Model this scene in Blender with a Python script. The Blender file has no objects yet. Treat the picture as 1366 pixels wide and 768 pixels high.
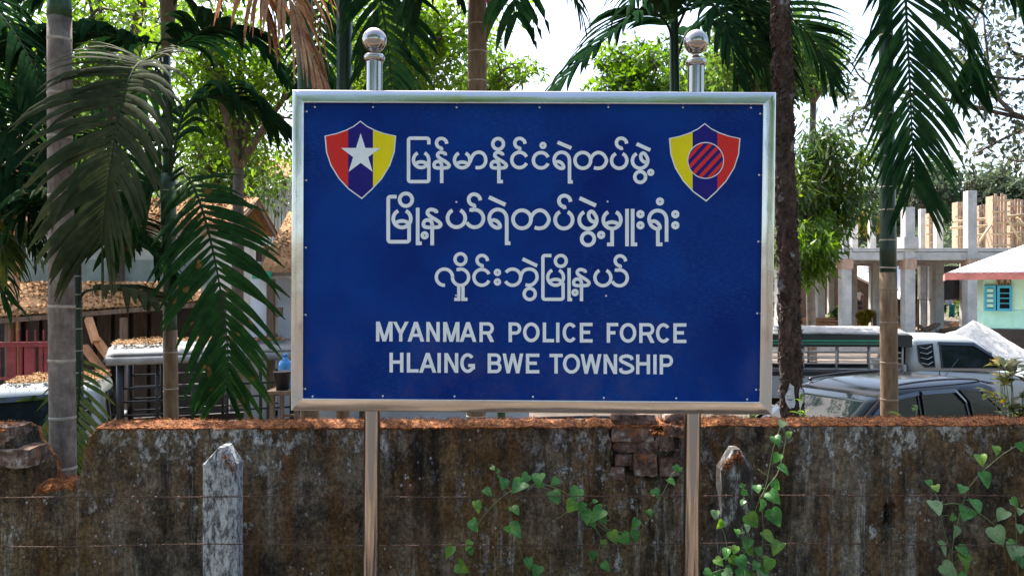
import bpy, math, random
import numpy as np
from mathutils import Vector, Matrix, Euler
R = math.radians
sc = bpy.context.scene
col = sc.collection

# ------------------------------------------------------------------ camera, sky, sun, exposure
CZ = 1.6                                    # eye height above the road in front of the wall
F = 1052.0                                  # focal length in photograph pixels (1366 wide)
cam_d = bpy.data.cameras.new('camera')
cam = bpy.data.objects.new('camera', cam_d)
col.objects.link(cam)
cam.location = (0, 0, CZ)
cam.rotation_euler = (R(90), 0, 0)
cam_d.sensor_width = 36.0
cam_d.lens = 36.0 * F / 1366.0
cam_d.clip_start = 0.05
cam_d.clip_end = 3000
sc.camera = cam

SUN_EL, SUN_AZ = 58.0, -32.0                # azimuth measured from +Y (ahead of the camera) towards +X
w = bpy.data.worlds.new('World')
sc.world = w
w.use_nodes = True
nt = w.node_tree
bg = nt.nodes['Background']
sky = nt.nodes.new('ShaderNodeTexSky')
sky.sky_type = 'NISHITA'
sky.sun_disc = False
sky.sun_elevation = R(SUN_EL)
sky.sun_rotation = R(SUN_AZ)
sky.air_density = 1.0
sky.dust_density = 3.5
sky.ozone_density = 1.0
nt.links.new(sky.outputs[0], bg.inputs['Color'])
bg.inputs['Strength'].default_value = 0.14

sun_d = bpy.data.lights.new('sun', 'SUN')
sun_d.energy = 4.0
sun_d.angle = R(0.5)
sun_d.color = (1.0, 0.95, 0.87)
sun = bpy.data.objects.new('sun', sun_d)
col.objects.link(sun)
sd = Vector((math.sin(R(SUN_AZ)) * math.cos(R(SUN_EL)), math.cos(R(SUN_AZ)) * math.cos(R(SUN_EL)), math.sin(R(SUN_EL))))
sun.rotation_euler = (-sd).to_track_quat('-Z', 'Y').to_euler()
sun.location = sd * 60

sc.view_settings.view_transform = 'Standard'
sc.view_settings.look = 'None'
sc.view_settings.gamma = 1.0
sc.view_settings.exposure = 1.75
sc.render.engine = 'CYCLES'
sc.cycles.use_denoising = True
sc.cycles.max_bounces = 6
sc.cycles.diffuse_bounces = 3
sc.cycles.glossy_bounces = 4
sc.cycles.transmission_bounces = 4
sc.cycles.transparent_max_bounces = 8
sc.cycles.sample_clamp_indirect = 6.0

# ------------------------------------------------------------------ helpers
def P(px, py, Y):
    """photograph pixel at distance Y -> point in the place"""
    return Vector(((px - 683.0) / F * Y, Y, CZ - (py - 384.0) / F * Y))

def S(r, g, b):
    f = lambda c: (c / 255 / 12.92) if c / 255 <= 0.04045 else ((c / 255 + 0.055) / 1.055) ** 2.4
    return (f(r), f(g), f(b), 1.0)

def catmull(pts, n):
    pts = [Vector(p) for p in pts]
    if len(pts) == 2:
        return [pts[0].lerp(pts[1], i / n) for i in range(n + 1)]
    q = [pts[0] * 2 - pts[1]] + pts + [pts[-1] * 2 - pts[-2]]
    out = []
    m = len(pts) - 1
    for i in range(n + 1):
        t = i / n * m
        k = min(int(t), m - 1)
        u = t - k
        a, b, c, d = q[k:k + 4]
        out.append(0.5 * ((2 * b) + (c - a) * u + (2 * a - 5 * b + 4 * c - d) * u * u + (3 * b - a - 3 * c + d) * u ** 3))
    return out

ROOT = {}
def tag(o, label=None, cat=None, group=None, kind=None):
    if label: o['label'] = label
    if cat: o['category'] = cat
    if group: o['group'] = group
    if kind: o['kind'] = kind
    return o

def thing(name, label, cat, loc=(0, 0, 0), rz=0.0, group=None):
    o = bpy.data.objects.new(name, None)
    o.empty_display_size = 0.2
    col.objects.link(o)
    o.location = loc
    o.rotation_euler = (0, 0, rz)
    tag(o, label, cat, group)
    ROOT[o] = (Vector(loc) if rz == 0 else Vector((0, 0, 0)))
    return o

def copy_tree(o, parent=None):
    c = o.copy()
    col.objects.link(c)
    c.parent = parent
    for ch in list(o.children):
        copy_tree(ch, c)
    return c

class MB:
    """collects shapes; build() links them as ONE mesh object"""
    def __init__(self):
        self.v, self.f, self.m = [], [], []
    def add(self, vs, fs, mi=0):
        b = len(self.v)
        self.v += [tuple(p) for p in vs]
        self.f += [tuple(i + b for i in f) for f in fs]
        self.m += [mi] * len(fs)
        return self
    def box(self, c, s, rot=None, mi=0, jit=0.0, rnd=None):
        c = Vector(c)
        vs = []
        for dz in (-.5, .5):
            for dx, dy in ((-.5, -.5), (.5, -.5), (.5, .5), (-.5, .5)):
                p = Vector((dx * s[0], dy * s[1], dz * s[2]))
                if jit: p += Vector((rnd.uniform(-jit, jit), rnd.uniform(-jit, jit), rnd.uniform(-jit, jit)))
                if rot is not None: p = rot @ p
                vs.append(c + p)
        return self.add(vs, [(3, 2, 1, 0), (4, 5, 6, 7), (0, 1, 5, 4), (1, 2, 6, 5), (2, 3, 7, 6), (3, 0, 4, 7)], mi)
    def bar(self, p0, p1, wd, ht=None, mi=0):
        p0, p1 = Vector(p0), Vector(p1)
        d = p1 - p0
        q = d.to_track_quat('Z', 'Y').to_matrix()
        return self.box((p0 + p1) / 2, (wd, ht or wd, d.length), q, mi)
    def tube(self, pts, rad, n=8, caps=True, mi=0):
        pts = [Vector(p) for p in pts]
        if not hasattr(rad, '__len__'): rad = [rad] * len(pts)
        b = len(self.v)
        prev = None
        for i, p in enumerate(pts):
            t = (pts[min(i + 1, len(pts) - 1)] - pts[max(i - 1, 0)])
            t = t.normalized() if t.length > 1e-9 else Vector((0, 0, 1))
            if prev is None:
                a = Vector((1, 0, 0)) if abs(t.x) < 0.8 else Vector((0, 1, 0))
                x = (a - t * a.dot(t)).normalized()
            else:
                x = prev - t * prev.dot(t)
                x = x.normalized() if x.length > 1e-6 else t.orthogonal().normalized()
            prev = x
            y = t.cross(x)
            for k in range(n):
                an = 2 * math.pi * k / n
                self.v.append(tuple(p + (x * math.cos(an) + y * math.sin(an)) * rad[i]))
        for i in range(len(pts) - 1):
            for k in range(n):
                k2 = (k + 1) % n
                self.f.append((b + i * n + k, b + i * n + k2, b + (i + 1) * n + k2, b + (i + 1) * n + k))
                self.m.append(mi)
        if caps:
            self.f.append(tuple(b + k for k in reversed(range(n))))
            e = b + (len(pts) - 1) * n
            self.f.append(tuple(e + k for k in range(n)))
            self.m += [mi, mi]
        return self
    def lathe(self, c, prof, n=24, mi=0):
        """prof: (radius, height) pairs about the vertical axis at c"""
        c = Vector(c)
        b = len(self.v)
        for r, h in prof:
            for k in range(n):
                a = 2 * math.pi * k / n
                self.v.append((c.x + r * math.cos(a), c.y + r * math.sin(a), c.z + h))
        for i in range(len(prof) - 1):
            for k in range(n):
                k2 = (k + 1) % n
                self.f.append((b + i * n + k, b + i * n + k2, b + (i + 1) * n + k2, b + (i + 1) * n + k))
                self.m.append(mi)
        self.f.append(tuple(b + k for k in reversed(range(n)))); self.m.append(mi)
        e = b + (len(prof) - 1) * n
        self.f.append(tuple(e + k for k in range(n))); self.m.append(mi)
        return self
    def grid(self, pts, mi=0):
        """pts: rows of points"""
        b = len(self.v)
        nr, nc = len(pts), len(pts[0])
        for r in pts:
            self.v += [tuple(p) for p in r]
        for i in range(nr - 1):
            for j in range(nc - 1):
                self.f.append((b + i * nc + j, b + i * nc + j + 1, b + (i + 1) * nc + j + 1, b + (i + 1) * nc + j))
                self.m.append(mi)
        return self
    def build(self, name, mat, parent=None, smooth=False, world=True, bevel=0.0):
        me = bpy.data.meshes.new(name)
        off = Vector((0, 0, 0))
        if parent is not None and world:
            r = parent
            while r.parent is not None: r = r.parent
            off = ROOT.get(r, Vector((0, 0, 0)))
        vs = [(a - off.x, b - off.y, c - off.z) for a, b, c in self.v]
        me.from_pydata(vs, [], self.f)
        mats = mat if isinstance(mat, (list, tuple)) else [mat]
        for m_ in mats: me.materials.append(m_)
        if len(mats) > 1:
            me.polygons.foreach_set('material_index', self.m)
        if smooth:
            me.polygons.foreach_set('use_smooth', [True] * len(me.polygons))
        me.update()
        o = bpy.data.objects.new(name, me)
        col.objects.link(o)
        if parent is not None: o.parent = parent
        if bevel:
            bv = o.modifiers.new('bevel', 'BEVEL')
            bv.width = bevel; bv.segments = 2; bv.limit_method = 'ANGLE'
            bv.harden_normals = False
        return o

def np_mesh(name, verts, quads, mat, parent=None, smooth=False):
    """fast mesh from numpy arrays of vertices (n,3) and quads (m,4)"""
    off = Vector((0, 0, 0))
    if parent is not None:
        r = parent
        while r.parent is not None: r = r.parent
        off = ROOT.get(r, off)
    v = (np.asarray(verts, dtype=np.float32) - np.array(off[:], dtype=np.float32)).reshape(-1)
    q = np.asarray(quads, dtype=np.int32)
    k = q.shape[1]
    me = bpy.data.meshes.new(name)
    me.vertices.add(len(v) // 3)
    me.vertices.foreach_set('co', v)
    me.loops.add(q.size)
    me.loops.foreach_set('vertex_index', q.reshape(-1))
    me.polygons.add(len(q))
    me.polygons.foreach_set('loop_start', np.arange(0, q.size, k, dtype=np.int32))
    me.polygons.foreach_set('loop_total', np.full(len(q), k, dtype=np.int32))
    if smooth: me.polygons.foreach_set('use_smooth', np.ones(len(q), dtype=bool))
    me.materials.append(mat)
    me.update(calc_edges=True)
    o = bpy.data.objects.new(name, me)
    col.objects.link(o)
    if parent is not None: o.parent = parent
    return o

# ------------------------------------------------------------------ materials
class N:
    """small node-tree writer"""
    def __init__(self, name):
        self.mat = bpy.data.materials.new(name)
        self.mat.use_nodes = True
        self.t = self.mat.node_tree
        self.b = self.t.nodes['Principled BSDF']
        self.out = self.t.nodes['Material Output']
    def n(self, typ, **kw):
        x = self.t.nodes.new(typ)
        for k, v in kw.items(): setattr(x, k, v)
        return x
    def set(self, node, inp, v):
        s = node.inputs[inp]
        if hasattr(v, 'is_output') or isinstance(v, bpy.types.NodeSocket): self.t.links.new(v, s)
        else: s.default_value = v
    def coords(self, scale=(1, 1, 1), kind='Object'):
        tc = self.n('ShaderNodeTexCoord')
        mp = self.n('ShaderNodeMapping')
        mp.inputs['Scale'].default_value = scale
        self.t.links.new(tc.outputs[kind], mp.inputs['Vector'])
        return mp.outputs[0]
    def pos(self, scale=(1, 1, 1)):
        g = self.n('ShaderNodeNewGeometry')
        mp = self.n('ShaderNodeMapping')
        mp.inputs['Scale'].default_value = scale
        self.t.links.new(g.outputs['Position'], mp.inputs['Vector'])
        return mp.outputs[0]
    def noise(self, vec, scale, detail=5, rough=0.6, dist=0.0):
        x = self.n('ShaderNodeTexNoise')
        self.set(x, 'Vector', vec); self.set(x, 'Scale', scale); self.set(x, 'Detail', detail)
        self.set(x, 'Roughness', rough); self.set(x, 'Distortion', dist)
        return x.outputs['Fac']
    def voro(self, vec, scale, feature='F1'):
        x = self.n('ShaderNodeTexVoronoi', feature=feature)
        self.set(x, 'Vector', vec); self.set(x, 'Scale', scale)
        return x.outputs['Distance']
    def ramp(self, fac, stops, interp='LINEAR'):
        x = self.n('ShaderNodeValToRGB')
        x.color_ramp.interpolation = interp
        e = x.color_ramp.elements
        while len(e) < len(stops): e.new(0.5)
        for i, (p_, c) in enumerate(stops):
            e[i].position = p_
            e[i].color = c if len(c) == 4 else (*c, 1)
        self.set(x, 'Fac', fac)
        return x.outputs['Color']
    def step(self, fac, a, b):
        x = self.n('ShaderNodeMapRange')
        self.set(x, 'Value', fac); self.set(x, 'From Min', a); self.set(x, 'From Max', b)
        return x.outputs[0]
    def mix(self, fac, a, b, mode='MIX'):
        x = self.n('ShaderNodeMix', data_type='RGBA', blend_type=mode)
        self.set(x, 0, fac); self.set(x, 6, a); self.set(x, 7, b)
        return x.outputs[2]
    def math(self, op, a, b=0.0, clamp=False):
        x = self.n('ShaderNodeMath', operation=op)
        x.use_clamp = clamp
        self.set(x, 0, a); self.set(x, 1, b)
        return x.outputs[0]
    def bump(self, h, strength=0.3, dist=0.01):
        x = self.n('ShaderNodeBump')
        self.set(x, 'Height', h); self.set(x, 'Strength', strength); self.set(x, 'Distance', dist)
        self.set(self.b, 'Normal', x.outputs[0])
        return x.outputs[0]
    def p(self, **kw):
        for k, v in kw.items():
            self.set(self.b, k.replace('_', ' '), v)
        return self

def plain(name, c, rough=0.6, metal=0.0, spec=0.5, var=0.25, scale=6.0, bump=0.0, bscale=40.0, stretch=(1, 1, 1), coat=0.0, bd=0.004):
    """a base colour broken up by noise, with optional fine relief"""
    m = N(name)
    v = m.coords(stretch)
    f = m.noise(v, scale, 6, 0.65)
    c = tuple(c[:3])
    lo = tuple(x * (1 - var) for x in c); hi = tuple(min(1, x * (1 + var)) for x in c)
    m.p(Base_Color=m.ramp(f, [(0.3, lo), (0.7, hi)]), Metallic=metal, Coat_Weight=coat, Coat_Roughness=0.04)
    m.set(m.b, 'Specular IOR Level', spec)
    m.set(m.b, 'Roughness', m.ramp(m.noise(v, scale * 3, 4), [(0.3, (rough * .8,) * 3), (0.7, (min(1, rough * 1.2),) * 3)]))
    if bump: m.bump(m.noise(v, bscale, 5, 0.7), bump, bd)
    return m.mat

def foliage(name, c1, c2, c3, trans=0.45, scale=1.2, rough=0.45, dead=None, spec=0.4):
    """leaf: reflecting and letting light through; tone varies from clump to clump"""
    m = N(name)
    v = m.pos()
    f = m.noise(v, scale, 3, 0.6)
    f2 = m.noise(v, scale * 9, 2, 0.5)
    ff = m.math('ADD', m.math('MULTIPLY', f, 0.65), m.math('MULTIPLY', f2, 0.35))
    c = m.ramp(ff, [(0.36, c1), (0.5, c2), (0.64, c3)])
    if dead:
        c = m.mix(m.step(m.noise(v, scale * 5, 2, 0.5), 0.66, 0.7), c, (*dead, 1))
    m.p(Base_Color=c, Roughness=rough)
    m.set(m.b, 'Specular IOR Level', spec)
    tr = m.n('ShaderNodeBsdfTranslucent')
    hs = m.n('ShaderNodeHueSaturation')
    m.set(hs, 'Hue', 0.485); m.set(hs, 'Saturation', 1.15); m.set(hs, 'Value', 1.5); m.set(hs, 'Color', c)
    m.set(tr, 'Color', hs.outputs[0])
    mx = m.n('ShaderNodeMixShader')
    m.set(mx, 0, trans)
    m.t.links.new(m.b.outputs[0], mx.inputs[1]); m.t.links.new(tr.outputs[0], mx.inputs[2])
    m.t.links.new(mx.outputs[0], m.out.inputs['Surface'])
    return m.mat

def steel(name, tint=(0.66, 0.63, 0.6), rough=0.16, stretch=(1, 1, 1), bump=0.12):
    m = N(name)
    v = m.coords(stretch)
    m.p(Base_Color=(*tint, 1), Metallic=1.0)
    m.set(m.b, 'Roughness', m.ramp(m.noise(v, 14, 6, 0.7), [(0.3, (rough * .6,) * 3), (0.75, (rough * 1.7,) * 3)]))
    h = m.math('ADD', m.noise(v, 4, 2, 0.4), m.math('MULTIPLY', m.noise(v, 120, 2, 0.5), 0.012))
    m.bump(h, bump, 0.02)
    return m.mat

def glass(name, tint=(0.25, 0.28, 0.28), refl=0.12):
    m = N(name)
    tr = m.n('ShaderNodeBsdfTransparent'); m.set(tr, 'Color', (*tint, 1))
    gl = m.n('ShaderNodeBsdfGlossy'); m.set(gl, 'Roughness', 0.02); m.set(gl, 'Color', (1, 1, 1, 1))
    lw = m.n('ShaderNodeFresnel'); m.set(lw, 'IOR', 1.55)
    fac = m.math('ADD', m.math('MULTIPLY', lw.outputs[0], 1.0), refl, True)
    mx = m.n('ShaderNodeMixShader')
    m.set(mx, 0, fac)
    m.t.links.new(tr.outputs[0], mx.inputs[1]); m.t.links.new(gl.outputs[0], mx.inputs[2])
    m.t.links.new(mx.outputs[0], m.out.inputs['Surface'])
    return m.mat

MAT = {}
MAT['steel'] = steel('brushed_steel', (0.62, 0.61, 0.59), rough=0.12, bump=0.30)
MAT['steel_pole'] = steel('polished_steel', (0.42, 0.38, 0.35), rough=0.07, bump=0.02)
MAT['zinc_screw'] = plain('screw_head', (0.7, 0.72, 0.75), 0.35, 0.6)

# blue enamel panel with faint scratches and chalking
m = N('blue_panel')
v = m.coords()
f = m.noise(v, 2.2, 5, 0.6)
f2 = m.noise(m.coords((3, 1, 14)), 16, 6, 0.75)
c = m.ramp(f, [(0.36, (0.0005, 0.015, 0.150)), (0.62, (0.0010, 0.037, 0.235))])
zb_ = m.n('ShaderNodeSeparateXYZ'); m.t.links.new(m.pos(), zb_.inputs[0])
c = m.mix(m.math('MULTIPLY', m.math('MULTIPLY', m.step(f2, 0.50, 0.62), m.step(m.noise(v, 1.6, 3, 0.5), 0.46, 0.62)), 0.35), c, (0.035, 0.12, 0.30, 1))
c = m.mix(m.math('MULTIPLY', m.math('MULTIPLY', m.step(zb_.outputs['Z'], 1.55, 1.16), m.step(m.noise(v, 4.5, 7, 0.7), 0.48, 0.66)), 0.30), c, (0.10, 0.075, 0.12, 1))  # low blotches: dust, with a purple sheen painted into the colour
m.p(Base_Color=c, Coat_Weight=0.0)
m.set(m.b, 'Specular IOR Level', 0.09)
m.set(m.b, 'Roughness', m.ramp(m.noise(v, 9, 6, 0.7), [(0.3, (0.28,) * 3), (0.7, (0.46,) * 3)]))
m.bump(m.noise(v, 3.0, 2, 0.4), 0.05, 0.02)
MAT['blue'] = m.mat
MAT['letter'] = plain('white_vinyl', (0.78, 0.83, 0.85), 0.55, spec=0.25, var=0.06, scale=12)
MAT['v_red'] = plain('red_vinyl', (0.64, 0.026, 0.020), 0.5, spec=0.2, var=0.08)
MAT['v_yellow'] = plain('yellow_vinyl', (0.78, 0.66, 0.004), 0.5, spec=0.2, var=0.08)
MAT['v_navy'] = plain('navy_vinyl', (0.010, 0.007, 0.17), 0.5, spec=0.2, var=0.08)

# old plaster wall: brown algae, black runs, lime-white scabs
m = N('weathered_plaster')
v = m.pos()
big = m.noise(v, 1.3, 6, 0.65)
fine = m.noise(v, 9, 8, 0.72)
mid = m.noise(m.pos((2.2, 1, 0.9)), 4.0, 9, 0.75)
base = m.ramp(m.math('ADD', m.math('MULTIPLY', big, 0.35), m.math('ADD', m.math('MULTIPLY', fine, 0.30), m.math('MULTIPLY', mid, 0.35))),
              [(0.40, (0.024, 0.015, 0.007)), (0.455, (0.066, 0.041, 0.017)), (0.50, (0.130, 0.084, 0.036)), (0.55, (0.19, 0.132, 0.064)), (0.62, (0.28, 0.22, 0.14))])
streak = m.noise(m.pos((5.5, 1, 0.55)), 2.0, 6, 0.7)
zone = m.step(m.noise(v, 0.85, 4, 0.6), 0.44, 0.58)
hsv = m.n('ShaderNodeHueSaturation'); m.set(hsv, 'Saturation', 0.58); m.set(hsv, 'Value', 1.15); m.set(hsv, 'Fac', m.math('MULTIPLY', zone, 0.85)); m.set(hsv, 'Color', base)
base = hsv.outputs[0]
mould = m.math('MULTIPLY', m.step(m.noise(m.pos((1.5, 1, 1)), 2.6, 8, 0.75), 0.51, 0.62), 0.65)
base = m.mix(mould, base, (0.012, 0.011, 0.009, 1))
base = m.mix(m.math('MULTIPLY', m.math('MULTIPLY', m.step(streak, 0.49, 0.58), m.step(m.noise(v, 1.1, 3, 0.5), 0.40, 0.56)), 0.85), base, (0.011, 0.009, 0.007, 1))
rust = m.noise(m.pos((4, 1, 0.7)), 1.6, 5, 0.65)
base = m.mix(m.math('MULTIPLY', m.step(rust, 0.50, 0.62), 0.55), base, (0.15, 0.072, 0.020, 1))
zz = m.n('ShaderNodeSeparateXYZ'); m.t.links.new(v, zz.inputs[0])
topk = m.step(zz.outputs['Z'], 0.35, 0.90)
edge = m.math('MULTIPLY', topk, topk)
scab = m.math('ADD', m.noise(m.pos((1.5, 1, 1.0)), 7.0, 12, 0.82), m.math('MULTIPLY', edge, 0.085))
scabm = m.step(scab, 0.565, 0.59)
run = m.noise(m.pos((11, 1, 0.8)), 1.5, 7, 0.72)
runm = m.step(run, 0.545, 0.62)
wh = m.math('MAXIMUM', m.math('MULTIPLY', scabm, 0.85), m.math('MULTIPLY', m.math('MULTIPLY', runm, fine), 0.9))
patch = m.step(m.noise(v, 1.3, 3, 0.5), 0.42, 0.58)
base = m.mix(m.math('MULTIPLY', wh, m.math('ADD', 0.10, m.math('MULTIPLY', patch, 0.9)), True), base, (0.50, 0.50, 0.47, 1))
hf = m.noise(m.pos((1.2, 1, 0.9)), 48, 6, 0.8)
base = m.mix(1.0, base, m.ramp(hf, [(0.40, (0.55, 0.55, 0.55)), (0.5, (1.0, 1.0, 1.0)), (0.58, (1.55, 1.52, 1.45))]), 'MULTIPLY')
spk = m.step(m.voro(m.pos((1, 1, 0.7)), 30), 0.20, 0.11)
spk2 = m.step(m.noise(v, 5, 2, 0.5), 0.52, 0.60)
base = m.mix(m.math('MULTIPLY', m.math('MULTIPLY', spk, spk2), 0.85), base, (0.5, 0.5, 0.48, 1))
m.p(Base_Color=base, Roughness=0.92)
m.set(m.b, 'Specular IOR Level', 0.2)
h = m.math('ADD', m.noise(v, 26, 9, 0.75), m.math('ADD', m.math('MULTIPLY', scabm, 0.35), m.math('MULTIPLY', m.noise(v, 130, 3, 0.6), 0.35)))
m.bump(h, 1.0, 0.02)
MAT['plaster'] = m.mat

m = N('mossy_brick')
v = m.pos()
c = m.ramp(m.noise(v, 14, 8, 0.75), [(0.38, (0.028, 0.017, 0.012)), (0.46, (0.095, 0.056, 0.040)), (0.53, (0.17, 0.11, 0.082)), (0.58, (0.26, 0.22, 0.185)), (0.64, (0.42, 0.39, 0.36))])
g = m.n('ShaderNodeNewGeometry')
nz = m.n('ShaderNodeSeparateXYZ'); m.t.links.new(g.outputs['Normal'], nz.inputs[0])
c = m.mix(m.math('MULTIPLY', m.step(m.noise(v, 11, 5, 0.7), 0.53, 0.60), 0.7), c, (0.26, 0.09, 0.022, 1))
m.p(Base_Color=c, Roughness=0.95)
m.bump(m.noise(v, 45, 8, 0.75), 0.9, 0.01)
MAT['brick'] = m.mat
m = N('dry_moss')
v = m.pos()
m.p(Base_Color=m.ramp(m.noise(v, 30, 5, 0.7), [(0.38, (0.075, 0.021, 0.005)), (0.5, (0.22, 0.070, 0.015)), (0.62, (0.42, 0.165, 0.045))]), Roughness=0.95)
m.bump(m.noise(v, 120, 5, 0.7), 0.8, 0.01)
MAT['moss'] = m.mat
m = N('old_concrete_post')
v = m.pos()
c = m.ramp(m.noise(m.pos((1.6, 1.6, .7)), 30, 9, 0.78), [(0.40, (0.05, 0.045, 0.038)), (0.47, (0.20, 0.20, 0.195)), (0.54, (0.48, 0.49, 0.48))])
c = m.mix(m.math('MULTIPLY', m.step(m.noise(m.pos((9, 1, .8)), 2.2, 5, 0.7), 0.52, 0.62), 0.7), c, (0.03, 0.026, 0.02, 1))
m.p(Base_Color=c, Roughness=0.92)
m.bump(m.noise(v, 40, 8, 0.75), 0.8, 0.008)
MAT['post'] = m.mat
m = N('dark_concrete_post')
c = m.ramp(m.noise(m.pos((2, 2, .8)), 13, 9, 0.78), [(0.38, (0.018, 0.015, 0.012)), (0.53, (0.055, 0.045, 0.035)), (0.64, (0.36, 0.38, 0.38))])
m.p(Base_Color=c, Roughness=0.92)
m.bump(m.noise(m.pos(), 40, 8, 0.75), 0.8, 0.008)
MAT['post_dark'] = m.mat
MAT['rust_wire'] = plain('rusty_wire', (0.075, 0.040, 0.028), 0.8, 0.3, scale=60)

# palms
m = N('grey_palm_bark')
v = m.coords()
c = m.ramp(m.noise(v, 9, 8, 0.72), [(0.3, (0.095, 0.066, 0.050)), (0.5, (0.20, 0.160, 0.13)), (0.7, (0.33, 0.29, 0.25))])
c = m.mix(m.math('MULTIPLY', m.step(m.noise(m.coords((8, 8, 1)), 5, 6, 0.7), 0.50, 0.66), 0.5), c, (0.085, 0.055, 0.042, 1))
m.p(Base_Color=c, Roughness=0.85)
m.bump(m.noise(m.coords((3, 3, 1)), 40, 7, 0.7), 0.5, 0.006)
MAT['palm_grey'] = m.mat
m = N('brown_palm_bark')
c = m.ramp(m.noise(m.coords((5, 5, 1)), 6, 8, 0.72), [(0.3, (0.085, 0.048, 0.024)), (0.5, (0.19, 0.118, 0.062)), (0.7, (0.30, 0.21, 0.12))])
m.p(Base_Color=c, Roughness=0.8)
m.bump(m.noise(m.coords((3, 3, 1)), 40, 7, 0.7), 0.4, 0.006)
MAT['palm_brown'] = m.mat
MAT['scar'] = plain('leaf_scar', (0.40, 0.35, 0.28), 0.85, var=0.3, scale=20, bump=0.3)
MAT['scar_brown'] = plain('dark_leaf_scar', (0.27, 0.20, 0.13), 0.85, var=0.35, scale=20, bump=0.3)
MAT['palm_green'] = plain('green_crownshaft', (0.020, 0.062, 0.026), 0.35, var=0.45, scale=7, stretch=(4, 4, .6))
MAT['palm_dark'] = plain('dark_green_stem', (0.012, 0.040, 0.020), 0.35, var=0.4, scale=7, stretch=(4, 4, .6))
MAT['frond'] = foliage('palm_frond_green', (0.012, 0.036, 0.012), (0.019, 0.058, 0.017), (0.036, 0.086, 0.022), 0.26, 2.4, 0.7, spec=0.03, dead=(0.15, 0.10, 0.03))
MAT['frond_old'] = foliage('palm_frond_olive', (0.026, 0.036, 0.016), (0.042, 0.052, 0.024), (0.062, 0.068, 0.032), 0.12, 3.0, 0.7, spec=0.03)
MAT['frond_yel'] = foliage('palm_frond_yellowing', (0.030, 0.066, 0.016), (0.062, 0.100, 0.022), (0.15, 0.15, 0.030), 0.3, 4.0, 0.5, spec=0.2)
MAT['frond_dark'] = foliage('palm_frond_dark', (0.008, 0.025, 0.011), (0.014, 0.040, 0.016), (0.027, 0.060, 0.022), 0.15, 2.4, 0.7, spec=0.0)
MAT['frond_dry'] = foliage('dry_frond', (0.20, 0.10, 0.050), (0.36, 0.20, 0.10), (0.52, 0.34, 0.19), 0.3, 5.0, 0.8)
MAT['rachis'] = plain('frond_rib', (0.030, 0.044, 0.020), 0.7, spec=0.1, var=0.3)
MAT['rachis_dry'] = plain('dry_rib', (0.26, 0.15, 0.07), 0.7, var=0.3)
MAT['vine_leaf'] = foliage('vine_leaf', (0.026, 0.12, 0.022), (0.052, 0.19, 0.032), (0.12, 0.28, 0.050), 0.3, 14.0, 0.42)
MAT['vine_leaf_lime'] = foliage('vine_leaf_lime', (0.06, 0.17, 0.02), (0.12, 0.26, 0.03), (0.21, 0.34, 0.05), 0.4, 14.0, 0.42)
MAT['vine_leaf_pale'] = foliage('vine_leaf_pale', (0.12, 0.22, 0.085), (0.18, 0.29, 0.13), (0.26, 0.36, 0.18), 0.3, 14.0, 0.5)
MAT['vine_stem'] = plain('vine_stem', (0.13, 0.17, 0.065), 0.6, var=0.3)

# background plants
MAT['leaf_bright'] = foliage('sunlit_leaves', (0.050, 0.110, 0.018), (0.092, 0.180, 0.026), (0.16, 0.26, 0.042), 0.6, 0.9)
MAT['leaf_mid'] = foliage('green_leaves', (0.038, 0.082, 0.020), (0.070, 0.135, 0.028), (0.12, 0.195, 0.040), 0.55, 0.8)
MAT['leaf_mango'] = foliage('mango_leaves', (0.026, 0.060, 0.018), (0.055, 0.105, 0.028), (0.14, 0.22, 0.030), 0.5, 1.6)
MAT['leaf_pale'] = foliage('haze_tinted_leaves', (0.055, 0.085, 0.050), (0.085, 0.120, 0.066), (0.13, 0.165, 0.078), 0.4, 0.25)  # distance haze put into the leaf colour
MAT['leaf_blue'] = foliage('thin_branch_leaves', (0.035, 0.050, 0.032), (0.060, 0.080, 0.045), (0.10, 0.12, 0.06), 0.35, 2.0)
MAT['leaf_yellow'] = foliage('yellow_leaves', (0.10, 0.11, 0.012), (0.24, 0.20, 0.02), (0.40, 0.30, 0.03), 0.4, 6.0)
MAT['bark'] = plain('bark', (0.10, 0.075, 0.055), 0.9, var=0.5, scale=8, bump=0.6, bscale=30)
m = N('scaly_bark')
v = m.coords((1, 1, .6))
c = m.ramp(m.noise(v, 22, 9, 0.78), [(0.34, (0.018, 0.010, 0.007)), (0.5, (0.075, 0.044, 0.030)), (0.66, (0.16, 0.105, 0.078))])
lich = m.math('MULTIPLY', m.step(m.noise(m.coords((1, 1, .8)), 9, 3, 0.5), 0.62, 0.66), m.step(m.noise(m.coords(), 40, 5, 0.7), 0.35, 0.5))
c = m.mix(m.math('MULTIPLY', lich, 0.8), c, (0.36, 0.36, 0.33, 1))
m.p(Base_Color=c, Roughness=0.92)
m.bump(m.noise(v, 34, 9, 0.75), 1.0, 0.03)
MAT['scaly'] = m.mat
MAT['lichen'] = plain('white_paint_flake', (0.55, 0.58, 0.60), 0.85, var=0.25, scale=22)

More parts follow.
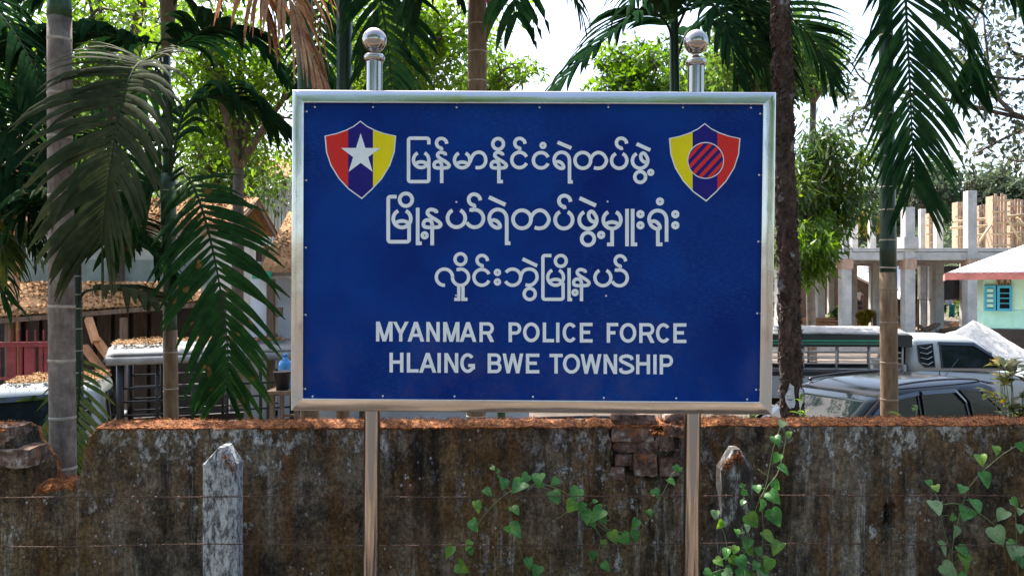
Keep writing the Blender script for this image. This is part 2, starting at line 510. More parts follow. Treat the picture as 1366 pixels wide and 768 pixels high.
# ground, buildings, vehicles
def ground_mat():
    m = N('dirt_ground')
    v = m.pos()
    c = m.ramp(m.noise(v, 0.7, 9, 0.7), [(0.38, (0.050, 0.036, 0.024)), (0.5, (0.095, 0.070, 0.050)), (0.62, (0.17, 0.135, 0.105))])
    c = m.mix(m.step(m.noise(v, 14, 6, 0.7), 0.58, 0.7), c, (0.13, 0.08, 0.045, 1))
    m.p(Base_Color=c, Roughness=0.95)
    m.bump(m.noise(v, 20, 8, 0.7), 0.5, 0.03)
    return m.mat
MAT['ground'] = ground_mat()
MAT['added_asphalt'] = plain('added_asphalt', (0.050, 0.050, 0.050), 0.9, var=0.35, scale=2.5, bump=0.4, bscale=90)
MAT['hill'] = plain('hill_soil', (0.10, 0.11, 0.05), 0.95, var=0.4, scale=0.4)
MAT['concrete'] = plain('raw_concrete', (0.46, 0.44, 0.40), 0.9, var=0.28, scale=1.6, bump=0.4, bscale=14, bd=0.02)
MAT['formply'] = plain('formwork_board', (0.42, 0.28, 0.19), 0.8, var=0.35, scale=3, stretch=(6, 6, .6))
MAT['bamboo'] = plain('bamboo_pole', (0.46, 0.33, 0.19), 0.7, var=0.3, scale=3)
MAT['timber'] = plain('weathered_timber', (0.17, 0.11, 0.07), 0.85, var=0.45, scale=4, stretch=(6, 6, .7), bump=0.3)
MAT['timber_dark'] = plain('shade_dark_timber', (0.060, 0.040, 0.028), 0.9, var=0.5, scale=4, stretch=(6, 6, .7))  # shade under the lean-to roof put into the plank colour
MAT['timber_orange'] = plain('fresh_timber', (0.46, 0.22, 0.10), 0.8, var=0.3, scale=4)
m = N('limewashed_wall')
v = m.coords()
c = m.ramp(m.noise(v, 1.1, 8, 0.7), [(0.3, (0.40, 0.37, 0.30)), (0.55, (0.60, 0.57, 0.48)), (0.75, (0.70, 0.68, 0.60))])
c = m.mix(m.math('MULTIPLY', m.step(m.noise(m.coords((4, 4, .5)), 1.5, 6, 0.7), 0.56, 0.72), 0.5), c, (0.24, 0.20, 0.14, 1))
m.p(Base_Color=c, Roughness=0.9)
MAT['lime'] = m.mat
MAT['lime_green'] = plain('greenish_limewash', (0.26, 0.29, 0.24), 0.9, var=0.3, scale=2)
MAT['whitewash'] = plain('whitewash', (0.66, 0.70, 0.74), 0.85, var=0.14, scale=3)
MAT['white_metal'] = plain('white_sheet_roof', (0.78, 0.77, 0.76), 0.5, var=0.08, scale=2)
MAT['red_paint'] = plain('dull_red_paint', (0.24, 0.030, 0.030), 0.65, var=0.35, scale=5)
MAT['pink_fascia'] = plain('faded_red_fascia', (0.50, 0.17, 0.14), 0.7, var=0.25, scale=3)
MAT['mint'] = plain('mint_green_wall', (0.46, 0.68, 0.50), 0.8, var=0.10, scale=2)
MAT['mint2'] = plain('aqua_green_wall', (0.34, 0.62, 0.52), 0.8, var=0.12, scale=2)
MAT['blue_trim'] = plain('turquoise_window_paint', (0.035, 0.30, 0.42), 0.55, var=0.15, scale=5)
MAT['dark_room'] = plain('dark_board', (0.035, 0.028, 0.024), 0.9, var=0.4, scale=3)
MAT['shade_glass'] = plain('window_glass', (0.008, 0.013, 0.015), 0.04, spec=0.16, var=0.1)
m = N('littered_sheet_roof')
v = m.coords()
lit = m.noise(v, 2.1, 9, 0.72)
c = m.ramp(m.noise(v, 16, 7, 0.75), [(0.3, (0.16, 0.062, 0.02)), (0.5, (0.36, 0.175, 0.065)), (0.68, (0.52, 0.30, 0.13))])
c = m.mix(m.step(lit, 0.36, 0.30), c, (0.42, 0.42, 0.40, 1))
m.p(Base_Color=c, Roughness=0.92)
m.bump(m.noise(v, 30, 8, 0.75), 0.9, 0.03)
MAT['litter_roof'] = m.mat
m = N('leaf_litter_on_paint')
v = m.pos()
c = m.ramp(m.noise(v, 30, 7, 0.75), [(0.3, (0.13, 0.055, 0.018)), (0.5, (0.32, 0.17, 0.065)), (0.7, (0.50, 0.32, 0.15))])
m.p(Base_Color=c, Roughness=0.95)
m.bump(m.noise(v, 60, 7, 0.7), 0.8, 0.015)
MAT['litter'] = m.mat
MAT['sand'] = plain('pale_sand', (0.62, 0.59, 0.53), 0.95, var=0.28, scale=9, bump=0.9, bscale=16, bd=0.05)
def paint(name, c, rough=0.25, dust=0.15, coat=0.25):
    m = N(name)
    v = m.coords()
    d = m.step(m.noise(v, 3, 7, 0.7), 0.5, 0.75)
    m.p(Base_Color=m.mix(m.math('MULTIPLY', d, dust), (*c, 1), (0.30, 0.25, 0.19, 1)), Coat_Weight=coat, Coat_Roughness=0.05)
    m.set(m.b, 'Specular IOR Level', 0.2)
    m.set(m.b, 'Roughness', m.ramp(m.noise(v, 8, 5), [(0.3, (rough,) * 3), (0.7, (rough * 1.6,) * 3)]))
    return m.mat
MAT['car_black'] = paint('black_car_paint', (0.004, 0.005, 0.006), 0.12, 0.012, 0.0)
MAT['car_white'] = paint('white_car_paint', (0.38, 0.41, 0.41), 0.3, 0.2)
MAT['car_grey'] = paint('grey_blue_car_paint', (0.10, 0.12, 0.15), 0.3, 0.1)
MAT['black_trim'] = plain('black_trim', (0.012, 0.012, 0.014), 0.45, var=0.3)
MAT['black_steel'] = plain('black_cage_paint', (0.014, 0.014, 0.015), 0.45, var=0.3)
MAT['grey_steel'] = plain('galvanised_rail', (0.40, 0.38, 0.38), 0.5, 0.5, var=0.2)
MAT['tyre'] = plain('tyre_rubber', (0.02, 0.02, 0.02), 0.85, var=0.2)
MAT['alloy'] = plain('alloy_rim', (0.45, 0.45, 0.46), 0.35, 0.8, var=0.1)
MAT['lamp_red'] = plain('rear_lamp_red', (0.40, 0.02, 0.02), 0.2, var=0.1)
MAT['lamp_clear'] = plain('headlamp_clear', (0.6, 0.62, 0.64), 0.12, var=0.1)
MAT['glass_dark'] = glass('tinted_car_glass', (0.05, 0.055, 0.06), 0.03)
MAT['glass'] = glass('car_glass', (0.50, 0.54, 0.54), 0.05)
MAT['tarp'] = plain('canopy_sheet', (0.23, 0.225, 0.21), 0.75, var=0.35, scale=5)
MAT['tarp_black'] = plain('canopy_side_black', (0.016, 0.018, 0.018), 0.5, var=0.3, scale=4)
MAT['tarp_green'] = plain('canopy_stripe_green', (0.02, 0.24, 0.13), 0.5, var=0.2, scale=4)
MAT['bucket'] = plain('black_plastic', (0.012, 0.012, 0.013), 0.5, var=0.3)
MAT['jug'] = plain('blue_plastic', (0.05, 0.22, 0.48), 0.25, var=0.15)
MAT['gutter'] = plain('green_gutter', (0.02, 0.33, 0.15), 0.5, var=0.15)
MAT['red_cloth'] = plain('red_cloth', (0.55, 0.03, 0.03), 0.8, var=0.15)
MAT['skin'] = plain('skin', (0.22, 0.12, 0.075), 0.6, var=0.1)
MAT['shirt'] = plain('white_shirt', (0.62, 0.63, 0.66), 0.85, var=0.08)
MAT['shirt_pink'] = plain('pink_shirt', (0.50, 0.22, 0.22), 0.85, var=0.08)
MAT['trousers'] = plain('dark_trousers', (0.02, 0.022, 0.035), 0.85, var=0.2)
MAT['hair'] = plain('black_hair', (0.008, 0.007, 0.007), 0.5, var=0.2)
# ------------------------------------------------------------------ ground (one sheet, drops behind the wall, rises again to the far hills)
def ground_z(x, y):
    if y < 4.12: return 0.0 if y > -9 else 0.0
    if y < 4.2: return -1.6 * (y - 4.12) / 0.08
    if y < 12: return -1.6 + 0.22 * (y - 4.2) / 7.8
    if y < 36: return -1.38 + 0.62 * (y - 12) / 24
    return -0.76 + 0.02 * (y - 36)
ys = [-900, -300, -120, -60, -30, -15, -8, -4, -2, 0, 1, 2, 3, 3.6, 4.1, 4.12, 4.2, 5, 6, 8, 10, 12, 15, 18, 22, 26, 30, 36, 45, 60, 90, 150, 300, 900]
xs = [-900, -300, -100, -50, -30, -20, -14, -10, -7, -5, -3, -1, 1, 3, 5, 7, 10, 14, 20, 30, 50, 100, 300, 900]
rg = random.Random(5)
g = MB()
g.grid([[(x, y, ground_z(x, y) + (rg.uniform(-.03, .03) if (abs(y) > 7 and abs(y) != 8) else 0)) for x in xs] for y in ys])
go = g.build('ground', MAT['ground'], smooth=False)
tag(go, kind='structure')

rd = MB().grid([[(x, y, ground_z(x, y) + .004 + (.0) ) for x in (-900, -100, -20, -5, 5, 20, 100, 900)] for y in (-6.5, -4, -2, .2)])
ro = rd.build('road', MAT['added_asphalt']); tag(ro, kind='structure')  # dark strip added out of view, to darken what the steel mirrors
# wooded hill far behind the building site
hm = MB()
def hill_z(x, y):
    t = max(0, min(1, (y - 62) / 90.0))
    return -0.5 + t * (24 + 6 * math.sin(x * 0.021 + 1.3) + 3 * math.sin(x * 0.06)) - (10 * t if x > 20 else 0)
hm.grid([[(x, y, hill_z(x, y)) for x in range(-220, 221, 11)] for y in range(58, 178, 8)])
ho = hm.build('hill', MAT['hill'], smooth=True)
tag(ho, kind='structure')

# ------------------------------------------------------------------ the sign
SY = 3.0
sign = thing('police_sign', 'large blue sign with white Burmese and English lettering, steel frame and two steel poles', 'sign', (0, SY + 0.075, 0))
def sp(px, py, d=0.0):
    p = P(px, py, SY)
    p.y += d
    return p
OUT = [(389, 119.5), (1036.5, 122.5), (1030.5, 553.5), (386.8, 548)]     # outer corners of the frame
INN = [(405.5, 137.5), (1018, 140), (1013, 535.5), (404.3, 531)]
def rail(i):
    j = (i + 1) % 4
    mb = MB()
    prof = [(0, 0.045), (0, 0.0105), (0.03, 0.0085), (0.08, 0.0070), (0.5, 0.0015), (0.90, -0.0035), (0.96, -0.0036), (1.0, -0.0015), (1.0, 0.03)]
    rows = []
    n = 40
    for s in range(n + 1):
        t = s / n
        row = []
        for a, d in prof:
            c0 = Vector(OUT[i]).lerp(Vector(INN[i]), a)
            c1 = Vector(OUT[j]).lerp(Vector(INN[j]), a)
            q = c0.lerp(c1, t)
            row.append(sp(q.x, q.y, d))
        rows.append(row)
    mb.grid(rows)
    return mb.build('frame_rail', MAT['steel'], sign, smooth=True)
for i in range(4): rail(i)
pm = MB()
a, b, c, d = [sp(x, y, 0.012) for x, y in INN]
e = Vector((0, 0.022, 0))
k = [sp(x, y, 0.012) for x, y in [(404, 136), (1019.5, 138.5), (1014.5, 537), (402.8, 532.5)]]
pm.add(k + [p + e for p in k], [(3, 2, 1, 0), (4, 5, 6, 7), (0, 1, 5, 4), (1, 2, 6, 5), (2, 3, 7, 6), (3, 0, 4, 7)])
pm.build('panel', MAT['blue'], sign)
for (xt, yt, xb, yb, rp) in ((499.5, 92, 495.8, 760, 0.0315), (928.5, 88, 923, 760, 0.0320)):
    YP = SY + 0.075
    top = P(xt, 88 if xt > 700 else 82, YP); 
    x0 = P(xt, 300, YP).x; x1 = P(xb, 700, YP).x
    mb = MB().tube([Vector((x1 + (x1 - x0) * 0.5, YP, 0.001)).lerp(Vector((P(xt, 90, YP).x, YP, top.z)), i / 12) for i in range(13)], rp, 28, caps=False)
    po = mb.build('pole', MAT['steel_pole'], sign, smooth=True)
    f_ = MB()
    cx = P(xt, 90, YP).x
    r_ = 0.0475
    bz = P(xt, 54 if xt < 700 else 56.5, YP).z
    prof = [(0.010, top.z - bz + 0.0)]
    prof = [(0.034, top.z - bz - 0.004), (0.040, top.z - bz + 0.006), (0.041, top.z - bz + 0.016), (0.034, top.z - bz + 0.026), (0.020, top.z - bz + 0.032)]
    for q in range(9, 181, 9):
        z_ = -math.cos(R(q)) * r_
        if z_ > top.z - bz + 0.034: prof.append((max(0.0005, math.sin(R(q)) * r_), z_))
    f_.lathe((cx, YP, bz), prof, 32)
    f_.build('ball_finial', MAT['steel_pole'], po, smooth=True)
# --- screws round the panel
scm = MB().lathe((0, 0, 0), [(0.0042, 0), (0.004, 0.0012), (0.0022, 0.0026), (0.0004, 0.003)], 8)
spts = [(419, 142), (497, 142), (609, 142.5), (720, 142.5), (812, 142), (912, 142.5), (1003, 143), (1015.5, 151), (1014, 233), (1013, 322), (1011.5, 418), (1010, 520),
        (998, 533), (903, 531.5), (806, 531), (711, 529.5), (606, 529), (510, 528.5), (416, 529), (406, 519), (406.5, 420), (407, 330), (407.5, 240), (408, 148),
        (608.5, 269), (811, 268.5), (608, 394), (809, 394.5)]
s0 = None
for (x, y) in spts:
    if s0 is None:
        s0 = scm.build('screw', MAT['zinc_screw'], sign, smooth=True, world=False)
        o = s0
    else:
        o = s0.copy(); col.objects.link(o); o.parent = sign
    o.location = sp(x, y, 0.012) - ROOT[sign]
    o.rotation_euler = (R(90), 0, 0)

# --- lettering: every stroke traced as a ribbon
class Ink:
    def __init__(self): self.mb = MB(); self.k = 0
    def stroke(self, pts, wd, sm=True, n=None):
        pts = [Vector((p[0], p[1], 0)) for p in pts]
        if sm and len(pts) > 2: pts = catmull(pts, n or max(16, 7 * len(pts)))
        pts = [p for i, p in enumerate(pts) if i == 0 or (p - pts[i - 1]).length > 1e-4]
        dep = 0.0105 - (self.k % 7) * 0.00012
        self.k += 1
        L, Rr = [], []
        m_ = len(pts)
        for i, p in enumerate(pts):
            if i == 0: t = pts[1] - p
            elif i == m_ - 1: t = p - pts[-2]
            else: t = (p - pts[i - 1]).normalized() + (pts[i + 1] - p).normalized()
            if t.length < 1e-9: t = Vector((1, 0, 0))
            t.normalize()
            nn = Vector((-t.y, t.x, 0))
            s_ = 1.0
            if 0 < i < m_ - 1:
                c_ = max(0.55, nn.dot(Vector((-(p - pts[i - 1]).y, (p - pts[i - 1]).x, 0)).normalized()))
                s_ = 1 / c_
            L.append(sp(*(p + nn * wd * s_ / 2)[:2], dep)); Rr.append(sp(*(p - nn * wd * s_ / 2)[:2], dep))
        self.mb.grid([L, Rr])
    def poly(self, pts, dep=0.0105):
        dep -= (self.k % 7) * 0.00012
        self.k += 1
        self.mb.add([sp(x, y, dep) for x, y in pts], [tuple(range(len(pts)))])
    def build(self, name, mat, parent=sign): return self.mb.build(name, mat, parent)

def arc(cx, cy, rx, ry, a0, a1, n=None):
    """angles in degrees, 0 = right, 90 = down (picture sense)"""
    n = n or max(10, int(abs(a1 - a0) / 8))
    return [(cx + rx * math.cos(R(a0 + (a1 - a0) * i / n)), cy + ry * math.sin(R(a0 + (a1 - a0) * i / n))) for i in range(n + 1)]

class Line:
    """a line of Burmese letters; letters are given in a common unit, u units to a photograph pixel"""
    def __init__(self, ink, u, wd): self.ink, self.u, self.w = ink, u, wd
    def st(self, ox, oy, pts, sm=True, wd=None):
        self.ink.stroke([(ox + x / self.u, oy + y / self.u) for x, y in pts], (wd or self.w) / self.u, sm)
    def ring(self, ox, oy, r): self.st(ox, oy, arc(0, 0, r, r, 0, 360, 40), False)
    def dot(self, ox, oy): self.st(ox, oy, arc(0, 0, 21.5, 21.5, 0, 360, 28), False, 30)
    def ma(self, ox, oy):
        self.st(ox, oy, arc(0, 0, 78, 78, -116, -424), False)
        self.st(ox, oy, [(-62, 50), (-38, 28), (0, 20), (38, 28), (60, 48)])
    def pa(self, ox, oy): self.st(ox, oy, arc(0, 0, 78, 78, -116, -424), False)
    def nga(self, ox, oy): self.st(ox, oy, arc(0, 0, 78, 78, 24, 336), False)
    def asat(self, ox, oy, tail=20):
        self.st(ox, oy, [(56, 5), (48, -22), (28, -42), (0, -50), (-28, -42), (-46, -18), (-47, 8), (-36, 30), (-18, 44), (0, 50), (3, 50 + tail)])
    def na(self, ox, oy, stem=560):
        self.st(ox, oy, [(484 - 447, 280 - 325), (482 - 447, 262 - 325), (455 - 447, 250 - 325), (428 - 447, 249 - 325), (407 - 447, 266 - 325), (409 - 447, 290 - 325), (440 - 447, 316 - 325), (490 - 447, 346 - 325), (521 - 447, 375 - 325), (514 - 447, 398 - 325), (485 - 447, 406 - 325), (440 - 447, 407 - 325),
                         (398 - 447, 406 - 325), (374 - 447, 396 - 325), (370 - 447, 370 - 325), (385 - 447, 347 - 325), (410 - 447, 342 - 325), (434 - 447, 350 - 325), (446 - 447, 376 - 325), (447 - 447, 410 - 325)])
        self.st(ox, oy, [(0, 70), (0, stem - 325)], False)
    def ra_wrap(self, x0, y0, x1, y1, tx, ty, jx, jy):
        """the long bracket: (x0,y0)-(x1,y1) box, top stroke ends at (tx,ty), right stroke rises to (jx,jy); pixels"""
        q = 20 / self.u
        def cn(cx, cy, a0): return [(cx + q * math.cos(R(a0 - 90 * i / 5)), cy + q * math.sin(R(a0 - 90 * i / 5))) for i in range(6)]
        pts = []
        if ty > y0 + 1: pts += [(tx, ty)] + [(tx - q + q * math.cos(R(-90 * i / 5)), y0 + q + q * math.sin(R(-90 * i / 5))) for i in range(6)]
        else: pts += [(tx, y0)]
        pts += cn(x0 + q, y0 + q, 270) + cn(x0 + q, y1 - q, 180) + cn(x1 - q, y1 - q, 90) + [(jx, jy)]
        self.ink.stroke(pts, self.w / self.u, False)
    def ai(self, px0, py0, px1, py1): self.ink.stroke([(px0, py0), (px1, py1)], self.w * 1.08 / self.u, False)
    def ra(self, ox, oy, leg=True, stem=False):
        """origin at the arch centre (378,328 in the traced letter)"""
        self.st(ox, oy, [(318 - 378, 346 - 328), (345 - 378, 343 - 328), (372 - 378, 355 - 328), (391 - 378, 380 - 328), (395 - 378, 402 - 328), (378 - 378, 411 - 328), (350 - 378, 405 - 328), (316 - 378, 378 - 328), (299 - 378, 328 - 328), (312 - 378, 282 - 328), (342 - 378, 256 - 328), (378 - 378, 248 - 328), (418 - 378, 260 - 328), (445 - 378, 290 - 328), (454 - 378, 325 - 328), (455 - 378, 360 - 328)])
        end = 548 - 328 if not stem else 198
        pts = [(77, 25), (77, end)]
        if leg: pts.append((110, end))
        self.st(ox, oy, pts, False)
    def ta(self, ox, oy):
        self.ring(ox, oy, 80)
        self.st(ox, oy, [(113, 73), (135, 79), (162, 80), (198, 70), (226, 42), (240, 2), (226, -38), (198, -68), (162, -80), (125, -70), (98, -45), (82, -14), (79, 10)])
    def pha(self, ox, oy):
        self.st(ox, oy, arc(0, 0, 78, 78, -116, -398))
        self.st(ox, oy, [(61, -48), (50, -66), (30, -76), (12, -64), (6, -42), (14, -12), (34, 10), (60, 17), (70, 6)])
    def ya(self, ox, oy):
        self.st(ox, oy, arc(0, 0, 79, 79, -116, -424), False)
        self.st(ox, oy, arc(163, 2, 78, 78, 154, -98), False)
        self.st(ox, oy, [(152, -76), (133, -75), (131, -58)], False)

# line 1
ink = Ink(); L1 = Line(ink, 7.589, 35)
A_ = lambda u_, v_: (530 + u_ / 7.589, 170 + v_ / 7.589)
B_ = lambda u_, v_: (700 + u_ / 7.589, 170 + v_ / 7.589)
L1.ra_wrap(*A_(110, 105), *A_(316, 545), *A_(316, 168), *A_(316, 318)); L1.ma(*A_(238, 325))
L1.na(*A_(447, 325)); L1.asat(*A_(443, 157))
L1.ma(*A_(655, 327))
L1.st(*A_(0, 0), [(790, 401), (823, 404), (862, 392), (888, 360), (894, 325), (886, 288), (862, 258), (825, 247), (786, 258), (760, 286), (744, 320), (733, 350)])
L1.na(*A_(1028, 325), 430); L1.ring(*A_(1020, 163), 54); L1.st(*A_(0, 0), [(1028, 380), (1028, 545), (1069, 545)], False)
L1.nga(*A_(1237, 326)); L1.asat(*A_(1238, 157))
L1.nga(*B_(166, 329)); L1.dot(*B_(186, 178))
L1.ra(*B_(378, 328)); L1.ai(*B_(333, 146), *B_(474, 206))
L1.ta(*B_(590, 330))
L1.pa(*B_(960, 332)); L1.asat(*B_(980, 155))
L1.pha(*B_(1172, 332)); L1.ring(*B_(1173, 498), 55); L1.dot(*B_(1280, 452)); L1.ai(*B_(1136, 162), *B_(1276, 226))
ink.build('lettering', MAT['letter'])
# line 2
ink = Ink(); L2 = Line(ink, 6.663, 33)
C_ = lambda u_, v_: (505 + u_ / 6.663, 250 + v_ / 6.663)
D_ = lambda u_, v_: (700 + u_ / 6.353, 250 + v_ / 6.353)
L2.ra_wrap(*C_(82, 80), *C_(268, 481), *C_(157, 80), *C_(268, 325)); L2.ma(*C_(205, 276)); L2.ring(*C_(240, 107), 56)
L2.st(*C_(0, 0), [(345, 178), (345, 495), (381, 495)], False)
L2.na(*C_(474, 271), 567); L2.dot(*C_(407, 424))
L2.ya(*C_(690, 272)); L2.asat(*C_(848, 108))
L2.ra(*C_(1062, 274)); L2.ai(*C_(980, 84), *C_(1128, 152))
L2.ta(*C_(1275, 281))
L2.pa(*D_(333, 272)); L2.asat(*D_(337, 115))
L2.ai(*D_(466, 88), *D_(606, 152))
L2.pha(*D_(538, 274)); L2.ring(*D_(538, 434), 56); L2.dot(*D_(650, 401))
L2.ma(*D_(743, 273))
k_ = 1 / 0.9535
def d2(pts): return [(x * k_, y * k_) for x, y in pts]
L2.st(*D_(0, 0), d2([(743, 345), (743, 481), (700, 481)]), False)
L2.st(*D_(0, 0), d2([(870, 179), (870, 497)]), False)
L2.st(*D_(0, 0), d2([(918, 179), (918, 481), (957, 481)]), False)
L2.dot(*D_(984, 225)); L2.dot(*D_(984, 319))
L2.ra(*D_(1133, 270), leg=False, stem=True); L2.st(*D_(0, 0), d2([(1132, 345), (1132, 481), (1171, 481)]), False); L2.dot(*D_(1150, 117))
L2.dot(*D_(1281, 225)); L2.dot(*D_(1281, 319))
ink.build('lettering', MAT['letter'])
# line 3
ink = Ink(); L3 = Line(ink, 7.39, 33)
E_ = lambda u_, v_: (570 + u_ / 4.879, 330 + v_ / 4.879)
kk = 7.39 / 4.879
def e3(pts): return [(x * kk, y * kk) for x, y in pts]
L3.st(*E_(0, 0), e3(arc(110, 193, 53, 53, 86, 360)), False)
L3.st(*E_(0, 0), e3(arc(215, 193, 53, 53, 178, -106)), False)
L3.st(*E_(0, 0), e3([(206, 141), (200, 142), (199, 154)]), False)
L3.ring(*E_(215, 76), 54)
L3.st(*E_(0, 0), e3([(204, 246), (204, 337), (174, 337)]), False); L3.st(*E_(0, 0), e3([(231, 246), (231, 337), (261, 337)]), False)
L3.nga(*E_(354, 194)); L3.asat(*E_(355, 84))
L3.dot(*E_(456, 162)); L3.dot(*E_(456, 224))
L3.st(*E_(0, 0), e3(arc(555, 193, 53, 53, 216, 510)), False)
L3.st(*E_(0, 0), e3([(639, 242), (662, 246), (688, 238), (709, 215), (715, 190), (708, 163), (688, 145), (660, 140), (635, 147), (618, 164), (608, 190), (606, 205)]))
L3.ring(*E_(667, 302), 55); L3.ai(*E_(620, 74), *E_(716, 119))
L3.ra_wrap(*E_(753, 52), *E_(885, 337), *E_(809, 52), *E_(885, 230)); L3.ma(*E_(836, 194)); L3.ring(*E_(870, 87), 54)
L3.st(*E_(0, 0), e3([(924, 133), (924, 339), (944, 339)]), False)
L3.na(*E_(1005, 194), 560); L3.dot(*E_(963, 293))
L3.ya(*E_(1145, 196)); L3.asat(*E_(1257, 87))
ink.build('lettering', MAT['letter'])
# English lines
LET = {
 'M': [[(0, 1), (0, 0)], [(1, 1), (1, 0)], [(.06, .0), (.5, 1.0), (.94, 0)]],
 'Y': [[(0, 0), (.5, .56)], [(1, 0), (.5, .56)], [(.5, .5), (.5, 1)]],
 'A': [[(0, 1), (.5, 0)], [(1, 1), (.5, 0)], [(.2, .66), (.8, .66)]],
 'N': [[(0, 1), (0, 0)], [(1, 1), (1, 0)], [(0, 0), (1, 1)]],
 'H': [[(0, 1), (0, 0)], [(1, 1), (1, 0)], [(0, .47), (1, .47)]],
 'L': [[(0, 0), (0, 1), (1, 1)]], 'I': [[(.5, 0), (.5, 1)]],
 'E': [[(1, 0), (0, 0), (0, 1), (1, 1)], [(0, .48), (.92, .48)]],
 'F': [[(1, 0), (0, 0), (0, 1)], [(0, .5), (.86, .5)]],
 'T': [[(0, 0), (1, 0)], [(.5, 0), (.5, 1)]],
 'W': [[(0, 0), (.26, 1), (.5, 0), (.74, 1), (1, 0)]],
}
def english(text, x_list, y0l, y0r, h, lw):
    ink = Ink(); ends = []
    k = 0
    for w_ in text.split(' '): k += len(w_); ends.append(k)
    for ci, (ch, (xa, xb)) in enumerate(zip(text.replace(' ', ''), x_list)):
        if ci in ends:
            ink.build('lettering', MAT['letter']); ink = Ink()
        xc = (xa + xb) / 2
        yt = y0l + (y0r - y0l) * (xc - 500) / 415.0
        hw = lw / 2
        X = lambda u_: xa + hw + u_ * (xb - xa - lw)
        Yy = lambda v_: yt + hw + v_ * (h - lw)
        def s_(pts, sm=False): ink.stroke([(X(a), Yy(b)) for a, b in pts], lw, sm)
        if ch in 'MNAYW':                                   # straight legs cut flush with cap height and base line
            lv = lambda v_: yt + v_ * h
            def leg(x0, y0_, x1, y1_, w_=None):
                w_ = w_ or lw
                ink.poly([(x0 - w_ / 2, y0_), (x0 + w_ / 2, y0_), (x1 + w_ / 2, y1_), (x1 - w_ / 2, y1_)])
            wl, wr, mid = xa + hw, xb - hw, xc
            sl = lw * 1.12
            if ch == 'M':
                leg(wl, lv(1), wl, lv(0)); leg(wr, lv(1), wr, lv(0))
                leg(wl + lw * .12, lv(0), mid, lv(1), lw * 1.05); leg(wr - lw * .12, lv(0), mid, lv(1), lw * 1.05)
            elif ch == 'N':
                leg(wl, lv(1), wl, lv(0)); leg(wr, lv(1), wr, lv(0)); leg(wl, lv(0), wr, lv(1), lw * 1.1)
            elif ch == 'A':
                leg(wl, lv(1), mid, lv(0), sl); leg(wr, lv(1), mid, lv(0), sl)
                ink.poly([(xa + (xb - xa) * .22, lv(.60)), (xa + (xb - xa) * .78, lv(.60)), (xa + (xb - xa) * .83, lv(.76)), (xa + (xb - xa) * .17, lv(.76))])
            elif ch == 'Y':
                leg(wl, lv(0), mid, lv(.60), sl); leg(wr, lv(0), mid, lv(.60), sl); leg(mid, lv(.56), mid, lv(1))
            else:
                q1, q2 = xa + (xb - xa) * .27, xa + (xb - xa) * .73
                leg(wl, lv(0), q1, lv(1), lw); leg(mid, lv(0), q1, lv(1), lw); leg(mid, lv(0), q2, lv(1), lw); leg(wr, lv(0), q2, lv(1), lw)
        elif ch in LET:
            for pts in LET[ch]:
                pts = [(a, b) for a, b in pts]
                q = []
                for i, (a, b) in enumerate(pts):
                    x_, y_ = X(a), Yy(b)
                    if i in (0, len(pts) - 1):             # free ends reach the full height or width
                        o_ = pts[1] if i == 0 else pts[-2]
                        if abs(o_[0] - a) < 1e-6 and b in (0, 1): y_ += hw * (1 if b == 1 else -1)
                        if abs(o_[1] - b) < 1e-6 and a in (0, 1) and not (ch in 'HEF' and a == 0): x_ += hw * (1 if a == 1 else -1)
                    q.append((x_, y_))
                ink.stroke(q, lw, False)
        else:
            rx, ry = (xb - xa - lw) / 2, (h - lw) / 2
            yc = yt + h / 2
            if ch == 'O': ink.stroke(arc(xc, yc, rx, ry, 0, 360, 36), lw, False)
            elif ch == 'C': ink.stroke(arc(xc + .5, yc, rx, ry, 40, 320, 30), lw, False)
            elif ch == 'G':
                ink.stroke(arc(xc, yc, rx, ry, -40, -325, 30), lw, False)
                ink.stroke([(xc + rx * .1, yc + .12 * h), (xc + rx, yc + .12 * h), (xc + rx, yc + h * .32)], lw * .92, False)
            elif ch == 'S':
                ink.stroke([(xb - hw - .4, yt + h * .28), (xb - hw - 1.6, yt + h * .15), (xc, yt + hw), (xa + hw + 1, yt + h * .16), (xa + hw + .6, yt + h * .33), (xc, yt + h * .47), (xb - hw - .6, yt + h * .62), (xb - hw - .2, yt + h * .8), (xc, yt + h - hw), (xa + hw + 1, yt + h * .86), (xa + hw, yt + h * .70)], lw)
            elif ch in 'PRB':
                ink.stroke([(xa + hw, yt), (xa + hw, yt + h)], lw, False)
                hb = .54 if ch != 'B' else .48
                r2 = (h * hb - lw * (0.0 if ch == 'B' else 0)) / 2
                yq = yt + h * hb
                rr_ = (yq - yt) / 2 - hw * (0.55 if ch != 'B' else 0.5)
                x2 = xb - hw - rr_ * .8
                ya_, yb_ = yt + hw, yt + h * hb
                bowl = lambda a0, b0, xe: [(xa + hw, a0), (xe - (b0 - a0) / 2 * .9, a0)] + arc(xe - (b0 - a0) / 2 * .9, (a0 + b0) / 2, (b0 - a0) / 2 * .9, (b0 - a0) / 2, -80, 80, 10) + [(xe - (b0 - a0) / 2 * .9, b0), (xa + hw, b0)]
                ink.stroke(bowl(ya_, yb_ if ch != 'B' else yt + h * .49, xb - hw - (0 if ch != 'B' else .8)), lw * .96, False)
                if ch == 'B': ink.stroke(bowl(yt + h * .50, yt + h - hw, xb - hw), lw * .96, False)
                if ch == 'R': ink.poly([(xc - .2 * lw, yt + h * .56), (xc + lw, yt + h * .53), (xb + .3, yt + h), (xb - lw * 1.15, yt + h)])
    ink.build('lettering', MAT['letter'])
Gx = lambda a_, b_: (490 + a_ / 3.105, 490 + b_ / 3.105)
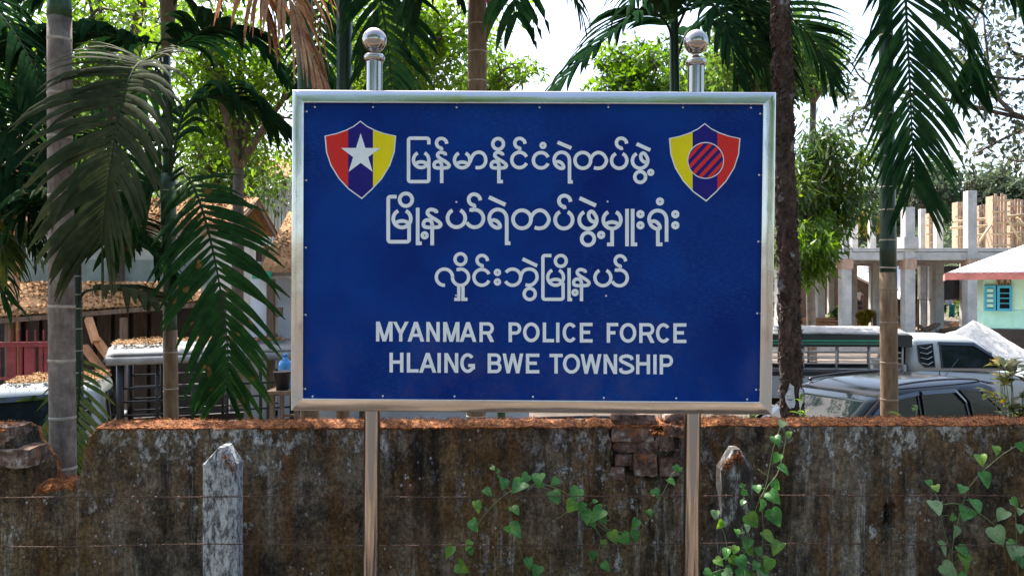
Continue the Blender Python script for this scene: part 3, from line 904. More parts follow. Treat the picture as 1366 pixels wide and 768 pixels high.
english('MYANMAR POLICE FORCE', [Gx(*q) for q in [(34, 103), (105, 169), (166, 234), (243, 299), (313, 381), (382, 451), (464, 524), (585, 638), (645, 714), (727, 774), (783, 796), (808, 869), (881, 934), (993, 1041), (1047, 1116), (1128, 1191), (1196, 1258), (1270, 1324)]], 428.9, 431.2, 26.4, 4.5)
english('HLAING BWE TOWNSHIP', [Gx(*q) for q in [(90, 148), (162, 211), (214, 284), (290, 303), (318, 376), (384, 446), (498, 556), (560, 646), (657, 713), (755, 810), (811, 882), (884, 971), (980, 1036), (1044, 1106), (1115, 1173), (1187, 1200), (1213, 1269)]], 470.2, 473.2, 26.4, 4.5)

# --- the two shields
def shield(cx, top, sx, sy, cols, kind):
    """outline in photograph pixels about the top point; cols = left, middle, right"""
    rt = [(0, 0), (9, 7), (20, 12.5), (33, 17), (48, 20.2)]
    rs = [(48, 20.2), (46, 42), (40, 60), (29, 78), (16, 92), (2, 105)]
    right = rt + [(x, y) for x, y in rs[1:]]
    def mk(off):
        c = (0.5, 46)
        pts = [tuple(Vector(p)) for p in right] + [(-x + (2.5 if y > 100 else 0), y) for x, y in reversed(right[1:-1])]
        return [(c[0] + (x - c[0]) * off, c[1] + (y - c[1]) * off) for x, y in pts]
    full = mk(1.0); inn = mk(0.965)
    T_ = lambda q: (cx + q[0] * sx, top + q[1] * sy)
    ink = Ink(); ink.poly([T_(q) for q in full], 0.0108)
    body = ink.build('shield', MAT['letter'], sign)
    def clip(poly, a, b):
        def cut(pl, x0, keep):
            out = []
            for i in range(len(pl)):
                p, q = pl[i], pl[(i + 1) % len(pl)]
                ip, iq = keep(p[0]), keep(q[0])
                if ip: out.append(p)
                if ip != iq:
                    t = (x0 - p[0]) / (q[0] - p[0]); out.append((x0, p[1] + t * (q[1] - p[1])))
            return out
        pl = cut(poly, a, lambda x: x >= a)
        return cut(pl, b, lambda x: x <= b)
    for (a, b), mm in zip(((-60, -16.3), (-16.3, 17), (17, 60)), cols):
        ik = Ink(); ik.poly([T_(q) for q in clip(inn, a, b)], 0.0102)
        ik.build('shield_stripe', mm, body)
    if kind == 'star':
        ik = Ink()
        for q in range(5):
            a0 = -90 + 72 * q
            c = (0.5, 45.5)
            tip = (c[0] + 27.5 * math.cos(R(a0)), c[1] + 28.5 * math.sin(R(a0)))
            l_ = (c[0] + 10.6 * math.cos(R(a0 - 36)), c[1] + 11 * math.sin(R(a0 - 36)))
            r_ = (c[0] + 10.6 * math.cos(R(a0 + 36)), c[1] + 11 * math.sin(R(a0 + 36)))
            ik.k = 0
            ik.poly([T_(p) for p in (c, l_, tip, r_)], 0.0094)
        ik.build('star', MAT['letter'], body)
    else:
        c, rr = (1.2, 50), 24.6
        ik = Ink(); ik.poly([T_(p) for p in arc(c[0], c[1], rr, rr, 0, 360, 40)[:-1]], 0.0096)
        ik.build('disc_rim', MAT['letter'], body)
        ik = Ink(); ik.poly([T_(p) for p in arc(c[0], c[1], rr - 1.3, rr - 1.3, 0, 360, 40)[:-1]], 0.0090)
        ik.build('disc', MAT['v_navy'], body)
        r2 = rr - 1.3
        ik = Ink()
        for q in range(5):                                  # red bands rising to the right
            o0, o1 = [(-21.6, -17.2), (-12.4, -7.4), (-2.8, 2.2), (7.0, 12.0), (16.6, 21.4)][q]
            pts = []
            for o_, rev in ((o0, 1), (o1, -1)):
                hl = math.sqrt(max(0, r2 * r2 - o_ * o_))
                e_ = [(-hl, o_), (hl, o_)][::rev]
                pts += e_
            n_ = []
            ang = R(-47)
            al = []
            a_s = math.atan2(o0, math.sqrt(r2 * r2 - o0 * o0)); a_e = math.atan2(o1, math.sqrt(r2 * r2 - o1 * o1))
            right_ = [(r2 * math.cos(a_s + (a_e - a_s) * i / 8), r2 * math.sin(a_s + (a_e - a_s) * i / 8)) for i in range(9)]
            left_ = [(-x, y) for x, y in reversed(right_)]
            for x, y in right_ + left_:
                n_.append((c[0] + x * math.cos(ang) - y * math.sin(ang), c[1] + x * math.sin(ang) + y * math.cos(ang)))
            ik.k = 0
            ik.poly([T_(p) for p in n_], 0.0084)
        ik.build('disc_band', MAT['v_red'], body)
shield(480, 160.3, 1.0, 1.0, (MAT['v_red'], MAT['v_navy'], MAT['v_yellow']), 'star')
shield(941, 163.6, 1.0, 1.0, (MAT['v_yellow'], MAT['v_navy'], MAT['v_red']), 'disc')
# ------------------------------------------------------------------ the old plastered brick wall
from mathutils import noise as mnoise
WY = 4.0
def wx(px): return (px - 683) / F * WY
def wz(py): return CZ - (py - 384) / F * WY
wall = thing('compound_wall', 'long old plastered brick wall stained brown and black, a gap broken out at its left end', 'wall', (0, WY, 0))
def topz(x):
    """height of the wall top along x"""
    n1 = mnoise.noise(Vector((x * 5, 0, 3))) * 0.008 + mnoise.noise(Vector((x * 22, 0, 7))) * 0.005
    px = 683 + x / WY * F
    base = wz(572.5 - (px - 130) * 0.004)
    notch = [(-400, 575), (14, 575), (17, 592), (40, 622), (42, 655), (60, 656), (75, 652), (92, 650), (98, 655), (105, 640), (110, 625), (112, 600), (118, 585), (130, 572)]
    if -400 < px < 130:
        for (xa, ya), (xb, yb) in zip(notch, notch[1:]):
            if xa <= px <= xb:
                t = (px - xa) / (xb - xa)
                return wz(ya + (yb - ya) * t) + n1 * (2.2 if px > 14 else 1)
    return base + n1
def front(x, z):
    """front face: how far the plaster stands in (+) or out (-) of the wall plane"""
    px = 683 + x / WY * F; py = 384 + (CZ - z) / WY * F
    d = mnoise.noise(Vector((x * 3, z * 3, 1))) * 0.007 + mnoise.noise(Vector((x * 14, z * 14, 5))) * 0.0035 + mnoise.noise(Vector((x * 45, z * 45, 2))) * 0.002
    if 1178 < px < 1194 and 671 + (1.5 if px < 1181 or px > 1191 else 0) < py < 702: d += 0.17       # weep hole
    j = mnoise.noise(Vector((x * 12, z * 12, 9))) * 9
    if 816 + j * .6 + max(0, (640 - py)) * -0.02 < px < 908 + j * .5 and py < 637 + j: d += 0.085  # plaster fallen off
    if 848 + j * .15 < px: d -= 0.010
    if 457 < px + j * .4 < 484 and 690 < py + j * .5 < 716: d += 0.012
    return d
wb = MB()
x = -7.2
cols_ = []
while x < 7.2:
    cols_.append(x)
    px = 683 + x / WY * F
    x += 0.011 if -40 < px < 1400 else 0.08
NR = 56
rows = []
ht = [topz(x) for x in cols_]
for i in range(NR + 1):
    t = 1 - i / NR
    rows.append([(x, WY + front(x, t * h), t * h) for x, h in zip(cols_, ht)])
rows = rows[::-1]
wb.grid(rows)
bk = [(x, WY + 0.12, h - 0.004 + 0.01 * mnoise.noise(Vector((x * 18, 3, 0)))) for x, h in zip(cols_, ht)]
bk2 = [(x, WY + 0.23, h - 0.012) for x, h in zip(cols_, ht)]
bk3 = [(x, WY + 0.235, -1.62) for x in cols_]
wb.grid([rows[-1], bk, bk2, bk3])
wb.build('plaster_face', MAT['plaster'], wall, smooth=True)

# bricks laid bare: in the broken-out place beside the right pole and at the gap
rb = random.Random(11)
def brick_mesh(seed):
    r = random.Random(seed)
    bm_ = MB()
    n = 4
    # rounded, chipped block from a subdivided box
    import itertools
    idx = {}
    def vid(i, j, k):
        if (i, j, k) not in idx:
            p = Vector((i / n - .5, j / 2 - .5, k / 2 - .5))
            e = sum(1 for q, m_ in ((i, n), (j, 2), (k, 2)) if q in (0, m_))
            s_ = {1: 1.0, 2: 0.965, 3: 0.91}.get(e, 1)
            p *= s_
            p += Vector((r.uniform(-.015, .015), r.uniform(-.05, .05), r.uniform(-.06, .06)))
            if e == 3 and r.random() < .35: p *= 0.9
            idx[(i, j, k)] = len(bm_.v); bm_.v.append(tuple(p))
        return idx[(i, j, k)]
    for i in range(n):
        for j in range(2):
            bm_.f += [(vid(i, j, 0), vid(i, j + 1, 0), vid(i + 1, j + 1, 0), vid(i + 1, j, 0)), (vid(i, j, 2), vid(i + 1, j, 2), vid(i + 1, j + 1, 2), vid(i, j + 1, 2))]
        for k in range(2):
            bm_.f += [(vid(i, 0, k), vid(i + 1, 0, k), vid(i + 1, 0, k + 1), vid(i, 0, k + 1)), (vid(i, 2, k), vid(i, 2, k + 1), vid(i + 1, 2, k + 1), vid(i + 1, 2, k))]
    for j in range(2):
        for k in range(2):
            bm_.f += [(vid(0, j, k), vid(0, j, k + 1), vid(0, j + 1, k + 1), vid(0, j + 1, k)), (vid(n, j, k), vid(n, j + 1, k), vid(n, j + 1, k + 1), vid(n, j, k + 1))]
    bm_.m = [0] * len(bm_.f)
    return bm_
protos = []
def brick(x0, y0, x1, y1, dy=0.0, dep=0.11, tilt=0.0, mat='brick'):
    k = len(protos) % 5
    o = None
    if len(protos) < 5 or mat != 'brick':
        o = brick_mesh(40 + len(protos)).build('brick', MAT[mat], wall, world=False, bevel=0.006)
        if mat == 'brick': protos.append(o)
    else:
        o = protos[rb.randrange(5)].copy(); col.objects.link(o); o.parent = wall
    cx, cz = (wx(x0) + wx(x1)) / 2, (wz(y0) + wz(y1)) / 2
    o.location = Vector((cx, WY + dy + dep / 2 - 0.004, cz)) - ROOT[wall]
    o.scale = (abs(wx(x1) - wx(x0)), dep, abs(wz(y1) - wz(y0)))
    o.rotation_euler = (rb.uniform(-.03, .03), R(tilt), rb.uniform(-.05, .05))
    return o
for q in [(817, 552.5, 877, 568, .010, .11, 0), (814, 569, 874, 589, -.004, .12, 1), (816, 588.5, 880, 605, .025, .10, .5), (881, 588, 903, 604, .035, .1, 3),
          (886, 552, 921, 569, .02, .16, -3), (884, 567, 925, 583, -.018, .13, 8), (875, 581, 900, 597, .03, .10, 4),
          (845, 604, 876, 633, -.035, .12, -2), (878, 612, 909, 634, -.028, .12, 1), (820, 606, 844, 622, .02, .10, 0), (814, 623, 834, 640, .0, .10, -2),
          (900, 600, 918, 612, .045, .09, 0)]:
    brick(*q)
for q in [(-44, 570, 17, 594, -.004, .2, 0), (-10, 592, 12, 612, .02, .18, 0), (-24, 597, 43, 623, -.02, .19, -1), (-20, 624, 31, 656, .012, .2, 0), (96, 640, 126, 660, .03, .15, 3)]:
    brick(*q)

# dry moss and litter lying along the top
lit = thing('dry_moss', 'orange brown dry moss and plant litter lying along the top of the wall', 'litter', (0, WY, 0))
lit['kind'] = 'stuff'
del lit['category']
lm = MB()
prof = [(-0.002, -0.004), (-0.009, 0.008), (0.02, 0.018), (0.08, 0.028), (0.15, 0.026), (0.215, 0.014), (0.232, -0.01)]
rr_ = []
for x, h in zip(cols_, ht):
    px = 683 + x / WY * F
    k = 0.70 + 0.45 * mnoise.noise(Vector((x * 2.4, 1, 8))) + 0.45 * mnoise.noise(Vector((x * 15, 1, 2)))
    if 40 < px < 100: k = 1.3 + 0.5 * mnoise.noise(Vector((x * 9, 1, 8)))
    ci = len(rr_)
    sl = abs(ht[min(ci + 2, len(ht) - 1)] - ht[max(ci - 2, 0)]) / max(1e-6, cols_[min(ci + 2, len(ht) - 1)] - cols_[max(ci - 2, 0)])
    pull = min(1, max(0, (sl - .5) / 1.0))
    k *= 1 - pull
    rr_.append([(x, WY + a + .04 * pull + 0.006 * mnoise.noise(Vector((x * 40, i, 2))), h - .02 * pull + (b if b < 0 else b * max(.22 * (1 - pull), k)) + 0.008 * mnoise.noise(Vector((x * 60, i * 3, 4)))) for i, (a, b) in enumerate(prof)])
lm.grid([list(r) for r in zip(*rr_)][::1])
lm.build('moss_mat', MAT['moss'], lit)
rl = np.random.default_rng(3)
def bits(n, xs_, y0, y1, zf, L, W, name, mat, parent, spread=1.0):
    x = xs_; y = rl.uniform(y0, y1, n); z = zf
    a = rl.uniform(0, 2 * np.pi, n); el = rl.uniform(-.5, .9, n) * spread
    l = rl.uniform(.5, 1.3, n) * L; wd = rl.uniform(.5, 1.3, n) * W
    d = np.stack([np.cos(a) * np.cos(el), np.sin(a) * np.cos(el), np.sin(el)], 1) * l[:, None]
    s_ = np.stack([-np.sin(a), np.cos(a), rl.uniform(-.8, .8, n)], 1) * wd[:, None]
    c = np.stack([x, y, z], 1)
    v_ = np.stack([c - d / 2, c + s_ / 2, c + d / 2 + np.stack([0 * l, 0 * l, rl.uniform(-.3, .3, n) * l], 1), c - s_ / 2], 1).reshape(-1, 3)
    q = np.arange(n * 4).reshape(n, 4)
    return np_mesh(name, v_, q, mat, parent)
n = 26000
xb = rl.uniform(-3.0, 3.0, n)
hb = np.interp(xb, np.array(cols_), np.array([max(p[2] for p in r) for r in rr_]))
yb = rl.uniform(WY - .014, WY + .22, n)
kz = np.where(yb < WY + .03, -0.016, 0.002)
bits(n, xb, WY - .014, WY + .2, hb - rl.uniform(-.006, .022, n), 0.019, 0.0040, 'moss_shreds', MAT['moss'], lit)
# moss on the two bricks and in their joints
n = 900
u_ = rl.uniform(0, 1, n)
sp_ = [(846, 875, 604, 8), (878, 908, 612, 6), (818, 876, 568, 9), (884, 920, 566, 8), (868, 884, 575, 10)]
k_i = rl.integers(0, len(sp_), n)
xa = np.array([wx(s[0]) for s in sp_])[k_i]; xc = np.array([wx(s[1]) for s in sp_])[k_i]
zc = np.array([wz(s[2]) for s in sp_])[k_i]
bits(n, xa + (xc - xa) * u_, WY - .045, WY + .05, zc + rl.normal(0, .010, n) - .006, 0.020, 0.004, 'moss_shreds', MAT['moss'], lit)

# ------------------------------------------------------------------ fence posts and barbed wire
def conc_post(name, label, x0, x1, ytop, peak, mat, cap_side):
    YP = 3.74
    pxx = lambda p_: (p_ - 683) / F * YP
    pzz = lambda p_: CZ - (p_ - 384) / F * YP
    wd = pxx(x1) - pxx(x0); dp = 0.12
    t = thing(name, label, 'fence post', ((pxx(x0) + pxx(x1)) / 2, YP + dp / 2, 0), 0, 'concrete fence posts in front of the wall')
    mb = MB()
    r = random.Random(int(x0))
    zs = [0] + [pzz(y) for y in np.linspace(860, ytop[2], 26)]
    rings = []
    def ring(z, sx=1.0, cx=0.0):
        a = wd / 2 * sx; b = dp / 2; c = 0.010
        pts = [(-a + c, -b), (a - .030, -b), (a, -b + .030), (a, b - c), (a - c, b), (-a + c, b), (-a, b - c), (-a, -b + c)]
        return [(t.location.x + cx + p + r.uniform(-.0016, .0016), t.location.y + q + r.uniform(-.0016, .0016), z) for p, q in pts]
    for z in zs: rings.append(ring(z))
    for k in range(1, 6):                                   # chisel top, highest at `peak`
        f = k / 5
        z = pzz(ytop[2]) + (pzz(ytop[1]) - pzz(ytop[2])) * f
        rings.append([(p[0] * (1 - f * .78) + pxx(peak) * f * .78, p[1] * (1 - f * .25) + (t.location.y) * f * .25, z) for p in ring(pzz(ytop[2]))])
    b = len(mb.v)
    for q in rings: mb.v += q
    for i in range(len(rings) - 1):
        for k in range(8):
            mb.f.append((i * 8 + k, i * 8 + (k + 1) % 8, (i + 1) * 8 + (k + 1) % 8, (i + 1) * 8 + k))
    mb.f.append(tuple((len(rings) - 1) * 8 + k for k in range(8)))
    mb.m = [0] * len(mb.f)
    mb.build('shaft', mat, t)
    # moss on the slanting top
    n = 620 if cap_side[0] > 900 else 260
    xs_ = rl.uniform(pxx(cap_side[0]), pxx(cap_side[1]), n)
    zt = np.interp(xs_, [pxx(x0), pxx(peak), pxx(x1)], [pzz(ytop[0]), pzz(ytop[1]), pzz(ytop[2])]) - rl.uniform(.004, .055 if cap_side[2] else .02, n)
    o = bits(n, xs_, YP - .012, YP + .02, zt, 0.012, 0.005, 'moss_tuft', MAT['moss'], t)
    return t
post1 = conc_post('fence_post', 'pale grey pointed concrete post in front of the wall, left of the sign', 269.5, 313.5, (624, 597, 620), 296, MAT['post'], (296, 311, 1))
post2 = conc_post('fence_post', 'dark stained concrete post with mossy broken top, behind leaves of a vine', 963, 1008, (618, 600, 628), 984, MAT['post_dark'], (964, 990, 1))

def barbed(label, ypx, sag, seed):
    Yw = 3.68
    z0 = CZ - (ypx - 384) / F * Yw
    t = thing('barbed_wire', label, 'wire', (0, Yw, z0), 0, 'rusty barbed wires strung between the posts')
    r = random.Random(seed)
    mb = MB()
    n = 900
    for ph in (0, math.pi):
        pts = []
        for i in range(n + 1):
            x = -3.6 + 7.2 * i / n
            xx = (x + 1.395) % 2.475 / 2.475
            z = z0 - sag * 4 * xx * (1 - xx) + 0.006 * mnoise.noise(Vector((x * 1.7, seed, 0))) + x * 0.002
            a = x * 120 + ph
            pts.append((x, Yw + 0.0019 * math.cos(a), z + 0.0019 * math.sin(a)))
        mb.tube(pts, 0.0014, 4)
    mb.build('strand', MAT['rust_wire'], t)
    bb = MB()
    x = -3.5
    while x < 3.5:
        xx = (x + 1.395) % 2.475 / 2.475
        z = z0 - sag * 4 * xx * (1 - xx) + 0.006 * mnoise.noise(Vector((x * 1.7, seed, 0))) + x * 0.002
        for q in range(2):
            a = r.uniform(0, 6.28)
            d = Vector((r.uniform(-.4, .4), math.cos(a), math.sin(a))).normalized() * 0.013
            c = Vector((x + q * .004, Yw, z))
            bb.tube([c - d, c + d], [0.0012, 0.0012], 4)
        bb.tube([(x - .004, Yw, z), (x + .008, Yw, z)], 0.0036, 5)
        x += r.uniform(.095, .13)
    bb.build('barbs', MAT['rust_wire'], t)['kind'] = 'stuff'
    return t
barbed('upper of the two rusty barbed wires stretched along the stained wall', 660.5, 0.006, 3)
barbed('lower of the two rusty barbed wires stretched along the stained wall', 724, 0.012, 8)

# ------------------------------------------------------------------ creeping vines
def heart_mesh(name, mat, seed):
    r = random.Random(seed)
    out = [(0, 0.06), (.16, -.03), (.36, .02), (.47, .20), (.44, .42), (.30, .66), (.13, .87), (0, 1.0)]
    mb = MB()
    n = len(out)
    # ribs from the midrib outwards; blade folded and arched
    rows = []
    for i, (x, y) in enumerate(out):
        ym = 0.06 + (1.0 - 0.06) * i / (n - 1)
        row = []
        for s in (-1, -.5, 0, .5, 1):
            xx = x * s
            yy = y * abs(s) + ym * (1 - abs(s))
            zz = 0.16 * abs(xx) - 0.30 * (yy - .2) ** 2 + 0.02 * math.sin(xx * 14 + seed) * abs(s) + r.uniform(-.01, .01)
            row.append((xx, yy, zz))
        rows.append(row)
    mb.grid(rows)
    me = mb
    return me
leafm = {}
def vine_leaf(root, p, size, rnd, pale, ang=None):
    pale = 1 if pale else (2 if rnd.random() < .25 else 0)
    k = (pale, rnd.randrange(4))
    if k not in leafm:
        o = heart_mesh('leaf', None, k[1]).build('leaf', MAT[('vine_leaf', 'vine_leaf_pale', 'vine_leaf_lime')[pale]], root, smooth=True, world=False)
        leafm[k] = o
    else:
        o = leafm[k].copy(); col.objects.link(o); o.parent = root
    # tip hangs down and to one side, blade turned to the light
    ang = rnd.uniform(-55, 55) if ang is None else ang
    tipd = Vector((math.sin(R(ang)), -.45 + rnd.uniform(-.5, .2), -math.cos(R(ang)) * rnd.uniform(.45, .95))).normalized()
    nrm = Vector((rnd.uniform(-.8, .8), -1.0, rnd.choice((.2, .5, .8, 1.2, 1.8, 2.4)))).normalized()
    xx = tipd.cross(nrm).normalized()
    zz = xx.cross(tipd)
    m_ = Matrix((xx, tipd, zz)).transposed().to_4x4()
    s_ = size
    o.rotation_euler = m_.to_euler()
    k2 = rnd.uniform(.78, 1.15)
    o.scale = (s_ * k2 * rnd.uniform(.82, 1.1), s_ * k2, s_ * k2 * rnd.uniform(.6, 1.8))
    o.location = Vector(p) - tipd * size * .5 - ROOT[root]
    return o
VY = 3.80
def vine(label, stems, leaves, seed, foot, pale_p=.12, YV=VY):
    rnd = random.Random(seed)
    t = thing('vine', label, 'vine', (P(foot, 700, YV).x, YV, 0), 0, 'heart-leaved vines climbing the wall')
    mb = MB()
    samp = []
    for k, st in enumerate(stems):
        pts = [P(x, y, YV + .05 * mnoise.noise(Vector((x * .02, y * .02, k)))) for x, y in st]
        c = catmull(pts, 8 * len(pts))
        samp += c
        mb.tube(c, [0.0026 * (1 - .5 * i / len(c)) for i in range(len(c))], 5)
    for (x, y, s, *ex) in leaves:
        p = P(x, y, YV - rnd.uniform(.01, .07))
        near = min(samp, key=lambda q: (q - p).length)
        if (near - p).length < .30:
            mid = (near + p) / 2 + Vector((rnd.uniform(-.015, .015), -.01, .012))
            mb.tube(catmull([near, mid, p], 6), 0.0013, 4)
        vine_leaf(t, p, s / F * YV * 1.05, rnd, (ex[0] if ex else rnd.random() < pale_p), ex[1] if len(ex) > 1 else None)
    mb.build('stem', MAT['vine_stem'], t, smooth=True)
    return t
z1 = lambda L: [(580 + a / 4.859, 610 + b / 4.859, *([c[0] / 4.859] if c else [])) for a, b, *c in L]
z2 = lambda L: [(760 + a / 4.571, 600 + b / 4.571, *([c[0] / 4.571] if c else [])) for a, b, *c in L]
z3 = lambda L: [(930 + a / 3.52, 550 + b / 3.52, *([c[0] / 3.52] if c else [])) for a, b, *c in L]
z4 = lambda L: [(1220 + a / 3.692, 560 + b / 3.692, *([c[0] / 3.692] if c else [])) for a, b, *c in L]
def down(a, b): return [a, ((a[0] + b[0]) / 2 + 3, (a[1] + b[1]) / 2), b]
v1s = [z1([(350, 335), (430, 260), (500, 215), (600, 190), (700, 195), (760, 220), (850, 280), (980, 360)]) + z2([(150, 440), (230, 498)]),
       z1([(620, 180), (690, 170), (800, 205), (900, 265), (990, 340)]) + z2([(140, 400), (230, 480), (300, 500), (380, 505), (430, 490), (490, 410), (550, 300), (600, 200), (630, 140), (690, 110)]),
       z1([(500, 218), (430, 155), (395, 90), (380, 48)]), z1([(350, 335), (300, 400), (240, 470), (215, 560), (180, 690), (170, 900)]),
       z1([(500, 215), (480, 300), (500, 400), (520, 500), (570, 650), (600, 740), (610, 900)]), z2([(130, 430), (165, 490), (190, 545), (170, 640), (180, 700)]),
       z2([(170, 400), (240, 430), (245, 380), (232, 350)]), z1([(810, 280), (750, 310), (695, 328)]), z1([(870, 342), (820, 380), (785, 400)])]
v1l = z1([(350, 228, 85), (277, 318, 80), (252, 440, 92), (95, 605, 78), (213, 575, 78), (235, 612, 55), (172, 712, 92), (447, 170, 85), (545, 180, 95), (585, 132, 75), (670, 138, 85), (770, 162, 85), (680, 178, 50),
          (780, 255, 95), (525, 342, 85), (512, 465, 105), (610, 695, 95), (660, 745, 105), (915, 230, 80), (890, 310, 82), (950, 315, 60), (985, 385, 90), (1050, 370, 80), (1020, 640, 52), (375, 68, 30), (412, 88, 26), (410, 122, 24), (1040, 285, 30)]) + \
      z2([(105, 405, 85), (170, 390, 105), (210, 430, 60), (150, 460, 60), (270, 535, 92), (335, 540, 75), (400, 450, 70), (400, 522, 70), (492, 385, 62), (525, 262, 58), (620, 190, 50), (650, 112, 45), (675, 118, 30), (210, 568, 55), (142, 648, 60), (222, 712, 70), (185, 345, 35), (150, 312, 28)])
vine('green vine arching across the wall below the blue sign, between its poles', v1s, v1l, 21, 640)
v2s = [z3([(390, 70), (370, 130), (355, 180), (340, 260), (320, 350), (280, 440), (240, 560), (220, 700), (210, 900)]), z3([(420, 110), (400, 210), (375, 290), (330, 350), (305, 430), (310, 560), (300, 700), (290, 900)]),
       z3([(215, 350), (225, 430), (235, 520), (250, 600), (290, 700), (300, 900)]), z3([(90, 475), (110, 530), (130, 580), (150, 700), (160, 900)]), z3([(285, 265), (310, 285), (338, 300)])]
v2l = z3([(397, 55, 48), (372, 128, 50), (373, 215, 55), (405, 265, 52), (372, 343, 55), (283, 360, 52), (357, 392, 66), (305, 428, 56), (365, 487, 76), (258, 505, 66), (338, 585, 76), (375, 632, 72), (192, 568, 50), (232, 620, 66), (177, 648, 50), (137, 660, 52), (103, 700, 48),
          (180, 700, 60), (150, 765, 60), (290, 650, 40), (300, 765, 64), (225, 765, 60), (85, 790, 60), (210, 705, 66), (335, 712, 66), (270, 722, 52), (155, 740, 48), (325, 748, 60), (60, 758, 60), (225, 378, 36), (215, 345, 26), (85, 478, 42), (110, 525, 45), (210, 425, 40), (255, 660, 52), (205, 765, 60), (250, 780, 60), (110, 770, 50), (430, 105, 40), (235, 540, 35)])
vine('leafy vine climbing the dark concrete post to the right of the sign', v2s, v2l, 22, 985, .18, 3.66)
v3s = [z4([(600, 90), (539, 120), (500, 130), (420, 180), (320, 270), (260, 345), (235, 420), (205, 530), (185, 660), (200, 768), (205, 900)]), z4([(80, 330), (120, 400), (140, 520), (160, 590), (185, 650)]),
       z4([(140, 415), (210, 412), (310, 455), (380, 505), (430, 560), (480, 620), (520, 800)]), z4([(495, 415), (503, 600), (510, 768), (512, 900)]), z4([(370, 605), (420, 610), (450, 620)])]
v3l = z4([(330, 200, 75), (405, 152, 60), (350, 292, 75), (235, 340, 65), (75, 312, 38), (107, 333, 36), (105, 425, 75), (258, 455, 75), (307, 422, 75), (187, 482, 48), (425, 472, 85), (408, 565, 82), (205, 553, 66), (142, 630, 76), (247, 650, 80), (250, 695, 80), (168, 735, 72),
          (495, 645, 88), (492, 405, 46), (520, 450, 42), (520, 535, 48), (490, 605, 52), (525, 700, 58), (520, 130, 42), (560, 110, 50), (245, 770, 46)])
vine('sparse vine with pale leaves slanting up the wall at the far right', v3s, v3l, 23, 1275, .42)
# ------------------------------------------------------------------ palms
def frond_mesh(path, Lmax, rnd, n=34, droop=1.0, wid=0.045, t0=0.12, nrm=None, a0=18, a1=58, lift=0.15, tipL=0.45, sides=(-1, 1), ragged=0.0, fold=.18, K=6):
    pts = catmull(path, 60)
    M_ = len(pts) - 1
    verts, faces = [], []
    prevN = None
    for i in range(n):
        t = t0 + (1 - t0) * (i + .5) / n
        k = min(int(t * M_), M_ - 1)
        u = t * M_ - k
        p = pts[k].lerp(pts[k + 1], u)
        T = (pts[min(k + 2, M_)] - pts[max(k - 1, 0)]).normalized()
        ref = Vector(nrm) if nrm is not None else Vector((0, 0, 1))
        Nn = ref - T * ref.dot(T)
        if Nn.length < .12: Nn = Vector((0, -1, .2)) - T * Vector((0, -1, .2)).dot(T)
        Nn.normalize()
        B = T.cross(Nn)
        for s in sides:
            if ragged and rnd.random() < ragged * .4: continue
            an = R(a0 + (a1 - a0) * t + rnd.uniform(-8, 8))
            d = (B * s * math.cos(an) + T * math.sin(an) + Nn * (lift + rnd.uniform(-.06, .06))).normalized()
            env = min(1.0, .55 + 1.6 * (t - t0) / (1 - t0)) * (1 - (1 - tipL) * max(0, (t - .45) / .55) ** 1.3)
            L = Lmax * env * (rnd.uniform(.9, 1.06) if rnd.random() > .12 else rnd.uniform(.5, .85)) * (1 - ragged * rnd.random() * .6)
            wd = wid * rnd.uniform(.8, 1.15) * (.6 + .4 * env)
            q = p + d * .004
            b = len(verts)
            dr = droop * (rnd.uniform(.75, 1.25) if rnd.random() > .10 else 2.2)
            tw = rnd.uniform(-.5, .5) * (0.4 + ragged)
            for j in range(K + 1):
                f = j / K
                W = T - d * T.dot(d)
                if W.length < .2: W = Nn.cross(d)
                W.normalize()
                bn = d.cross(W).normalized()
                a_ = tw * f
                W2 = W * math.cos(a_) + bn * math.sin(a_)
                bn2 = d.cross(W2).normalized()
                if bn2.dot(Nn) < 0: bn2 = -bn2
                ww = wd * (.45, .95, 1.0, .96, .82, .55, .12)[min(j, 6)] if K == 6 else wd * math.sin(math.pi * (.12 + .86 * f))
                verts += [q - W2 * ww / 2, q + bn2 * ww * fold, q + W2 * ww / 2]
                if j < K:
                    q = q + d * L / K
                    d = (d + Vector((rnd.uniform(-.03, .03), rnd.uniform(-.03, .03), -1)) * dr * (0.05 + .34 * f)).normalized()
            for j in range(K):
                c = b + j * 3
                faces += [(c, c + 1, c + 4, c + 3), (c + 1, c + 2, c + 5, c + 4)]
    return verts, faces, pts

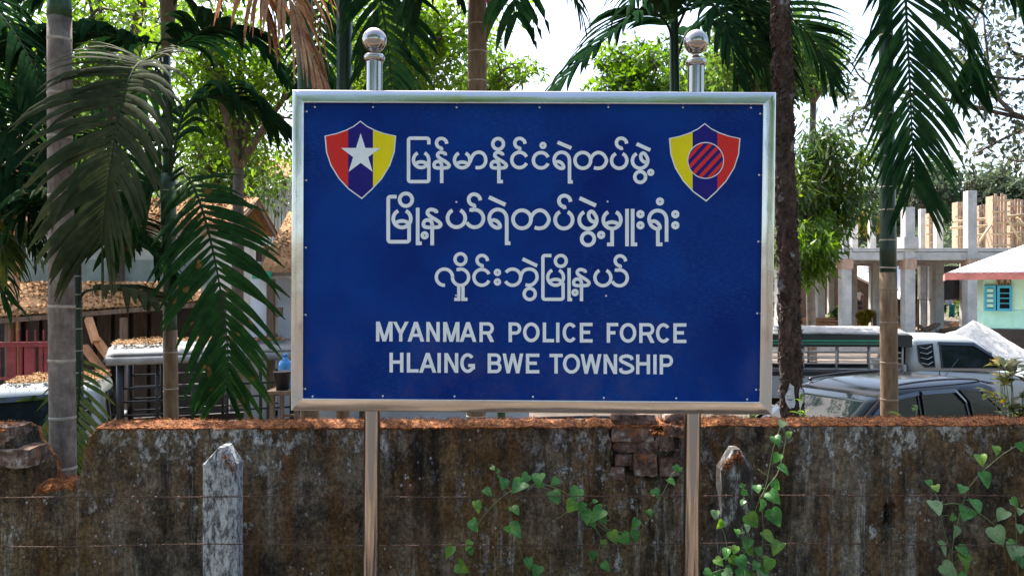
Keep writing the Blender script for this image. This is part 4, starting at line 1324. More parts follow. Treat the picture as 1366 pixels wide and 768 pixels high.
PALMS = {}
def palm(name, label, x, Y, spans, base_px, group='slender palms behind the wall'):
    """spans: (py_top, py_bottom, radius in px top, radius bottom, bark, rings every px, ring mat)"""
    t = thing(name, label, 'palm tree', (P(base_px, 600, Y).x, Y, ground_z(0, Y)), 0, group)
    for (part, y0, y1, xt, xb, r0, r1, mat, step, rmat, rk) in spans:
        n = 14
        zs0, zs1 = P(0, y0, Y).z, (P(0, y1, Y).z if y1 < 900 else ground_z(0, Y) - .05)
        c = []
        for i in range(n + 1):
            f = i / n
            z = zs1 + (zs0 - zs1) * f
            py = 384 + (CZ - z) / Y * F
            g = (py - y0) / (min(y1, 640) - y0) if min(y1, 640) != y0 else 0
            px = xt + (xb - xt) * max(-.2, min(1.6, g)) + 0.6 * mnoise.noise(Vector((z * 2.1, x, 0)))
            c.append((P(px, 0, Y).x, Y, z))
        rad = [(r1 + (r0 - r1) * i / n) / F * Y * (1 + .03 * mnoise.noise(Vector((i * .8, x, 2)))) for i in range(n + 1)]
        o = MB().tube(c, rad, 18).build(part, MAT[mat], t, smooth=True)
        if step:
            rr = random.Random(int(x * 7 + y0))
            y = y0 + rr.uniform(.3, .9) * step
            while y < min(y1, 760):
                z = P(0, y, Y).z
                f = (z - zs1) / (zs0 - zs1)
                k = max(0, min(n - 1, int(f * n)))
                cc = Vector(c[k]).lerp(Vector(c[k + 1]), f * n - k)
                ra = (rad[k] + (rad[k + 1] - rad[k]) * (f * n - k))
                h_ = rk / F * Y
                tl = rr.uniform(-.03, .03)
                mb = MB()
                pr = [(ra * .99, -h_), (ra * 1.035, -h_ * .4), (ra * 1.035, h_ * .4), (ra * .99, h_)]
                mb.lathe(cc, pr, 18)
                mb.v = [(a, b_, z_ + (a - cc.x) * tl + .0022 * mnoise.noise(Vector((a * 60, b_ * 60, z)))) for a, b_, z_ in mb.v]
                mb.build('leaf_scar', MAT[rmat], o, smooth=False)
                y += step * rr.uniform(.75, 1.25) * (1 + .0 * y)
    PALMS[t] = 0
    return t
def frond(root, path, Lmax, mat='frond', seed=1, rmat='rachis', rr0=0.011, label=None, **kw):
    rnd = random.Random(seed)
    v_, f_, pts = frond_mesh([P(*q) for q in path], Lmax, rnd, **kw)
    mb = MB(); mb.v = [tuple(p) for p in v_]; mb.f = f_; mb.m = [0] * len(f_)
    o = mb.build('frond', MAT[mat], root, smooth=True)
    if label: o['label'] = label
    rc = MB().tube(pts[::2], [rr0 * (1 - .78 * i / (len(pts[::2]) - 1)) for i in range(len(pts[::2]))], 7)
    rc.build('rachis', MAT[rmat], o, smooth=True)
    return o

# A: thick grey trunk standing in the gap of the wall
pA = palm('palm_tree', 'thick grey ringed palm trunk standing in the gap of the wall at the far left', 83, 4.7,
          [('trunk', 24, 2000, 79, 84, 15, 18, 'palm_grey', 74, 'scar', 2.2), ('crownshaft', -190, 24, 82, 79, 9, 15.4, 'palm_green', 0, None, 0)], 84)
frond(pA, [(80, -180, 4.7), (20, -230, 4.5), (-90, -200, 4.3), (-190, -90, 4.2)], .6, 'frond', 3, droop=1.0)
frond(pA, [(80, -180, 4.7), (150, -260, 4.9), (260, -260, 5.1), (370, -170, 5.3)], .6, 'frond', 4, droop=1.0)
frond(pA, [(80, -180, 4.7), (85, -270, 4.2), (95, -280, 3.7), (110, -190, 3.3)], .5, 'frond', 5, droop=1.0)
# B: thin dark green stem behind it
pB = palm('palm_tree', 'thin dark green palm stem close behind the thick grey trunk', 104, 5.2,
          [('trunk', 300, 2000, 101, 106, 6.2, 7.4, 'palm_dark', 24, 'scar', .9)], 106)
frond(pB, [(103, 350, 5.2), (108, 322, 5.2), (150, 318, 5.3), (200, 335, 5.35), (232, 372, 5.4)], .46, 'frond_dark', 12, droop=1.1, n=26)
frond(pB, [(104, 402, 5.2), (116, 388, 5.15), (150, 386, 5.1), (185, 392, 5.05), (206, 402, 5.0)], .36, 'frond_old', 13, droop=1.8, n=11, wid=.066, t0=.34, lift=.3)
frond(pB, [(104, 330, 5.2), (85, 280, 5.2), (45, 270, 5.1), (5, 320, 5.0)], .5, 'frond', 15, droop=1.3, n=26)
frond(pB, [(105, 450, 5.25), (106, 520, 5.15), (100, 580, 5.05), (94, 640, 5.0)], .42, 'frond_yel', 14, droop=.45, n=20, a0=30, a1=55, nrm=(0, -1, .2), wid=.03, tipL=.6)
frond(pB, [(104, 330, 5.2), (118, 300, 5.3), (160, 296, 5.5), (196, 318, 5.6), (212, 352, 5.6)], .46, 'frond_dark', 17, droop=1.2, n=26)
frond(pB, [(102, 310, 5.2), (96, 262, 5.1), (98, 240, 5.0), (112, 252, 4.9), (122, 300, 4.85)], .42, 'frond', 16, droop=.9, n=22, nrm=(0, -1, .4))
# C: young palm, ringed below and green above, with the big drooping frond in front
pC = palm('palm_tree', 'young green palm whose large olive frond droops towards the road, left of the sign', 227, 5.4,
          [('trunk', 440, 2000, 227, 230, 8.6, 11.0, 'palm_brown', 40, 'scar', 1.0), ('crownshaft', 232, 440, 224, 227, 10.5, 8.4, 'palm_green', 44, 'scar', .8)], 230)
frond(pC, [(226, 250, 5.4), (228, 150, 5.2), (214, 98, 4.95), (186, 84, 4.7), (164, 132, 4.5), (150, 205, 4.38), (141, 270, 4.33), (136, 320, 4.33)], .66, 'frond_old', 21, droop=.95, n=44, t0=.36, nrm=(0, -1, .75), a0=-4, a1=64, wid=.043, lift=.42, tipL=.62, rr0=.013,
      label='large olive frond drooping towards the road')
frond(pC, [(230, 240, 5.35), (246, 232, 5.2), (266, 268, 5.05), (283, 330, 4.95), (296, 400, 4.9), (304, 470, 4.9), (302, 520, 4.95)], .56, 'frond', 22, droop=.55, n=34, t0=.2, nrm=(.25, -1, .2), a0=24, a1=60, wid=.044, tipL=.62)
frond(pC, [(226, 240, 5.4), (246, 150, 5.5), (290, 128, 5.6), (345, 148, 5.7), (392, 182, 5.75)], .56, 'frond_dark', 23, droop=1.7, n=30, wid=.055)
frond(pC, [(224, 240, 5.4), (190, 180, 5.5), (130, 175, 5.6), (60, 210, 5.6), (20, 270, 5.6)], .5, 'frond_dark', 24, droop=1.4, n=28)
frond(pC, [(224, 260, 5.4), (205, 245, 5.4), (170, 270, 5.3), (150, 330, 5.25)], .5, 'frond', 25, droop=1.0, n=24, nrm=(0, -1, .6))
# H: dark crown hanging in from above
pH = palm('palm_tree', 'palm with a dark purple brown shaft hanging above the large olive frond', 225, 6.4,
          [('trunk', 74, 2000, 222, 226, 5.5, 8, 'palm_dark', 60, 'scar', .9), ('crownshaft', -40, 74, 226, 222, 14, 6, 'palm_brown', 0, None, 0)], 226)
frond(pH, [(224, 60, 6.4), (170, 52, 6.2), (110, 44, 6.0), (40, 52, 5.8), (-40, 80, 5.7)], .58, 'frond_dark', 31, droop=1.9, n=24, wid=.085)
frond(pH, [(224, 70, 6.4), (250, 54, 6.3), (290, 34, 6.2), (340, 60, 6.2), (392, 118, 6.2)], .62, 'frond_dark', 32, droop=1.5, n=28, wid=.07)
frond(pH, [(224, 20, 6.4), (262, -40, 6.3), (310, -44, 6.2), (372, 10, 6.2)], .62, 'frond_dark', 33, droop=1.4, n=24, wid=.075)
frond(pH, [(224, 20, 6.4), (180, -50, 6.3), (110, -60, 6.1), (50, -10, 6.0)], .60, 'frond_dark', 34, droop=1.5, n=24, wid=.075)
frond(pH, [(222, 64, 6.4), (190, 118, 6.5), (130, 130, 6.6), (60, 120, 6.7), (-30, 150, 6.7)], .7, 'frond_dark', 35, droop=1.7, n=28, wid=.06)
# K: fronds coming in from beyond the left edge
pK = palm('palm_tree', 'palm beyond the left edge with dark fronds hanging into the picture', -120, 5.6,
          [('trunk', 120, 2000, -118, -120, 13, 15, 'palm_grey', 60, 'scar', 2), ('crownshaft', -120, 120, -116, -118, 12, 13, 'palm_green', 0, None, 0)], -120)
frond(pK, [(-110, 40, 5.6), (-60, -20, 5.5), (0, 20, 5.4), (45, 90, 5.35), (62, 150, 5.3)], .62, 'frond_dark', 41, droop=1.6, n=28, wid=.05)
frond(pK, [(-110, 60, 5.6), (-50, 100, 5.5), (10, 155, 5.4), (50, 225, 5.3), (66, 290, 5.3)], .56, 'frond_dark', 42, droop=1.2, n=30)
frond(pK, [(-110, 90, 5.6), (-50, 190, 5.45), (0, 250, 5.35), (34, 330, 5.3)], .52, 'frond_yel', 43, droop=1.4, n=26, wid=.05)
frond(pK, [(-110, 90, 5.6), (-70, 250, 5.4), (-30, 320, 5.2), (10, 400, 5.2)], .48, 'frond', 44, droop=1.2, n=26)
frond(pK, [(-110, 60, 5.6), (-40, 60, 5.9), (20, 120, 6.2), (50, 210, 6.3)], .6, 'frond_dark', 45, droop=1.5, n=28)
frond(pK, [(-110, 60, 5.6), (-60, 120, 5.3), (0, 200, 5.2), (30, 262, 5.15), (48, 330, 5.15)], .5, 'frond_dark', 46, droop=1.5, n=30)
frond(pK, [(-110, 90, 5.6), (-70, 200, 5.9), (0, 250, 6.1), (60, 250, 6.2), (110, 290, 6.3)], .5, 'frond_dark', 47, droop=1.3, n=30)
frond(pK, [(-110, 90, 5.6), (-80, 180, 5.2), (-40, 230, 5.0), (-4, 300, 5.0), (10, 350, 5.0)], .5, 'frond_yel', 48, droop=1.4, n=26)
frond(pK, [(-110, 30, 5.6), (-70, -40, 5.8), (-10, 0, 6.0), (30, 70, 6.1), (40, 130, 6.1)], .66, 'frond_dark', 49, droop=1.8, n=28, wid=.06)
# I, J: trunks hidden by the sign, green shafts above it; the dead frond hangs from I
pI = palm('palm_tree', 'palm behind the left edge of the sign with a dead brown frond hanging', 412, 5.3,
          [('trunk', 320, 2000, 411, 414, 12, 13.6, 'palm_brown', 62, 'scar_brown', 1.2), ('crownshaft', -90, 320, 405, 411, 9.5, 12, 'palm_green', 0, None, 0)], 414)
frond(pI, [(400, -60, 5.15), (376, -100, 4.9), (372, -60, 4.75), (386, 0, 4.72), (406, 62, 4.72), (432, 128, 4.75)], .66, 'frond_dry', 51, 'rachis_dry', droop=2.1, n=58, t0=.10, wid=.030, a0=34, a1=60, ragged=.35, fold=.3, K=6, label='dead brown frond hanging down', tipL=.8, sides=(-1, 1))
frond(pI, [(398, -60, 5.1), (376, -120, 4.9), (348, -90, 4.8), (346, -30, 4.75), (356, 30, 4.75)], .66, 'frond_dry', 52, 'rachis_dry', droop=2.4, n=40, t0=.16, wid=.030, a0=36, a1=58, ragged=.45, fold=.3, label='dead brown frond hanging down')
frond(pI, [(404, -80, 5.3), (430, -150, 5.4), (500, -140, 5.5), (560, -50, 5.6)], .6, 'frond_dark', 53, droop=1.4, n=24, wid=.06)
frond(pI, [(404, -80, 5.3), (370, -170, 5.5), (290, -150, 5.7), (220, -60, 5.8)], .6, 'frond_dark', 54, droop=1.4, n=24, wid=.06)
pJ = palm('palm_tree', 'palm behind the sign with a dark green shaft beside the left finial', 459, 5.5,
          [('trunk', 330, 2000, 458, 457, 9, 10.4, 'palm_brown', 56, 'scar_brown', 1.2), ('crownshaft', -60, 330, 460, 458, 11, 9, 'palm_dark', 0, None, 0)], 457)
frond(pJ, [(460, -40, 5.5), (478, -60, 5.4), (502, -20, 5.3), (516, 50, 5.3), (522, 120, 5.3), (520, 180, 5.3)], .5, 'frond_dark', 61, droop=1.0, n=30, nrm=(.2, -1, .2), a0=25, a1=58)
frond(pJ, [(456, -40, 5.5), (440, -40, 5.7), (428, 20, 5.8), (424, 90, 5.8), (424, 160, 5.8)], .42, 'frond_dark', 62, droop=1.0, n=24, nrm=(0, -1, .2), a0=20, a1=55)
frond(pJ, [(462, -50, 5.5), (520, -110, 5.5), (570, -80, 5.5), (600, -30, 5.5)], .6, 'frond_dark', 63, droop=1.5, n=16, wid=.075)
# D: brown trunk rising behind the middle of the sign
pD = palm('palm_tree', 'brown ringed palm trunk rising behind the middle of the sign', 636, 5.3,
          [('trunk', -60, 2000, 637, 635, 12.4, 13.4, 'palm_brown', 35, 'scar', 1.0), ('crownshaft', -230, -60, 638, 637, 9, 12, 'palm_green', 0, None, 0)], 635)
frond(pD, [(638, -200, 5.3), (606, -150, 5.1), (580, -60, 5.0), (552, 10, 5.0)], .6, 'frond_dark', 71, droop=1.7, n=16, wid=.07)
frond(pD, [(638, -200, 5.3), (662, -150, 5.1), (680, -60, 5.0), (690, 24, 5.0)], .6, 'frond_dark', 72, droop=1.8, n=14, wid=.06)
frond(pD, [(638, -200, 5.3), (700, -170, 5.3), (745, -70, 5.3), (772, 10, 5.3)], .55, 'frond_dark', 73, droop=1.6, n=14, wid=.04)
frond(pD, [(638, -200, 5.3), (636, -260, 4.8), (640, -230, 4.3), (650, -130, 4.1)], .5, 'frond', 74, droop=1.2, n=18)
rcl = MB()
rows = []
for i in range(9):
    f = i / 8
    rows.append([P(648.5 + 1.2 * math.sin(f * 4) + d_, -6 + 58 * f, 5.16 + .01 * math.sin(f * 7)) for d_ in (0, 4.2 * (1 - f * .35))])
rcl.grid(rows)
o = rcl.build('cloth_strip', MAT['red_cloth'], smooth=True)
tag(o, 'narrow red cloth strip hanging beside the brown palm trunk above the sign', 'cloth')
sm_ = o.modifiers.new('thickness', 'SOLIDIFY'); sm_.thickness = .003
# E: thin dark stem behind the right pole with fronds either side
pE = palm('palm_tree', 'thin dark palm behind the right finial of the sign, fronds on both sides', 900, 5.7,
          [('trunk', 330, 2000, 904, 906, 8, 9, 'palm_brown', 50, 'scar', 1.2), ('crownshaft', -60, 330, 897, 904, 5.5, 8, 'palm_dark', 0, None, 0)], 906)
frond(pE, [(899, 60, 5.7), (888, 30, 5.6), (862, 14, 5.5), (830, 34, 5.4), (786, 72, 5.3), (742, 118, 5.2)], .56, 'frond_dark', 81, droop=.95, n=32, wid=.05, t0=.16)
frond(pE, [(898, 0, 5.7), (890, -40, 5.6), (862, -40, 5.5), (836, 10, 5.4)], .48, 'frond_dark', 82, droop=1.1, n=20)
frond(pE, [(900, -20, 5.7), (930, -50, 5.6), (985, -20, 5.6), (1025, 40, 5.6), (1050, 100, 5.6)], .6, 'frond_dark', 83, droop=1.2, n=30, wid=.055)
frond(pE, [(902, 80, 5.7), (920, 40, 5.75), (960, 30, 5.8), (1010, 70, 5.85), (1040, 120, 5.9)], .55, 'frond_dark', 84, droop=1.0, n=30, wid=.05)
frond(pE, [(900, -30, 5.7), (960, -40, 5.9), (1050, 20, 6.0), (1088, 60, 6.0), (1108, 108, 6.0)], .62, 'frond_dark', 85, droop=.8, n=26, wid=.05)
frond(pE, [(902, 40, 5.7), (925, 0, 5.5), (955, 10, 5.3), (975, 60, 5.2), (985, 110, 5.2)], .5, 'frond_dark', 86, droop=1.0, n=24)
# G: palm at the right with the long hanging frond
pG = palm('palm_tree', 'palm at the right, brown below and dark green above, beside one long hanging frond', 1185, 5.0,
          [('trunk', 363, 2000, 1185, 1187, 10.8, 12.2, 'palm_brown', 56, 'scar_brown', 1.3), ('crownshaft', -120, 363, 1180, 1185, 8, 10.6, 'palm_dark', 34, 'scar', 1.0)], 1187)
frond(pG, [(1184, -90, 5.0), (1200, -110, 4.9), (1206, -40, 4.85), (1210, 40, 4.83), (1214, 120, 4.83), (1217, 190, 4.83), (1218, 250, 4.85)], .62, 'frond_dark', 91, droop=.55, n=46, t0=.2, nrm=(-.1, -1, .1), a0=38, a1=64, wid=.031, tipL=.6, rr0=.012, label='long frond hanging straight down')
frond(pG, [(1186, -80, 5.0), (1230, -60, 4.9), (1270, 0, 4.85), (1290, 60, 4.8), (1296, 120, 4.8)], .5, 'frond_dark', 92, droop=1.0, n=26, t0=.3)
frond(pG, [(1184, -90, 5.0), (1240, -120, 5.0), (1320, -60, 5.0), (1390, 20, 5.0)], .55, 'frond_dark', 93, droop=1.3, n=24)
frond(pG, [(1182, -90, 5.0), (1150, -140, 5.0), (1100, -130, 5.0), (1050, -60, 5.0)], .5, 'frond_dark', 94, droop=1.2, n=22)
# small trunk and stem seen only under the sign
pL = palm('palm_tree', 'thin green stem seen in the gap under the sign, beside the brown trunk', 668, 5.6,
          [('trunk', 200, 2000, 668, 669, 5.4, 5.8, 'palm_green', 40, 'scar', .8)], 669)

# F: rough-barked tree
tF = thing('rough_barked_tree', 'straight tree with dark scaly bark and white lichen right of the sign', 'tree', (P(1056, 600, 5.0).x, 5.0, ground_z(0, 5)))
cpts = []
for i in range(40):
    f = i / 39
    y = 900 - 1100 * f
    px = 1057 - (16.5 * max(0, (560 - y) / 560) if y < 560 else 0) + 2 * mnoise.noise(Vector((f * 9, 2, 0)))
    cpts.append(P(px, y, 5.0))
cpts[0].z = ground_z(0, 5) - .05
tr = MB().tube(catmull(cpts, 200), [(15.5 - 4.2 * i / 200) / F * 5.0 * (1 + .07 * mnoise.noise(Vector((i * .18, 3, 1)))) for i in range(201)], 36)
tr.v = [tuple(Vector(p) + Vector((p[0] - cpts[0].x, p[1] - 5.0, 0)) * .22 * mnoise.noise(Vector((p[0] * 30, p[1] * 30, p[2] * 12)))) for p in tr.v]
tF_trunk = tr.build('trunk', MAT['scaly'], tF, smooth=True)
fk = MB(); rk_ = random.Random(19)
zlist = [q.z for q in cpts]
for _ in range(1500):
    z = rk_.uniform(-.3, 3.9)
    i0 = min(range(39), key=lambda i: abs(zlist[i] - z))
    c0 = cpts[i0]; a = rk_.uniform(math.pi * .95, math.pi * 2.05)
    rad = (15.5 - 4.2 * i0 / 39) / F * 5.0
    nrm_ = Vector((math.cos(a), math.sin(a), 0)); tg = Vector((-math.sin(a), math.cos(a), 0))
    p = Vector((c0.x, 5.0, z)) + nrm_ * (rad * rk_.uniform(.98, 1.10))
    w_, h_ = rk_.uniform(.005, .018), rk_.uniform(.008, .030)
    up_ = (Vector((0, 0, 1)) + nrm_ * rk_.uniform(-.5, .7) + tg * rk_.uniform(-.8, .8)).normalized()
    b = len(fk.v)
    fk.v += [tuple(p - tg * w_ - up_ * h_), tuple(p + tg * w_ * .8 - up_ * h_ * .8 + nrm_ * .006), tuple(p + tg * w_ + up_ * h_), tuple(p - tg * w_ * .7 + up_ * h_ * .9 + nrm_ * .004)]
    fk.f.append((b, b + 1, b + 2, b + 3)); fk.m.append(0)
fk.build('bark_flakes', MAT['scaly'], tF_trunk)['kind'] = 'stuff'
def patch_on_trunk(cx, cy, w_, h_, seed):
    r = random.Random(seed)
    mb = MB()
    pts = []
    n = 14
    base = P(cx, cy, 5.0)
    near = min(cpts, key=lambda q: abs(q.z - base.z))
    for k in range(n):
        a = 2 * math.pi * k / n
        ru = r.uniform(.7, 1.1)
        px, py = cx + math.cos(a) * w_ / 2 * ru, cy + math.sin(a) * h_ / 2 * ru
        pts.append((px, py))
    def on(px, py):
        q = P(px, py, 5.0)
        c_ = min(cpts, key=lambda q_: abs(q_.z - q.z))
        rad = .077
        dx = max(-.98, min(.98, (q.x - c_.x) / rad))
        return (c_.x + dx * rad, 5.0 - math.sqrt(1 - dx * dx) * rad * 1.03 - .002, q.z)
    mb.v = [on(cx, cy)] + [on(*p) for p in pts]
    mb.f = [(0, 1 + (k + 1) % n, 1 + k) for k in range(n)]
    mb.m = [0] * n
    return mb.build('paint_flake', MAT['lichen'], tF_trunk)
patch_on_trunk(1049.5, 527, 12, 36, 1); patch_on_trunk(1063, 528, 8, 30, 2)
# ------------------------------------------------------------------ broadleaf trees and bushes
def leaf_cloud(cent, rad, per, L, W, rng, droop=.35, flat=1.0):
    cent = np.asarray(cent, float); rad = np.asarray(rad, float)
    k = len(cent)
    n = k * per
    c = np.repeat(cent, per, 0); r = np.repeat(rad, per)
    d = rng.normal(size=(n, 3)); d /= np.linalg.norm(d, axis=1)[:, None]
    p = c + d * (r * rng.uniform(.25, 1.0, n) ** .6)[:, None] * np.array([1, 1, flat])
    t = d * .6 + rng.normal(size=(n, 3)) * .6; t[:, 2] -= droop
    t /= np.linalg.norm(t, axis=1)[:, None]
    s = np.cross(t, rng.normal(size=(n, 3)) + np.array([0, 0, 1.5])); s /= np.linalg.norm(s, axis=1)[:, None]
    nn = np.cross(s, t)
    l = L * rng.uniform(.6, 1.3, n)[:, None]; w_ = W * rng.uniform(.6, 1.3, n)[:, None]
    v_ = np.stack([p, p + t * l * .45 + s * w_ * .5 + nn * w_ * .12, p + t * l, p + t * l * .45 - s * w_ * .5 + nn * w_ * .12], 1).reshape(-1, 3)
    return v_, np.arange(n * 4).reshape(n, 4)

def tree(name, label, px, pyc, Y, rad, mat, seed, leaf=(.16, .07), per=70, nl=8, sub=5, squash=.8, cl=.24, group=None, barkm='bark', trunk_r=.14, lean=0.0, droop=.35, gz=None, cat='tree'):
    r = random.Random(seed); rng = np.random.default_rng(seed)
    c = P(px, pyc, Y)
    base = Vector((c.x + lean, Y, ground_z(c.x, Y) if gz is None else gz))
    t = thing(name, label, cat, base, 0, group)
    fork = Vector((c.x + lean * .7, Y, max(base.z + .4, c.z - rad * squash * .75)))
    tr = MB()
    tp = catmull([base - Vector((0, 0, .1)), base.lerp(fork, .5) + Vector((r.uniform(-.1, .1), r.uniform(-.1, .1), 0)), fork], 8)
    tr.tube(tp, [trunk_r * (1 - .4 * i / 8) for i in range(9)], 9)
    cs, rs = [], []
    lb = MB()
    for i in range(nl):
        a = 2 * math.pi * (i + r.random() * .7) / nl
        el = r.uniform(-.05, 1.35)
        d = Vector((math.cos(a) * math.cos(el), math.sin(a) * math.cos(el), math.sin(el) * squash))
        end = c + d * rad * r.uniform(.5, .82) - Vector((0, 0, rad * squash * .12))
        mid = fork.lerp(end, .5) + Vector((r.uniform(-.1, .1), r.uniform(-.1, .1), rad * .08))
        cc = catmull([fork, mid, end], 7)
        lb.tube(cc, [trunk_r * .5 * (1 - .75 * k / 7) for k in range(8)], 6)
        for j in range(sub):
            s0 = cc[r.randrange(3, 8)]
            dd = Vector((r.gauss(0, 1), r.gauss(0, 1), r.gauss(.2, .8))).normalized()
            e2 = s0 + dd * rad * r.uniform(.18, .42)
            lb.tube([s0, s0.lerp(e2, .5) + Vector((0, 0, .03)), e2], [trunk_r * .16, trunk_r * .11, trunk_r * .04], 4)
            cs.append(e2); rs.append(rad * cl * r.uniform(.6, 1.25))
    tr.build('trunk', MAT[barkm], t, smooth=True)
    lb.build('limbs', MAT[barkm], t, smooth=True)
    v_, q = leaf_cloud(cs, rs, per, leaf[0], leaf[1], rng, droop)
    np_mesh('crown', v_, q, MAT[mat], t)
    return t
G1 = 'broadleaf trees behind the palms'
tree('broadleaf_tree', 'bright green tree between the dead brown frond and the large olive frond', 318, 128, 13, 2.0, 'leaf_bright', 101, (.15, .065), 80, 10, 7, group=G1)
tree('broadleaf_tree', 'bright yellow green tree above the sign, between the left finial and the middle trunk', 562, 62, 12, 1.5, 'leaf_bright', 102, (.13, .055), 85, 11, 8, cl=.25, group=G1, trunk_r=.07, lean=-.9)
tree('broadleaf_tree', 'tall leafy tree at the upper left behind the large olive frond', 150, 60, 17, 3.3, 'leaf_bright', 103, (.2, .08), 52, 11, 7, group=G1, trunk_r=.2)
tree('broadleaf_tree', 'airy tree at the top left corner behind the palm fronds', 20, 130, 19, 3.6, 'leaf_mid', 104, (.22, .08), 90, 11, 7, group=G1, trunk_r=.2)
tree('broadleaf_tree', 'dark bush tree just over the tin roofs at the left of the sign', 310, 215, 22, 2.6, 'leaf_mid', 105, (.2, .08), 90, 10, 6, group=G1)
tree('broadleaf_tree', 'small tree with yellow green leaves over the sign left of the right finial', 848, 122, 11, .95, 'leaf_bright', 106, (.12, .05), 90, 9, 6, group=G1)
tree('broadleaf_tree', 'tall tree behind the rough trunk at the top, right of the right finial', 1010, 75, 15, 1.9, 'leaf_mid', 107, (.2, .07), 90, 9, 5, group=G1)
tree('broadleaf_tree', 'hazy tree showing above the mango tree, right of the rough trunk', 1085, 95, 22, 1.5, 'leaf_mid', 108, (.2, .08), 90, 8, 5, group=G1)
tree('broadleaf_tree', 'leafy tree between the left finial and the dead brown frond, deep behind', 460, 110, 20, 2.4, 'leaf_mid', 120, (.2, .08), 90, 10, 6, group=G1)
tree('broadleaf_tree', 'green tree behind the right finial, under the dark fronds', 945, 130, 18, 1.7, 'leaf_mid', 121, (.18, .07), 90, 9, 6, group=G1)
tree('broadleaf_tree', 'dense dark tree behind the cream house at the far left', 90, 235, 26, 3.6, 'leaf_mid', 122, (.3, .12), 100, 10, 7, group=G1)
tree('mango_tree', 'mango tree with hanging dark and lime green leaves right of the rough trunk', 1105, 248, 10, .88, 'leaf_mango', 109, (.15, .036), 60, 12, 8, squash=1.1, cl=.21, droop=.9, trunk_r=.07, lean=-.52)
tree('mango_tree', 'low mango tree growing against the building frame beside the rough trunk', 1090, 335, 9.5, .50, 'leaf_bright', 110, (.13, .03), 45, 9, 6, squash=1.1, cl=.26, droop=.9, trunk_r=.03, lean=-.42)
tree('broadleaf_tree', 'pale sparse tree above the sign just right of the middle trunk', 668, 112, 17, 1.15, 'leaf_bright', 111, (.15, .06), 60, 9, 5, group=G1, lean=-.5)
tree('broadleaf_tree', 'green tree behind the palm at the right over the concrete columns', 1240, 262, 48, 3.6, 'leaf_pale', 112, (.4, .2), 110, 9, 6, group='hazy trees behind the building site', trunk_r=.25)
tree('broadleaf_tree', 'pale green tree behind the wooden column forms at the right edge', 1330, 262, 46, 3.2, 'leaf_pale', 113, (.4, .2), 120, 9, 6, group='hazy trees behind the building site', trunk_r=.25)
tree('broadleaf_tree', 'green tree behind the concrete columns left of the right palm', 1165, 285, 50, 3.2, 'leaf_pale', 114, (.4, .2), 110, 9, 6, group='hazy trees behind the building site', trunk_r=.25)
tree('broadleaf_tree', 'yellow flowering tree among the concrete columns', 1158, 300, 44, .9, 'leaf_yellow', 115, (.25, .12), 60, 7, 4, trunk_r=.08)
# seen under the slab of the building frame
for k, (px, py, Y, rd, mt, lb_) in enumerate([(1190, 400, 52, 2.2, 'leaf_mid', 'green bush seen under the slab left of the right palm'), (1222, 395, 50, 2.4, 'leaf_mid', 'green bush seen under the slab between two concrete columns'),
                                             (1153, 424, 38.6, .55, 'leaf_yellow', 'small yellow bush at the foot of the building frame'), (1116, 420, 43, .6, 'leaf_mid', 'small green bush behind the front column of the building frame'),
                                             (1300, 405, 52, 2.2, 'leaf_mid', 'green bush seen under the slab beside the mint house')]):
    tree('bush', lb_, px, py, Y, rd, mt, 130 + k, (.26, .13) if rd > 1 else (.16, .09), 70, 7, 4, trunk_r=.05, cat='bush')
# the leafy branches reaching in at the top right
tL = thing('overhanging_tree', 'tree beyond the right edge whose thin leafy branches reach across the white sky', 'tree', (P(1500, 600, 7.5).x, 7.5, ground_z(0, 7.5)))
tr = MB()
bx = tL.location
tr.tube(catmull([(bx.x, 7.5, bx.z - .05), (bx.x + .1, 7.5, 1.0), P(1470, 160, 7.5), P(1450, -120, 7.5)], 12), [.13 - .006 * i for i in range(13)], 9)
tr.build('trunk', MAT['bark'], tL, smooth=True)
br = MB(); tips = []
rL = random.Random(77)
for path in ([(1470, 150), (1400, 165), (1350, 150), (1318, 142), (1290, 145)], [(1400, 165), (1360, 175), (1320, 195), (1300, 205)], [(1350, 150), (1325, 120), (1316, 60), (1310, 0)], [(1470, 60), (1400, 80), (1352, 70), (1330, 40)],
             [(1460, 0), (1390, 20), (1340, -10)], [(1470, 150), (1400, 110), (1345, 105), (1300, 95), (1282, 70)], [(1470, 180), (1400, 200), (1365, 215), (1345, 212)], [(1470, -40), (1400, -60), (1330, -20), (1300, 30), (1285, 80)], [(1400, 165), (1330, 150), (1250, 130), (1180, 120), (1150, 105), (1136, 84)], [(1180, 120), (1158, 140), (1140, 150), (1136, 165)]):
    c = catmull([P(x, y, 7.5 + rL.uniform(-.3, .3)) for x, y in path], 14)
    br.tube(c, [.02 * (1 - .85 * i / 14) + .003 for i in range(15)], 5)
    for q in c[4:]:
        for _ in range(3):
            e2 = q + Vector((rL.gauss(0, .12), rL.gauss(0, .14), rL.gauss(0, .12)))
            br.tube([q, e2], [.0035, .0018], 4)
            tips.append(e2)
br.build('branches', MAT['bark'], tL, smooth=True)
v_, q = leaf_cloud(tips, [.12] * len(tips), 4, .085, .045, np.random.default_rng(5), .4)
np_mesh('crown', v_, q, MAT['leaf_blue'], tL)
# far wood on the hill: one mass
rng = np.random.default_rng(9)
k = 1500
cx_ = rng.uniform(-75, 110, k); cy_ = rng.uniform(57, 130, k)
cz_ = np.array([hill_z(a, b) for a, b in zip(cx_, cy_)]) + rng.uniform(.5, 5.5, k)
v_, q = leaf_cloud(np.stack([cx_, cy_, cz_], 1), rng.uniform(1.4, 3.2, k), 60, .75, .42, rng, .2, .8)
o = np_mesh('distant_wood', v_, q, MAT['leaf_pale']); tag(o, 'hazy green wood covering the hill behind the building site', kind='stuff')
